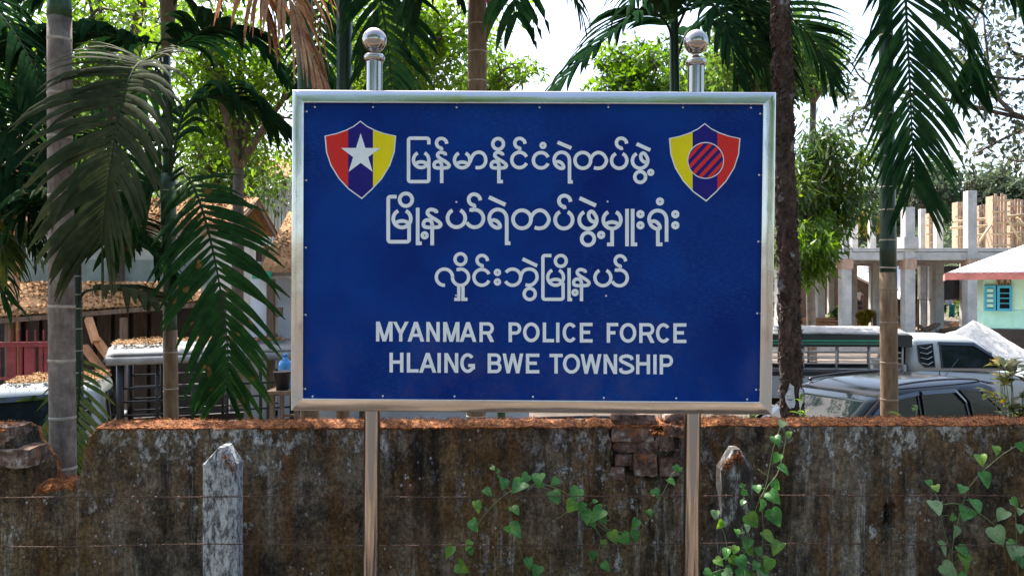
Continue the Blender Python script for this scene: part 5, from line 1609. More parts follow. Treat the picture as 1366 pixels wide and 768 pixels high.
# trees across the road, behind the photographer: they are what the steel poles and car windows mirror
for k, (x, y, rd, z) in enumerate([(-17, -11, 6.0, 9.5), (-9, -13, 6.4, 11), (-1, -12, 6.0, 10.5), (7, -13, 6.4, 11.5), (15, -11, 6.0, 10), (24, -12, 6.4, 10)]):
    r = random.Random(200 + k)
    t = thing('roadside_tree', 'broadleaf tree standing across the road from the wall', 'tree', (x, y, 0), 0, 'trees across the road')
    tr = MB().tube([(x, y, -.1), (x + .1, y, z * .5), (x, y, z)], [.22, .17, .08], 9); tr.build('trunk', MAT['bark'], t, smooth=True)
    cs = [(x + r.gauss(0, rd * .45), y + r.gauss(0, rd * .38), z + r.gauss(0, rd * .48)) for _ in range(90)]
    v_, q = leaf_cloud(cs, [rd * .28] * 90, 60, .42, .24, np.random.default_rng(300 + k))
    np_mesh('crown', v_, q, MAT['leaf_mid'], t)

# croton at the right end, sprigs on and behind the wall
def sprig(name, label, px, py, Y, stems, leaf, mat, seed, spread, cat='plant'):
    r = random.Random(seed)
    foot = P(px, py, Y); gz = ground_z(foot.x, Y)
    t = thing(name, label, cat, (foot.x, Y, gz))
    sm_, lv = MB(), MB()
    for k in range(stems):
        tip = foot + Vector((r.gauss(0, spread), r.gauss(0, spread * .6), r.uniform(-.1, spread * 1.6)))
        c = catmull([(foot.x + r.gauss(0, .03), Y, gz), (foot.x + r.gauss(0, .05), Y + r.gauss(0, .04), (gz + tip.z) / 2), tip], 12)
        sm_.tube(c, [.006 * (1 - .6 * i / 12) for i in range(13)], 5)
        for q in c[(6 if stems < 15 else 4):]:
            for _ in range(2 if stems < 15 else 3):
                a = r.uniform(0, 6.28)
                d = Vector((math.cos(a), math.sin(a), r.uniform(-.1, .7))).normalized()
                s_ = d.cross(Vector((0, 0, 1))).normalized(); u_ = s_.cross(d)
                l = leaf[0] * r.uniform(.6, 1.2); w_ = leaf[1] * r.uniform(.7, 1.2)
                b = len(lv.v)
                for i, (f, wd, z) in enumerate([(0, .1, 0), (.25, .8, .06), (.55, 1, .07), (.8, .7, .02), (1, .05, -.08)]):
                    m0 = q + d * l * f + u_ * l * z
                    lv.v += [tuple(m0 - s_ * w_ * wd / 2 + u_ * w_ * .15 * wd), tuple(m0), tuple(m0 + s_ * w_ * wd / 2 + u_ * w_ * .15 * wd)]
                    if i: lv.f += [(b + 3 * i - 3, b + 3 * i - 2, b + 3 * i + 1, b + 3 * i), (b + 3 * i - 2, b + 3 * i - 1, b + 3 * i + 2, b + 3 * i + 1)]
    lv.m = [0] * len(lv.f)
    sm_.build('stem', MAT['vine_stem'], t, smooth=True)
    lv.build('leaves', MAT[mat], t, smooth=True)
    return t
MAT['croton'] = foliage('croton_leaves', (0.020, 0.045, 0.014), (0.07, 0.10, 0.018), (0.34, 0.24, 0.02), 0.3, 9.0)
sprig('croton_bush', 'croton bush with yellow and dark green leaves at the right end of the wall', 1364, 515, 4.7, 20, (.12, .05), 'croton', 1, .085)
sprig('seedling', 'small bright green seedling behind the wall at the foot of the right palm', 1216, 549, 4.5, 4, (.075, .03), 'leaf_bright', 2, .03)
sprig('seedling', 'thin green seedling leaning at the foot of the rough-barked tree', 1070, 530, 4.7, 3, (.085, .022), 'leaf_bright', 3, .05)
sprig('weed', 'low green weeds behind the wall under the right end of the sign', 972, 556, 4.6, 9, (.06, .025), 'leaf_bright', 4, .06)
sprig('weed', 'low green weeds behind the wall left of the rough-barked tree', 1012, 558, 4.6, 6, (.06, .025), 'leaf_mid', 6, .04)

# cable across the sky
cb = MB().tube(catmull([P(1010, -22, 12), P(1159, 56, 11.5), P(1262, 105, 11), P(1420, 168, 10.5), P(1520, 200, 10)], 30), .006, 5)
o = cb.build('overhead_cable', MAT['black_trim']); tag(o, 'thin overhead cable sloping down across the white sky at the upper right', 'cable')
# ------------------------------------------------------------------ building frame under construction
fr = thing('building_frame', 'unfinished grey concrete building frame of columns and one slab at the right', 'building', (P(1211, 455, 34).x, 36, -.8))
def vcol(name, px, Y, ytop, ybot, wpx, mat, parent, ground=False):
    a = P(px, ytop, Y); z0 = ground_z(a.x, Y) - .05 if ground else P(px, ybot, Y).z
    w_ = wpx / F * Y
    return MB().box((a.x, Y, (a.z + z0) / 2), (w_, w_, a.z - z0)).build(name, MAT[mat], parent, bevel=.012)
front_c = [(1043, 15), (1127, 13), (1211, 13.5), (1294, 14), (1380, 14)]
for px, w_ in front_c:
    vcol('column', px, 34, 331, 0, w_, 'concrete', fr, True)
    a = P(px, 352, 34)
    MB().box((a.x, 34, a.z), (.52, .52, .44)).build('column_collar', MAT['formply'], fr)
for px, w_ in [(1094, 10), (1172, 10.5), (1251, 11), (1324, 11)]: vcol('column', px, 38.5, 340, 0, w_, 'concrete', fr, True)
for px, w_ in [(1108, 7), (1138, 8), (1163.5, 7), (1230, 8), (1242.5, 7), (1285, 7), (1308, 9)]: vcol('column', px, 43, 345, 0, w_, 'concrete', fr, True)
def at(px, Y): return P(px, 0, Y).x
zt, zb = P(0, 330, 34).z, P(0, 347, 34).z
x0, x1 = at(1020, 34), at(1400, 34)
MB().box(((x0 + x1) / 2, 39, zt - .11), (x1 - x0 + .5, 10.4, .16)).build('slab', MAT['concrete'], fr, bevel=.01)
for Y in (34, 38.5, 43): MB().box(((x0 + x1) / 2, Y, zt - .21 - .17), (x1 - x0, .34, .34)).build('beam', MAT['concrete'], fr, bevel=.012)
for px, _ in front_c: MB().box((at(px, 34), 38.6, zt - .20 - .145), (.28, 8.6, .29)).build('beam', MAT['concrete'], fr, bevel=.012)
for px, Y, yt, w_ in [(1107, 40, 272, 6.5), (1127, 34, 257, 9), (1139, 38.5, 257, 8), (1163, 38.5, 276, 8), (1211, 34, 277, 13), (1230, 43, 279, 7), (1251.5, 38.5, 277, 9), (1294, 34, 255, 12)]:
    vcol('column_stub', px, Y, yt, 331, w_, 'concrete', fr)
    tp = P(px, yt, Y)
    rb_ = MB()
    for dx in (-.12, .12):
        for dy in (-.12, .12): rb_.bar((tp.x + dx, Y + dy, tp.z), (tp.x + dx * .9, Y + dy, tp.z + .5), .018)
    rb_.build('rebar', MAT['rust_wire'], fr)
MB().box((at(1211, 34), 33.99, P(0, 324, 34).z), (.62, .62, .5)).build('column_collar', MAT['concrete'], fr)
dk = MB().box((at(1272, 43.3), 43.2, P(0, 378, 43.2).z), (1.7, .06, 1.9)).build('board_screen', MAT['dark_room'], fr)
# timber forms round the columns that are about to be cast
rf = random.Random(3)
for px, Y, yt, w_, lab in [(1282, 40, 270, 15, 'timber form left of the tallest bare column stub'), (1310, 41, 275, 14, 'shorter timber form right of the tallest bare column stub'),
                           (1329, 37, 262, 17, 'tallest timber form, over the mint house roof'), (1352, 38, 269, 16, 'timber form nearest the right edge'), (1243, 42, 285, 11, 'timber form half hidden by the long palm frond')]:
    a = P(px, yt, Y)
    t = thing('column_form', 'wooden ' + lab, 'formwork', (a.x, Y, zt - .03), 0, 'wooden column moulds on the slab')
    w_ = w_ / F * Y; hh = a.z - zt
    nb = 4
    for k in range(nb):
        xk = a.x - w_ / 2 + w_ * (k + .5) / nb
        h2 = hh + rf.uniform(-.06, .12)
        MB().box((xk, Y - w_ / 2 + rf.uniform(-.012, .012), zt + h2 / 2), (w_ / nb - .045, .04, h2)).build('board', MAT['formply'], t)
    for sx in (-1, 1): MB().box((a.x + sx * (w_ / 2 + .01), Y, zt + hh / 2), (.04, w_ - .05, hh)).build('side_board', MAT['formply'], t)
    for k in range(5):
        z = zt + hh * (k + .5) / 5 + rf.uniform(-.05, .05)
        MB().box((a.x + rf.uniform(-.06, .06), Y - w_ / 2 - .055, z), (w_ + .36, .05, .075)).build('batten', MAT['bamboo'], t)
# bamboo rails and braces between the forms
for (p0, p1, lab) in [((1270, 296, 37.4), (1400, 283, 37.4), 'upper long bamboo pole tied across the wooden column moulds'), ((1268, 304, 37.2), (1400, 296, 37.2), 'middle long bamboo pole tied across the wooden column moulds'),
                      ((1296, 314, 37.3), (1372, 310, 37.3), 'lower short bamboo pole tied across the wooden column moulds'), ((1340, 284, 36.6), (1366, 330, 36.4), 'pale pole leaning against the tallest wooden column mould'),
                      ((1356, 290, 36.8), (1392, 326, 36.6), 'yellowish pole leaning at the right edge over the mint house roof'), ((1300, 332, 36.8), (1322, 300, 36.8), 'short brace pole between two wooden column moulds')]:
    o = MB().tube([P(*p0), P(*p0).lerp(P(*p1), .5), P(*p1)], .06, 7).build('bamboo_pole', MAT['bamboo'], smooth=True)
    tag(o, lab, 'pole', 'bamboo poles on the building site')
# raised house behind the frame: sloping pale awning, two people on its deck
aw = thing('awning_house', 'wooden house with a pale sloping awning seen between the columns', 'house', (at(1150, 46), 46, -.75))
b_ = MB().grid([[P(1105, 352, 49), P(1205, 345, 49)], [P(1138, 366, 44.5), P(1200, 400, 44.5)]]); o = b_.build('awning', MAT['white_metal'], aw)
o.modifiers.new('t', 'SOLIDIFY').thickness = .05
MB().box((at(1150, 50), 50, 1.0), (9, .12, 3.6)).build('wall', MAT['timber'], aw)
zd = P(0, 422, 45).z
MB().box((at(1150, 46), 46.6, zd - .08), (4.2, 4.4, .16)).build('deck', MAT['timber'], aw)
for px in (1128, 1170): MB().bar((at(px, 44.7), 44.7, ground_z(0, 44.7)), (at(px, 44.7), 44.7, zd - .16), .14).build('post', MAT['timber'], aw)
for k in range(3): MB().bar((at(1140, 44.6), 44.6, zd + .35 + .28 * k), (at(1170, 44.6), 44.6, zd + .35 + .28 * k), .05).build('rail', MAT['timber'], aw)

def person(label, x, y, z, h, shirt, legs, face, seed):
    """standing figure grown from one skeleton; clothing and hair are its children"""
    t = bpy.data.objects.new('person', None); 
    k = h / 1.65
    def skin(name, pts, edges, rad, mat, parent, sub=2):
        me = bpy.data.meshes.new(name)
        me.from_pydata([tuple(Vector(p) * k) for p in pts], edges, [])
        me.materials.append(mat)
        o = bpy.data.objects.new(name, me); col.objects.link(o)
        if parent: o.parent = parent
        s_ = o.modifiers.new('skin', 'SKIN')
        for i, r_ in enumerate(rad):
            me.skin_vertices[0].data[i].radius = (r_ * k, r_ * k * .85) if not hasattr(r_, '__len__') else (r_[0] * k, r_[1] * k)
            me.skin_vertices[0].data[i].use_root = (i == 0)
        o.modifiers.new('sub', 'SUBSURF').levels = sub
        o.modifiers['sub'].render_levels = sub
        for p_ in me.polygons: p_.use_smooth = True
        return o
    P_ = [(0, 0, .90), (0, 0, 1.08), (0, 0, 1.28), (0, 0, 1.40), (0, -.01, 1.50), (0, -.015, 1.58), (.17, 0, 1.33), (.24, -.03, 1.08), (.20, -.16, .90), (.19, -.22, .86),
          (-.17, 0, 1.33), (-.23, .0, 1.06), (-.22, -.08, .83), (-.22, -.11, .76), (.09, 0, .84), (.10, -.02, .48), (.11, .02, .08), (.12, -.12, .03), (-.09, 0, .84), (-.10, -.01, .48), (-.11, .03, .08), (-.13, -.11, .03), (0, -.02, 1.63)]
    E_ = [(0, 1), (1, 2), (2, 3), (3, 4), (4, 5), (5, 22), (2, 6), (6, 7), (7, 8), (8, 9), (2, 10), (10, 11), (11, 12), (12, 13), (0, 14), (14, 15), (15, 16), (16, 17), (0, 18), (18, 19), (19, 20), (20, 21)]
    Rd = [.14, .13, .15, .055, .09, .092, .06, .045, .035, .035, .06, .045, .035, .035, .09, .06, .042, .035, .09, .06, .042, .035, .05]
    body = skin('person', P_, E_, Rd, MAT['skin'], None)
    body.location = (x, y, z); body.rotation_euler = (0, 0, face)
    tag(body, label, 'person')
    skin('shirt', [(0, 0, .86), (0, 0, 1.08), (0, 0, 1.29), (0, 0, 1.37), (.175, 0, 1.33), (.225, -.015, 1.17), (-.175, 0, 1.33), (-.215, 0, 1.15)], [(0, 1), (1, 2), (2, 3), (2, 4), (4, 5), (2, 6), (6, 7)], [.165, .15, .17, .085, .08, .072, .08, .072], shirt, body)
    skin('trousers', [(0, 0, .93), (.09, 0, .82), (.10, -.02, .48), (.11, .02, .12), (-.09, 0, .82), (-.10, -.01, .48), (-.11, .03, .12)], [(0, 1), (1, 2), (2, 3), (0, 4), (4, 5), (5, 6)], [.155, .105, .08, .066, .105, .08, .066], legs, body)
    skin('hair', [(0, .02, 1.59), (0, .035, 1.62), (0, .0, 1.665)], [(0, 1), (1, 2)], [.088, .094, .06], MAT['hair'], body)
    fm = MB()
    for s in (-1, 1):
        fm.lathe((s * .033 * k, -.098 * k, 1.575 * k), [(.002, -.008), (.011, 0), (.002, .008)], 6)
        fm.lathe((s * .09 * k, -.005 * k, 1.56 * k), [(.004, -.03), (.016, 0), (.004, .03)], 6)
    fm.lathe((0, -.108 * k, 1.545 * k), [(.014, -.018), (.010, 0), (.004, .02)], 6)
    fm.box((0, -.095 * k, 1.508 * k), (.045 * k, .014 * k, .010 * k))
    fm.build('face', MAT['skin'], body, world=False)
    bpy.data.objects.remove(t)
    return body
person('person in a white shirt standing under the pale awning, seen past a column', at(1146.5, 45), 45.2, zd, 1.66, MAT['shirt'], MAT['trousers'], .5, 1)
person('person in a pink shirt and dark shorts standing under the pale awning', at(1151.5, 45), 45.6, zd, 1.62, MAT['shirt_pink'], MAT['trousers'], -.4, 2)
# washing on a line
cl = thing('clothesline', 'line of washing hung between the columns under the slab', 'clothesline', (at(1265, 42), 42, ground_z(0, 42)))
MB().tube([P(1225, 399, 42), P(1258, 400.5, 42), P(1292, 398, 42)], .02, 5).build('line', MAT['timber'], cl)
MB().bar(P(1225, 399, 42.05), (at(1225, 42.05), 42.05, ground_z(0, 42)), .07).build('post', MAT['timber'], cl)
MB().bar(P(1291, 398, 42.05), (at(1291, 42.05), 42.05, ground_z(0, 42)), .07).build('post', MAT['timber'], cl)
MAT['teal'] = plain('teal_cloth', (.01, .16, .15), .85, var=.15); MAT['yellowc'] = plain('yellow_cloth', (.62, .42, .04), .85, var=.15); MAT['pinkc'] = plain('pale_pink_cloth', (.60, .34, .32), .85, var=.15); MAT['lilacc'] = plain('lilac_cloth', (.55, .52, .72), .85, var=.15)
rc = random.Random(4)
for px0, px1, y1, mt, lab in [(1257, 1261, 405, 'pinkc', 'pale pink cloth pegged on the washing line'), (1261.5, 1265.5, 408, 'shirt', 'white cloth pegged on the washing line'), (1266, 1270.5, 406.5, 'lilacc', 'lilac cloth pegged on the washing line'), (1265.5, 1273, 423, 'teal', 'long teal cloth hanging low on the washing line'), (1272, 1275.5, 404.5, 'yellowc', 'small yellow cloth pegged on the washing line'), (1258, 1262, 415, 'trousers', 'dark cloth hanging on the washing line')]:
    rows = []
    y0 = 400 if mt not in ('teal', 'trousers') else 406
    for j in range(6):
        f = j / 5
        rows.append([P(px0 + (px1 - px0) * i / 6, y0 + (y1 - y0) * f, 41.95) + Vector((0, .05 * math.sin(i * 2.1 + px0) * f - (.06 if mt in ('teal', 'trousers') else 0), rc.uniform(-.02, .02))) for i in range(7)])
    o = MB().grid(rows).build('hung_cloth', MAT[mt], smooth=True); tag(o, lab, 'cloth', 'washing under the slab')
    o.modifiers.new('t', 'SOLIDIFY').thickness = .012
# stacked timber, cement sacks and rubble at the foot of the frame
ts = thing('timber_stack', 'heap of orange brown planks lying between the columns by the mango tree', 'timber stack', (at(1085, 37), 37, ground_z(0, 37)))
rr_ = random.Random(6)
for k in range(22):
    z = ground_z(0, 37) + .06 + .085 * (k // 2)
    MB().box((at(1085, 37) + rr_.uniform(-.25, .25), 37 + (k % 2) * .34 + rr_.uniform(-.06, .06), z), (2.2 + rr_.uniform(-.4, .3), .28, .06), Euler((0, rr_.uniform(-.05, .05), rr_.uniform(-.14, .14))).to_matrix()).build('plank', MAT['timber_orange'], ts)
def lump(name, label, px, Y, r_, h_, mat, seed, cat, group=None):
    x = at(px, Y); z = ground_z(x, Y)
    mb = MB()
    n = 22
    for i in range(9):
        a = math.pi / 2 * i / 8
        for k in range(n):
            b = 2 * math.pi * k / n
            q = 1 + .28 * mnoise.noise(Vector((math.cos(b) * 2, math.sin(b) * 2, i * .5 + seed)))
            mb.v.append((x + math.cos(b) * math.cos(a) * r_ * q, Y + math.sin(b) * math.cos(a) * r_ * .7 * q, z - .05 + math.sin(a) * h_ * q))
    for i in range(8):
        for k in range(n): mb.f.append((i * n + k, i * n + (k + 1) % n, (i + 1) * n + (k + 1) % n, (i + 1) * n + k))
    mb.m = [0] * len(mb.f)
    o = mb.build(name, MAT[mat], smooth=True); tag(o, label, cat, group)
    return o
for k, (px, Y, r_, h_, lab) in enumerate([(1275, 33, .42, .34, 'larger grey sack lying against the front column beside the sand'), (1284, 33.4, .34, .42, 'smaller grey sack between the larger sack and the column'), (1112, 33, .5, .35, 'pale sack left of the front column by the mango tree'), (1120, 33.2, .32, .45, 'upright pale sack leaning on the front column by the mango tree')]):
    lump('cement_sack', lab, px, Y, r_, h_, 'tarp' if k > 1 else 'concrete', k, 'sack', 'cement sacks on the building site')
def log(lab, p0, p1, r_): 
    o = MB().tube([P(*p0), P(*p0).lerp(P(*p1), .5) + Vector((0, 0, .03)), P(*p1)], r_, 7).build('site_log', MAT['timber'], smooth=True); tag(o, lab, 'log', 'logs under the slab')
log('log lying across the floor left of the grey second-row column', (1222, 447, 38), (1252, 432, 38.4), .13)
log('log leaning among the rubble right of the right palm', (1218, 430, 37), (1240, 445, 36.5), .09)
log('low log lying behind the front column under the slab', (1255, 441, 38), (1290, 437, 39), .10)
rbm = MB(); rr_ = random.Random(8)
for k in range(420):
    px = rr_.uniform(1050, 1300); Y = rr_.uniform(31, 46); x = at(px, Y)
    s_ = rr_.uniform(.05, .24)
    rbm.box((x, Y, ground_z(x, Y) + s_ * .25), (s_ * rr_.uniform(.7, 2.4), s_, s_ * .7), Euler((rr_.uniform(-.4, .4), rr_.uniform(-.4, .4), rr_.uniform(0, 3))).to_matrix(), jit=s_ * .12, rnd=rr_)
o = rbm.build('site_rubble', MAT['timber_orange']); tag(o, 'broken bricks, offcuts and rubble strewn under the slab', kind='stuff')
o = MB().box((at(1180, 31), 31.2, ground_z(0, 31) + .14), (13, 1.2, .3)).build('curb_slab', MAT['concrete'], bevel=.02); tag(o, kind='structure')

# sand heap
sh = MB()
cx, cy = at(1308, 19), 19.3
gz = ground_z(0, 19)
n, mR = 64, 30
for i in range(mR + 1):
    f = i / mR
    for k in range(n):
        a = 2 * math.pi * k / n
        r_ = 3.1 * f * (1 + .10 * math.sin(a * 2 + 1) + .06 * math.sin(a * 5))
        x, y = cx + math.cos(a) * r_ * 1.15, cy + math.sin(a) * r_
        z = gz - .04 + 2.0 * (1 - f) ** 1.02 + .05 * mnoise.noise(Vector((x * 1.1, y * 1.1, 0))) * (1 - f) * 3 + .04 * mnoise.noise(Vector((x * 5, y * 5, 0)))
        sh.v.append((x, y, z))
for i in range(mR):
    for k in range(n): sh.f.append((i * n + k, i * n + (k + 1) % n, (i + 1) * n + (k + 1) % n, (i + 1) * n + k))
sh.m = [0] * len(sh.f)
o = sh.build('sand_heap', MAT['sand'], smooth=True); tag(o, 'big heap of pale builder sand beside the mint green house', 'sand heap')

# mint green house with a white sheet roof, its front turned a little towards the road's right end
xe, ye = at(1263, 23.3), 23.3
gh = thing('mint_house', 'small mint green house with white sheet roof, red fascia and turquoise window', 'house', (xe, ye, ground_z(0, 23)))
YH = 23.8
zE = P(0, 366, 23.3).z
LX = lambda px: xe + .957 + (px - 1312) / 52.0
LZ = lambda py: CZ - (py - 384) / F * 23.2
xl = LX(1312); xr = xl + 6
zb, zi = LZ(438), LZ(415)
MB().box(((xl + xr) / 2, YH + 1.8, (zb + ground_z(0, 24)) / 2 - .05), (xr - xl + .1, 3.7, zb - ground_z(0, 24) + .1)).build('plinth', MAT['dark_room'], gh)
MB().box(((xl + xr) / 2, YH + 1.8, (zb + zi) / 2), (xr - xl, 3.6, zi - zb)).build('lower_wall', MAT['mint2'], gh)
MB().box(((xl + xr) / 2, YH + 1.8, (zi + zE) / 2 + .02), (xr - xl - .01, 3.58, zE - zi + .1)).build('upper_wall', MAT['mint'], gh)
for px in (1312.8, 1329, 1348.5, 1368, 1388): MB().box((LX(px), YH - .012, (zb + zE) / 2), (.045, .03, zE - zb)).build('batten', MAT['mint2'], gh)
MB().box(((xl + xr) / 2, YH - .015, zi), (xr - xl, .036, .05)).build('batten', MAT['mint2'], gh)
zr = zE + 1.0
def roofpt(u_, v_):                                    # u along the eave (m), v up the slope 0..1
    return Vector((xe + u_ + v_ * 2.4, ye + v_ * 2.6, zE + .05 + v_ * (zr - zE) + .018 * math.sin(u_ * 2 * math.pi / .22)))
rows = [[roofpt(u_ * .055, v_ / 6) for u_ in range(130)] for v_ in range(7)]
o = MB().grid(rows).build('roof_sheet', MAT['white_metal'], gh, smooth=True)
o.modifiers.new('t', 'SOLIDIFY').thickness = .01
hp = MB().add([(xe, ye, zE + .03), (xe + 2.4, ye + 2.6, zr + .03), (xe, ye + 5.2, zE + .03)], [(0, 1, 2)]); hp.build('roof_hip', MAT['white_metal'], gh)
MB().box((xe + 3.7, ye - .02, zE - .06), (7.5, .04, .20)).build('fascia', MAT['pink_fascia'], gh)
MB().box((xe - .02, ye + 2.6, zE - .06), (.04, 5.2, .20)).build('fascia', MAT['pink_fascia'], gh)
MB().box((xe + 3.7, ye + 2.6, zE + .0), (7.3, 5.0, .03)).build('soffit', MAT['timber'], gh)
def hb(x0, y0, x1, y1, dy, d, name, mat, par):
    return MB().box(((LX(x0) + LX(x1)) / 2, YH + dy, (LZ(y0) + LZ(y1)) / 2), (LX(x1) - LX(x0), d, LZ(y0) - LZ(y1))).build(name, MAT[mat], par)
wn = hb(1313, 381, 1348, 414, -.02, .06, 'window', 'shade_glass', gh)
for (a, b, s_) in ((1313, 1328, 0), (1329.5, 1348.6, 1)):
    for q in ((a, 381, b, 384.2), (a, 411, b, 414.5), (a, 384.2, a + 3.2, 411), (b - 3.2, 384.2, b, 411)): hb(*q, -.085 - .05 * s_, .06, 'shutter_frame', 'blue_trim', wn)
    for k in range(1, 4): hb(a + 3.2, 383.6 + 26.8 * k / 4, b - 3.2, 384.8 + 26.8 * k / 4, -.08 - .05 * s_, .04, 'glazing_bar', 'blue_trim', wn)
    if s_ == 0:
        for k in range(4): hb(a + 3.4, 385.3 + 6.7 * k, b - 3.4, 389.7 + 6.7 * k, -.065, .012, 'pane', 'mint', wn)
vt = hb(1328, 370.5, 1348, 379, -.01, .04, 'vent', 'timber', gh)
for k in range(5):
    x = 1330 + 4.0 * k
    MB().bar((LX(x), YH - .045, LZ(378.5)), (LX(x + 2.6 * (1 if k % 2 else -1)), YH - .045, LZ(371)), .04, .03).build('slat', MAT['bamboo'], vt)
gh.rotation_euler.z = R(-28)

# ------------------------------------------------------------------ houses at the left
def sheet_roof(parent, A, B, C, D, mat, nu=10, wave=.012, pitch=.11, name='roof_sheet'):
    """A-B the ridge, D-C the eave; laid as separate overlapping corrugated sheets"""
    A, B, C, D = map(Vector, (A, B, C, D))
    nrm = (B - A).cross(D - A).normalized()
    if nrm.z < 0: nrm = -nrm
    L = (B - A).length
    for s in range(nu):
        u0, u1 = s / nu, (s + 1.12) / nu
        rows = []
        cnt = max(8, int(L / nu / pitch * 4))
        for j in range(7):
            v_ = j / 6
            row = []
            for i in range(cnt + 1):
                u_ = u0 + (u1 - u0) * i / cnt
                p = A.lerp(B, u_).lerp(D.lerp(C, u_), v_)
                row.append(p + nrm * (wave * math.sin(u_ * L / pitch * 2 * math.pi) + .008 * (s % 2) + .02 * mnoise.noise(Vector((p.x, p.y, s)))))
            rows.append(row)
        o = MB().grid(rows).build(name, MAT[mat], parent, smooth=True)
        o.modifiers.new('t', 'SOLIDIFY').thickness = .006
def litter_on(name, label, A, B, C, D, n, seed, L=.05, mat='litter', thick=.03):
    A, B, C, D = map(Vector, (A, B, C, D))
    rng = np.random.default_rng(seed)
    u_ = rng.uniform(0, 1, n); v_ = rng.uniform(0, 1, n)
    a, b, c, d = (np.array(q[:]) for q in (A, B, C, D))
    p = (a + (b - a) * u_[:, None]) * (1 - v_)[:, None] + (d + (c - d) * u_[:, None]) * v_[:, None]
    keep = np.array([mnoise.noise(Vector((q[0] * 1.6, q[1] * 1.6, seed))) > -.28 for q in p])
    p = p[keep]; n = len(p)
    p[:, 2] += rng.uniform(0.015, thick, n)
    t = rng.normal(size=(n, 3)) * np.array([1, 1, .35]); t /= np.linalg.norm(t, axis=1)[:, None]
    s_ = np.cross(t, rng.normal(size=(n, 3)) * .3 + np.array([0, 0, 1])); s_ /= np.linalg.norm(s_, axis=1)[:, None]
    l = L * rng.uniform(.5, 1.4, n)[:, None]; w_ = l * .38
    vv = np.stack([p - t * l / 2, p + s_ * w_ / 2, p + t * l / 2, p - s_ * w_ / 2], 1).reshape(-1, 3)
    o = np_mesh(name, vv, np.arange(n * 4).reshape(n, 4), MAT[mat]); tag(o, label, kind='stuff')
    return o
h1 = thing('whitewashed_house', 'cream washed house with a tin roof covered in orange leaf litter behind the left palms', 'house', (-8.5, 18.5, ground_z(0, 18)))
xA, xB = -11.5, -6.25
zEv, zRd = P(0, 302, 16.8).z, P(0, 263, 18.2).z
MB().box(((xA + xB) / 2, 18.4, (zEv + ground_z(0, 18)) / 2), (xB - xA - .3, 2.6, zEv - ground_z(0, 18) + .1)).build('wall', MAT['lime'], h1)
MB().box(((xA + xB) / 2, 17.06, P(0, 362, 17).z), (xB - xA - .3, .05, .5)).build('wall_band', MAT['lime_green'], h1)
A, B, C, D = (xA, 18.4, zRd), (xB + .25, 18.4, zRd), (xB + .25, 16.75, zEv), (xA, 16.75, zEv)
sheet_roof(h1, A, B, C, D, 'litter_roof', 7)
sheet_roof(h1, (xA, 18.42, zRd), (xB + .25, 18.42, zRd), (xB + .25, 20.1, zEv), (xA, 20.1, zEv), 'litter_roof', 7)
litter_on('leaf_litter', 'dry orange leaves lying on the cream house roof', A, B, C, D, 5000, 3, .09)
for y0, s_ in ((16.75, 1), (20.1, -1)): MB().bar((xB + .28, y0, zEv - .06), (xB + .28, 18.42, zRd - .06), .05, .16).build('verge_board', MAT['timber'], h1)
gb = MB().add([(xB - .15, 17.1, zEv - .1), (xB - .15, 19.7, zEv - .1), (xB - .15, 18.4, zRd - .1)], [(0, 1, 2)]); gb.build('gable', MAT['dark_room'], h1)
MB().box(((xA + xB) / 2, 16.85, zEv - .03), (xB - xA, .10, .06)).build('eave_board', MAT['timber'], h1)
h1b = thing('lean_to_roof', 'low tin lean-to covered in orange litter, dark inside, behind the thick grey trunk', 'shed', (-7.5, 13.6, ground_z(0, 13.6)))
A, B, C, D = P(-60, 376, 15.2), P(262, 376, 15.2), P(262, 402, 13.6), P(-60, 428, 13.0)
sheet_roof(h1b, A, B, C, D, 'litter_roof', 6)
litter_on('leaf_litter', 'dry orange leaves lying on the low lean-to roof', A, B, C, D, 4200, 4, .08)
MB().bar(D - Vector((0, 0, .06)), C - Vector((0, 0, .06)), .08).build('eave_beam', MAT['timber'], h1b)
for px in (12, 75, 165): MB().bar((at(px, 13.2), 13.2, ground_z(0, 13)), (at(px, 13.2), 13.2, P(0, 424, 13.2).z), .09).build('post', MAT['timber'], h1b)
MB().box((at(120, 15.2), 15.25, .1), (5.2, .08, 2.8)).build('back_wall', MAT['dark_room'], h1b)  # shade of the interior put into the dark wall colour
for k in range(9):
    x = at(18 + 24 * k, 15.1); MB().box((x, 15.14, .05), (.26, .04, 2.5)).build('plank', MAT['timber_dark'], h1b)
for (a, b, lab) in (((112, 462), (144, 503), 'left'), ((128, 452), (150, 482), 'right'), ((118, 425), (128, 456), 'upper')):
    o = MB().bar(P(*a, 13.1), P(*b, 12.9), .11, .09).build('leaning_beam', MAT['timber_orange']); tag(o, {'left': 'longer orange beam leaning in front of the dark lean-to', 'right': 'shorter orange beam leaning in front of the dark lean-to', 'upper': 'short pale strut under the lean-to eave'}[lab], 'beam', 'timbers leaning by the lean-to')
gt = thing('red_gate', 'old red metal gate of wide bars with a top rail at the left edge', 'gate', (at(30, 12.4), 12.4, ground_z(0, 12.4)))
for px, w_ in ((16, 12), (40, 14), (55, 5), (62, 4), (-6, 12), (28, 3)): 
    a = P(px, 456, 12.4); z0 = ground_z(0, 12.4)
    MB().box((a.x, 12.4, (a.z + z0) / 2), (w_ / F * 12.4, .035, a.z - z0)).build('bar', MAT['red_paint'], gt)
for y in (458, 461.5, 505): MB().bar(P(-30, y, 12.36), P(66, y - 1, 12.36), .035).build('rail', MAT['red_paint'], gt)
for k in range(5): MB().bar(P(14 + k * 11, 458, 12.36), P(14 + k * 11, 440, 12.36), .016).build('spike', MAT['red_paint'], gt)
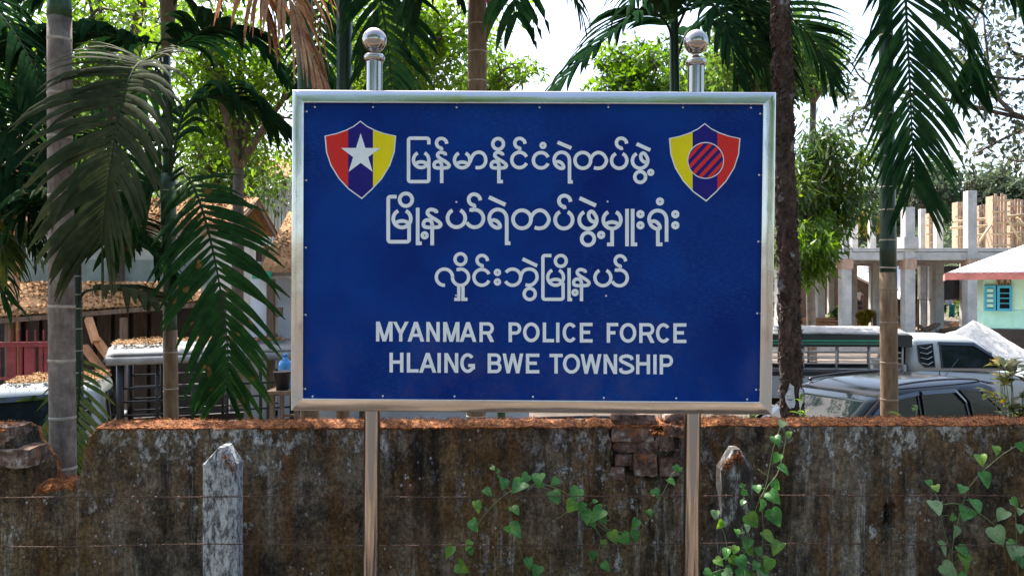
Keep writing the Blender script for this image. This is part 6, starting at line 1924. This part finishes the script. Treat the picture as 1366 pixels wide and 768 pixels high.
# hut with littered roof right of it, touching the left edge of the sign
h2 = thing('hut', 'whitewashed hut with a mossy litter covered roof and green gutter left of the sign', 'hut', (-1.6, 12, ground_z(0, 12)))
A, B, C, D = P(398, 279, 14.6), P(700, 279, 14.6), P(700, 358, 10.9), P(344, 364, 10.9)
A2 = P(331, 330, 12.2)
sheet_roof(h2, P(385, 283, 14.6), B, C, D, 'litter_roof', 6)
litter_on('leaf_litter', 'dry orange leaves and moss lying on the hut roof left of the sign', P(385, 283, 14.6), B, C, D, 6500, 5, .055)
zh = P(0, 362, 11).z
MB().box((at(363, 11.2) + 1.9, 13.5, (zh + ground_z(0, 12)) / 2), (3.6, .12, zh - ground_z(0, 12))).build('wall', MAT['whitewash'], h2)
for (xa, xb, Y, mt, nm) in ((336, 357, 11.0, 'whitewash', 'wall_panel'), (357.5, 366, 10.95, 'timber', 'post'), (372, 391, 11.3, 'whitewash', 'wall_panel'), (391, 404, 11.35, 'dark_room', 'door')):
    a, b = P(xa, 372, Y), P(xb, 372, Y)
    MB().box(((a.x + b.x) / 2, Y, (a.z + ground_z(0, Y)) / 2), (b.x - a.x, .1, a.z - ground_z(0, Y))).build(nm, MAT[mt], h2)
MB().box((at(346, 11.6), 12.2, (zh + ground_z(0, 12)) / 2 + .1), (.12, 2.2, zh - ground_z(0, 12) + .1)).build('side_wall', MAT['lime'], h2)
a = P(350, 364, 10.8); MB().box((a.x, 10.8, a.z - .03), (.24, .12, .10)).build('gutter_end', MAT['gutter'], h2)
MB().bar(P(344, 366, 10.86), P(700, 361, 10.86), .05).build('eave_board', MAT['timber'], h2)
a = P(372, 416, 10.9); MB().box(a, (.09, .10, .13)).build('lock_box', MAT['timber'], h2)
# table with bucket and water jug
tb = thing('side_table', 'small dark wooden table with a bucket on it beside the left edge of the sign', 'table', (at(380, 9.3), 9.3, ground_z(0, 9.3)))
zt_ = P(0, 519, 9.3).z
MB().box((at(384, 9.3), 9.35, zt_ - .02), (.42, .5, .04)).build('table_top', MAT['timber'], tb)
for px in (368, 400):
    for dy in (-.2, .2): MB().bar((at(px, 9.3), 9.35 + dy, ground_z(0, 9.3)), (at(px, 9.3), 9.35 + dy, zt_ - .04), .045).build('leg', MAT['timber'], tb)
for dy in (-.2, .2): MB().bar((at(368, 9.3), 9.35 + dy, zt_ - .35), (at(400, 9.3), 9.35 + dy, zt_ - .35), .03).build('stretcher', MAT['timber'], tb)
bk_ = thing('bucket', 'black plastic bucket on the small dark table', 'bucket', (at(375, 9.2), 9.25, zt_))
MB().lathe((at(375, 9.2), 9.25, zt_), [(.072, 0), (.098, .20), (.106, .205), (.106, .218), (.094, .218), (.07, .02), (.001, .018)], 22).build('shell', MAT['bucket'], bk_, smooth=True)
jg = thing('water_jug', 'blue plastic water jug standing behind the black bucket', 'jug', (at(380, 9.45), 9.47, zt_))
MB().lathe((at(380, 9.45), 9.47, zt_), [(.08, 0), (.085, .02), (.085, .26), (.07, .31), (.03, .345), (.026, .375)], 20).build('bottle', MAT['jug'], jg, smooth=True)
MB().lathe((at(380, 9.45), 9.47, zt_ + .375), [(.03, 0), (.03, .03), (.005, .034)], 14).build('cap', MAT['jug'], jg, smooth=True)
# picket-walled house high behind the hut and a bamboo railing at the far left
h3 = thing('picket_house', 'house wall of white vertical slats under a rusty awning behind the hut roof', 'house', (at(360, 24), 24, ground_z(0, 24)))
for k in range(17):
    px = 318 + 4.6 * k
    a, b = P(px, 246 + 3 * math.sin(k), 24), P(px, 330, 24)
    MB().box(((a.x), 24 + .02 * (k % 2), (a.z + b.z) / 2), (.075, .04, a.z - b.z)).build('slat', MAT['whitewash'], h3)
for y in (262, 300): MB().bar(P(314, y, 24.06), P(398, y, 24.06), .06).build('rail', MAT['timber'], h3)
for px in (322, 352, 380): MB().bar((at(px, 24.1), 24.1, ground_z(0, 24)), (at(px, 24.1), 24.1, P(0, 240, 24).z), .1).build('post', MAT['timber'], h3)
sheet_roof(h3, P(340, 214, 25.2), P(420, 212, 25.2), P(420, 240, 23.4), P(352, 236, 23.4), 'litter_roof', 3)
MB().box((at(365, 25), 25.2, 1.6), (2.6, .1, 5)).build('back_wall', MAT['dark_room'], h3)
o = thing('bamboo_railing', 'bamboo railing with orange posts seen through the fronds at the left edge', 'railing', (at(20, 15), 15, ground_z(0, 15)))
for px in (17, 24): MB().bar((at(px, 15), 15, ground_z(0, 15)), (at(px, 15), 15, P(0, 178, 15).z), .05).build('post', MAT['timber_orange'], o)
for y in (205, 219): MB().tube([P(-60, y + 1, 14.94), P(55, y - 2, 14.94)], .035, 7).build('rail', MAT['bamboo'], o, smooth=True)
# ------------------------------------------------------------------ vehicles (local axes: x to the nose, y to its left, z up)
def lerp(a, b, t): return a + (b - a) * t
def ring(x0, x1, w_, r_, z0, z1=None, n=6, crown=0.0):
    """rounded rectangle in plan, at height z (z0 at the rear, z1 at the front)"""
    z1 = z0 if z1 is None else z1
    pts = []
    for (cx, cy, a0) in ((x1 - r_, w_ - r_, 90), (x0 + r_, w_ - r_, 180), (x0 + r_, -w_ + r_, 270), (x1 - r_, -w_ + r_, 0)):
        pass
    seq = [(x1 - r_, -w_ + r_, -90, 0), (x1 - r_, w_ - r_, 0, 90), (x0 + r_, w_ - r_, 90, 180), (x0 + r_, -w_ + r_, 180, 270)]
    for cx, cy, a0, a1 in seq:
        for i in range(n + 1):
            a = R(a0 + (a1 - a0) * i / n)
            x = cx + r_ * math.cos(a); y = cy + r_ * math.sin(a)
            t = (x - x0) / (x1 - x0)
            pts.append((x, y, lerp(z0, z1, t)))
    return pts
def loft(mb, rings, cap_top=True, cap_bot=True):
    b = len(mb.v); m_ = len(rings[0])
    for r_ in rings: mb.v += r_
    for i in range(len(rings) - 1):
        for k in range(m_):
            k2 = (k + 1) % m_
            mb.f.append((b + i * m_ + k, b + i * m_ + k2, b + (i + 1) * m_ + k2, b + (i + 1) * m_ + k)); mb.m.append(0)
    if cap_bot: mb.f.append(tuple(b + k for k in reversed(range(m_)))); mb.m.append(0)
    if cap_top:
        e = b + (len(rings) - 1) * m_
        mb.f.append(tuple(e + k for k in range(m_))); mb.m.append(0)
def wheels(root, xs, track, r_=.36, wd=.24):
    first = None
    for x in xs:
        for s in (-1, 1):
            if first is None:
                mb = MB(); mb.lathe((0, 0, 0), [(r_ * .62, -wd / 2), (r_ * .93, -wd / 2), (r_, -wd * .34), (r_, wd * .34), (r_ * .93, wd / 2), (r_ * .62, wd / 2)], 28)
                ty = mb.build('wheel', MAT['tyre'], root, smooth=True, world=False)
                rm = MB(); rm.lathe((0, 0, 0), [(r_ * .62, -wd * .45), (r_ * .60, wd * .40), (r_ * .5, wd * .34), (r_ * .2, wd * .36), (r_ * .16, wd * .44), (.01, wd * .44)], 24)
                rr_ = rm.build('rim', MAT['alloy'], ty, smooth=True, world=False)
                first = ty; o = ty
            else: o = copy_tree(first, root)
            o.location = (x, s * track, r_)
            o.rotation_euler = (R(-90) if s > 0 else R(90), 0, 0)
def side_panel(root, name, mat, pts, wf, sgn, off=.006, th=.004):
    """a flat panel on the body side given in (x, z); wf(z) = half width there"""
    n = len(pts)
    v0 = [(x, sgn * (wf(x, z) + off), z) for x, z in pts]
    mb = MB()
    v1 = [(x, sgn * (wf(x, z) + off - th), z) for x, z in pts]
    mb.v = v0 + v1
    mb.f = [tuple(range(n)) if sgn < 0 else tuple(reversed(range(n)))] + [(i, (i + 1) % n, n + (i + 1) % n, n + i) for i in range(n)]
    mb.m = [0] * len(mb.f)
    return mb.build(name, MAT[mat], root, world=False)
def side_frame(root, name, mat, pts, wf, sgn, wd=.03, off=.012):
    mb = MB()
    n = len(pts)
    c = Vector((sum(p[0] for p in pts) / n, sum(p[1] for p in pts) / n))
    ins = []
    for p in pts:
        d = c - Vector(p); ins.append(Vector(p) + d.normalized() * wd)
    for i in range(n):
        j = (i + 1) % n
        q = [pts[i], pts[j], tuple(ins[j]), tuple(ins[i])]
        mb.v += [(x, sgn * (wf(x, z) + off), z) for x, z in q]
        mb.f.append((4 * i, 4 * i + 1, 4 * i + 2, 4 * i + 3)); mb.m.append(0)
    o = mb.build(name, MAT[mat], root, world=False)
    o.modifiers.new('t', 'SOLIDIFY').thickness = .01
    return o

def suv(name, label, loc, rz, paint_m, group='cars parked behind the wall'):
    t = thing(name, label, 'car', loc, rz, group); ROOT[t] = Vector((0, 0, 0))
    W = .92
    mb = MB()
    loft(mb, [ring(-2.28, 2.25, W - .10, .28, .24), ring(-2.34, 2.36, W - .01, .34, .42), ring(-2.36, 2.38, W, .36, .70), ring(-2.34, 2.34, W - .01, .36, .92, .86), ring(-2.30, 2.26, W - .05, .34, 1.06, .98), ring(-2.26, 2.15, W - .12, .30, 1.09, 1.02)])
    mb.build('body', MAT[paint_m], t, smooth=True, world=False, bevel=.0)
    # greenhouse
    def wf(x, z): return lerp(W - .075, W - .17, max(0, min(1, (z - 1.05) / .60)))
    xf = lambda z: lerp(1.30, .46, (z - 1.05) / .60)
    xr = lambda z: lerp(-2.24, -1.98, (z - 1.05) / .60)
    rings = []
    for z in (1.04, 1.2, 1.38, 1.54, 1.62): rings.append(ring(xr(z), xf(z), wf(0, z), .12, z))
    rings.append(ring(xr(1.68) + .08, xf(1.66) - .06, wf(0, 1.66) - .04, .14, 1.672, 1.66)); rings.append(ring(xr(1.7) + .25, xf(1.7) - .22, wf(0, 1.7) - .16, .16, 1.712, 1.695)); rings.append(ring(xr(1.7) + .6, xf(1.7) - .6, wf(0, 1.7) - .36, .1, 1.728, 1.715))
    mb = MB(); loft(mb, rings)
    mb.build('cabin', MAT[paint_m], t, smooth=True, world=False)
    # windscreen and rear glass, curved
    for nm, fx, sgn in (('windscreen', xf, 1), ('rear_window', xr, -1)):
        rows = []
        for j in range(7):
            z = 1.07 + (1.60 - 1.07) * j / 6
            w_ = wf(0, z) - .06
            rows.append([(fx(z) + sgn * (.012 + .045 * (1 - (i / 4 - 1) ** 2)), w_ * (i / 4 - 1), z) for i in range(9)])
        o = MB().grid(rows).build(nm, MAT['shade_glass'], t, smooth=True, world=False)
        o.modifiers.new('t', 'SOLIDIFY').thickness = .005
    for s in (-1, 1):
        g1 = [(1.16, 1.08), (.46, 1.595), (-.18, 1.615), (-.18, 1.08)]
        g2 = [(-.25, 1.08), (-.25, 1.615), (-.98, 1.60), (-1.18, 1.42), (-1.24, 1.08)]
        g3 = [(-1.32, 1.10), (-1.28, 1.40), (-1.10, 1.59), (-1.60, 1.56), (-1.98, 1.24), (-2.0, 1.13)]
        for g_, nm in ((g1, 'front_door_window'), (g2, 'rear_door_window'), (g3, 'quarter_window')):
            o = side_panel(t, nm, 'shade_glass', g_, wf, s)
            side_frame(t, 'window_seal', 'black_trim', g_, wf, s, .022)
        for g_ in (g1, g2):                                  # rain visors
            top = [p for p in g_ if p[1] > 1.3]
            v_ = MB()
            pts = [Vector((x, s * (wf(x, z) + .02), z + .012)) for x, z in (top if g_ is g2 else [(1.10, 1.14), (.46, 1.595), (-.18, 1.615)])]
            dn = [p + Vector((0, s * .022, -.055)) for p in pts]
            v_.grid([pts, dn]); o = v_.build('rain_visor', MAT['glass_dark'], t, world=False); o.modifiers.new('t', 'SOLIDIFY').thickness = .004
        # mirror on its stalk, roof rail, handles, sills
        mr = MB(); loft(mr, [ring(.78, .98, .05, .04, 1.06), ring(.76, 1.0, .085, .05, 1.11), ring(.78, .99, .08, .05, 1.20), ring(.82, .95, .05, .04, 1.235)])
        mr.v = [(x + .06, y * 1.0 + s * (W + .12), z - .02) for x, y, z in mr.v]
        mr.bar((.92, s * (W - .06), 1.08), (.92, s * (W + .08), 1.09), .05)
        mr.build('wing_mirror', MAT['car_black'], t, smooth=True, world=False)
        rl_ = MB().tube(catmull([(.30, s * .66, 1.68), (.20, s * .65, 1.72), (-1.5, s * .65, 1.725), (-1.75, s * .65, 1.68)], 16), .016, 8); rl_.build('roof_rail', MAT['black_trim'], t, smooth=True, world=False)
        MB().box((0, s * (W + .0), .38), (2.6, .05, .10)).build('side_step', MAT['black_trim'], t, world=False)
        for x in (-.05, -1.05): MB().box((x, s * (W + .005), .93), (.20, .035, .035)).build('door_handle', MAT['alloy'], t, world=False)
        hl = MB(); hl.box((2.22, s * .66, .80), (.22, .34, .14)); hl.build('headlight', MAT['lamp_clear'], t, world=False, bevel=.03)
        tl = MB(); tl.box((-2.28, s * .76, .98), (.14, .20, .26)); tl.build('tail_light', MAT['lamp_red'], t, world=False, bevel=.03)
    MB().box((2.36, 0, .66), (.06, .95, .20)).build('grille', MAT['black_trim'], t, world=False, bevel=.02)
    sp_ = MB(); loft(sp_, [ring(-2.20, -1.86, .62, .08, 1.655), ring(-2.24, -1.86, .62, .08, 1.675), ring(-2.20, -1.86, .60, .08, 1.695)]); sp_.build('spoiler', MAT[paint_m], t, smooth=True, world=False)
    MB().tube([(-1.45, .30, 1.71), (-1.78, .30, 1.98)], [.006, .003], 6).build('aerial', MAT['black_trim'], t, world=False)
    ds = MB().grid([[(1.05, -.62, 1.075), (1.05, .62, 1.075)], [(.70, -.62, 1.10), (.70, .62, 1.10)]]).build('dashboard', MAT['black_trim'], t, world=False)
    for y in (-.3, .3):
        wp = MB().bar((1.33, y, 1.085), (1.10, y + .42, 1.245), .012); wp.build('wiper', MAT['black_trim'], t, world=False)
    for ch in t.children:                                    # arch the roof a little along its length and across
        if ch.type == 'MESH':
            for v_ in ch.data.vertices:
                x, y, z = v_.co
                if z > 1.25: v_.co.z = z - min(1, (z - 1.25) / .4) * (.050 * ((x + .70) / 1.2) ** 2 + .02 * (y / .7) ** 2) + .012
    wheels(t, (1.42, -1.38), .80, .37)
    return t
suv('parked_car', 'black sport utility car with pale reflecting windscreen parked behind the right part of the wall', (5.12, 11.55, -1.44), R(180 + 27), 'car_black')
suv('parked_car', 'dark car whose glass shows in the gap under the middle of the sign', (-.15, 7.6, -1.50 - .0), R(180 + 12), 'car_grey')

def pickup(name, label, loc, rz, bed, roof_h, canopy, stripe, cage_m, seats=False, can_mat='tarp', group='pickup trucks with canopies'):
    t = thing(name, label, 'pickup truck', loc, rz, group); ROOT[t] = Vector((0, 0, 0))
    W = .86
    belt, top = 1.18, 1.80
    # nose and doors
    mb = MB()
    loft(mb, [ring(.02, 3.05, W - .08, .20, .38), ring(0, 3.15, W, .25, .55), ring(0, 3.16, W + .01, .26, .85), ring(0, 3.08, W, .26, belt - .06, .98), ring(.0, 2.98, W - .04, .24, belt, 1.04), ring(.02, 2.90, W - .12, .22, belt + .01, 1.06)])
    mb.build('body', MAT['car_white'], t, smooth=True, world=False)
    def wf(x, z): return lerp(W - .035, W - .18, max(0, min(1, (z - belt) / (top - belt))))
    xf = lambda z: lerp(2.02, 1.30, (z - belt) / (top - belt))
    xr = lambda z: lerp(0.01, .10, (z - belt) / (top - belt))
    rings = [ring(xr(z), xf(z), wf(0, z), .10, z) for z in (belt - .01, belt + .2, belt + .4, top - .08)]
    rings += [ring(xr(top) + .02, xf(top) - .03, wf(0, top) - .04, .12, top - .01), ring(xr(top) + .12, xf(top) - .16, wf(0, top) - .14, .12, top + .03), ring(xr(top) + .35, xf(top) - .40, wf(0, top) - .30, .1, top + .042)]
    mb = MB(); loft(mb, rings); mb.build('cabin', MAT['car_white'], t, smooth=True, world=False)
    for nm, fx, sgn in (('windscreen', xf, 1), ('rear_window', xr, -1)):
        rows = []
        for j in range(6):
            z = belt + .05 + (top - .10 - belt - .05) * j / 5
            w_ = wf(0, z) - .07 if sgn > 0 else wf(0, z) - .2
            rows.append([(fx(z) + sgn * (.010 + .03 * (1 - (i / 4 - 1) ** 2)), w_ * (i / 4 - 1), z) for i in range(9)])
        o = MB().grid(rows).build(nm, MAT['shade_glass'], t, smooth=True, world=False); o.modifiers.new('t', 'SOLIDIFY').thickness = .005
    for s in (-1, 1):
        g1 = [(.62, belt + .04), (.62, top - .10), (1.26, top - .12), (1.84, belt + .12), (1.90, belt + .04)]
        g2 = [(.20, belt + .16), (.20, top - .14), (.50, top - .11), (.50, belt + .05), (.30, belt + .05)]
        side_panel(t, 'door_window', 'shade_glass', g1, wf, s); side_panel(t, 'quarter_window', 'shade_glass', g2, wf, s)
        side_frame(t, 'window_seal', 'black_trim', g1, wf, s, .03); side_frame(t, 'window_seal', 'black_trim', g2, wf, s, .03)
        for k in range(4):                                    # the little louvre shapes on the rear side glass
            z = belt + .14 + .10 * k
            lv = MB(); lv.bar((.24, s * (wf(0, z) + .018), z), (.37, s * (wf(0, z) + .018), z - .03), .03, .012); lv.bar((.37, s * (wf(0, z) + .018), z - .03), (.46, s * (wf(0, z) + .018), z + .02), .03, .012)
            lv.build('louvre', MAT['car_white'], t, world=False)
        pts = [(.60, top - .075), (1.28, top - .095), (1.60, 1.50)]
        v_ = MB().grid([[Vector((x, s * (wf(x, z) + .02), z)) for x, z in pts], [Vector((x - .01, s * (wf(x, z) + .045), z - .06)) for x, z in pts]])
        o = v_.build('rain_visor', MAT['glass_dark'], t, world=False); o.modifiers.new('t', 'SOLIDIFY').thickness = .004
        mr = MB(); loft(mr, [ring(1.72, 1.86, .04, .03, 1.18), ring(1.70, 1.88, .08, .05, 1.22), ring(1.71, 1.87, .075, .05, 1.40), ring(1.75, 1.84, .04, .03, 1.43)])
        mr.v = [(x + .05, y + s * (W + .13), z) for x, y, z in mr.v]; mr.bar((1.80, s * (W - .06), 1.20), (1.82, s * (W + .10), 1.24), .04)
        mr.build('wing_mirror', MAT['black_trim'], t, smooth=True, world=False)
        MB().box((.72, s * (W + .012), 1.02), (.18, .03, .04)).build('door_handle', MAT['alloy'], t, world=False)
        sm = MB(); sm.box((.56, s * (W + .006), .85), (.012, .012, .62)); sm.box((1.74, s * (W + .006), .82), (.012, .012, .56)); sm.build('door_seam', MAT['black_trim'], t, world=False)
        MB().box((3.02, s * .64, .86), (.20, .30, .18)).build('headlight', MAT['lamp_clear'], t, world=False, bevel=.03)
        MB().box((-bed - .06, s * (W - .10), .86), (.05, .14, .30)).build('tail_light', MAT['lamp_red'], t, world=False, bevel=.02)
    MB().box((3.13, 0, .80), (.06, .9, .20)).build('grille', MAT['black_trim'], t, world=False, bevel=.02)
    # open bed: floor, sides, tailgate
    MB().box((-bed / 2 - .04, 0, .72), (bed, 2 * W - .08, .06)).build('bed_floor', MAT['black_trim'], t, world=False)
    for s in (-1, 1): MB().box((-bed / 2 - .04, s * (W - .03), .86), (bed, .06, .46)).build('bed_side', MAT['car_white'], t, world=False, bevel=.012)
    MB().box((-bed - .05, 0, .86), (.05, 2 * W - .16, .44)).build('tailgate', MAT['car_white'], t, world=False, bevel=.012)
    MB().box((-.06, 0, .98), (.06, 2 * W - .14, .60)).build('bed_front', MAT['car_white'], t, world=False, bevel=.012)
    MB().box((-bed / 2 + .9, 0, .50), (bed + 2.4, .7, .14)).build('chassis', MAT['black_trim'], t, world=False)
    # pipe cage
    zc = roof_h - .30
    for s in (-1, 1):
        nP = 6
        for k in range(nP):
            x = -.12 - (bed - .14) * k / (nP - 1)
            MB().tube([(x, s * (W - .05), 1.06), (x, s * (W - .05), zc + .12)], .045 if seats and k in (0, nP - 1) else .020, 8).build('cage_post', MAT[cage_m], t, smooth=True, world=False)
        for k in range(1, 5):
            z = 1.09 + (zc - 1.12) * k / 5
            MB().tube([(-.12, s * (W - .05), z), (-bed + .02, s * (W - .05), z)], .013, 8).build('cage_rail', MAT[cage_m], t, smooth=True, world=False)
        MB().box((-bed / 2 - .05, s * (W - .03), 1.11), (bed, .09, .08)).build('cage_base', MAT['black_trim'], t, world=False)
        if seats: MB().box((-bed / 2, s * (W - .28), 1.02), (bed - .2, .34, .07)).build('bench', MAT['timber'], t, world=False)
    # canopy: a shallow curved roof with deep side bands
    rows = []
    ny = 12
    for (xx, dz) in ((.06, -.06), (.03, -.01), (-.06, .02), (-bed * .5, .035), (-bed + .02, .02), (-bed - .10, -.01), (-bed - .13, -.06)):
        rows.append([(xx, (W + .03) * (2 * i / ny - 1), roof_h + dz - .10 * abs(2 * i / ny - 1) ** 3.2 + .012 * math.sin(i * 2.3 + xx * 3)) for i in range(ny + 1)])
    o = MB().grid(rows).build('canopy_roof', MAT[can_mat], t, smooth=True, world=False); o.modifiers.new('t', 'SOLIDIFY').thickness = .02
    for s in (-1, 1):
        if stripe:
            MB().box((-bed / 2 - .03, s * (W + .028), roof_h - .205), (bed + .12, .03, .23)).build('canopy_side', MAT['tarp_black'], t, world=False, bevel=.01)
            MB().box((-bed / 2 - .15, s * (W + .044), roof_h - .20), (bed - .25, .012, .035)).build('canopy_stripe', MAT['tarp_green'], t, world=False)
            MB().box((-bed / 2 - .15, s * (W + .044), roof_h - .255), (bed - .25, .012, .022)).build('canopy_stripe', MAT['tarp_green'], t, world=False)
        else:
            MB().tube([(0.03, s * (W + .02), roof_h - .15), (-bed - .1, s * (W + .02), roof_h - .15)], .055, 10).build('canopy_rim', MAT[can_mat], t, smooth=True, world=False)
    wheels(t, (2.45, -bed * .52), .74, .36)
    return t
pR = pickup('pickup_truck', 'white pickup truck with a dark green striped canopy parked beside the sand heap', (7.72, 16.1, -1.17), R(-2), 3.3, 1.95, True, True, 'grey_steel')
pL_ = pickup('pickup_truck', 'white pickup truck with black pipe cage and littered roofs near the gap in the wall', (-5.23, 10.4, -1.40), R(180 + 22), 2.2, 2.26, True, False, 'black_steel', True, can_mat='tarp')
# litter on the left truck's two roofs
def onL(x, y, z):
    return Vector((-5.23, 10.4, -1.40)) + Matrix.Rotation(R(202), 3, 'Z') @ Vector((x, y, z))
litter_on('leaf_litter', 'dry orange leaves scattered on the cab roof of the caged truck', onL(.12, .60, 1.845), onL(1.15, .58, 1.84), onL(1.15, -.58, 1.84), onL(.12, -.60, 1.845), 5200, 8, .045, thick=.03)
litter_on('leaf_litter', 'dry orange leaves scattered on the canopy of the caged truck', onL(0, .62, 2.27), onL(-2.1, .62, 2.28), onL(-2.1, -.62, 2.28), onL(0, -.62, 2.27), 8000, 9, .045, thick=.045)
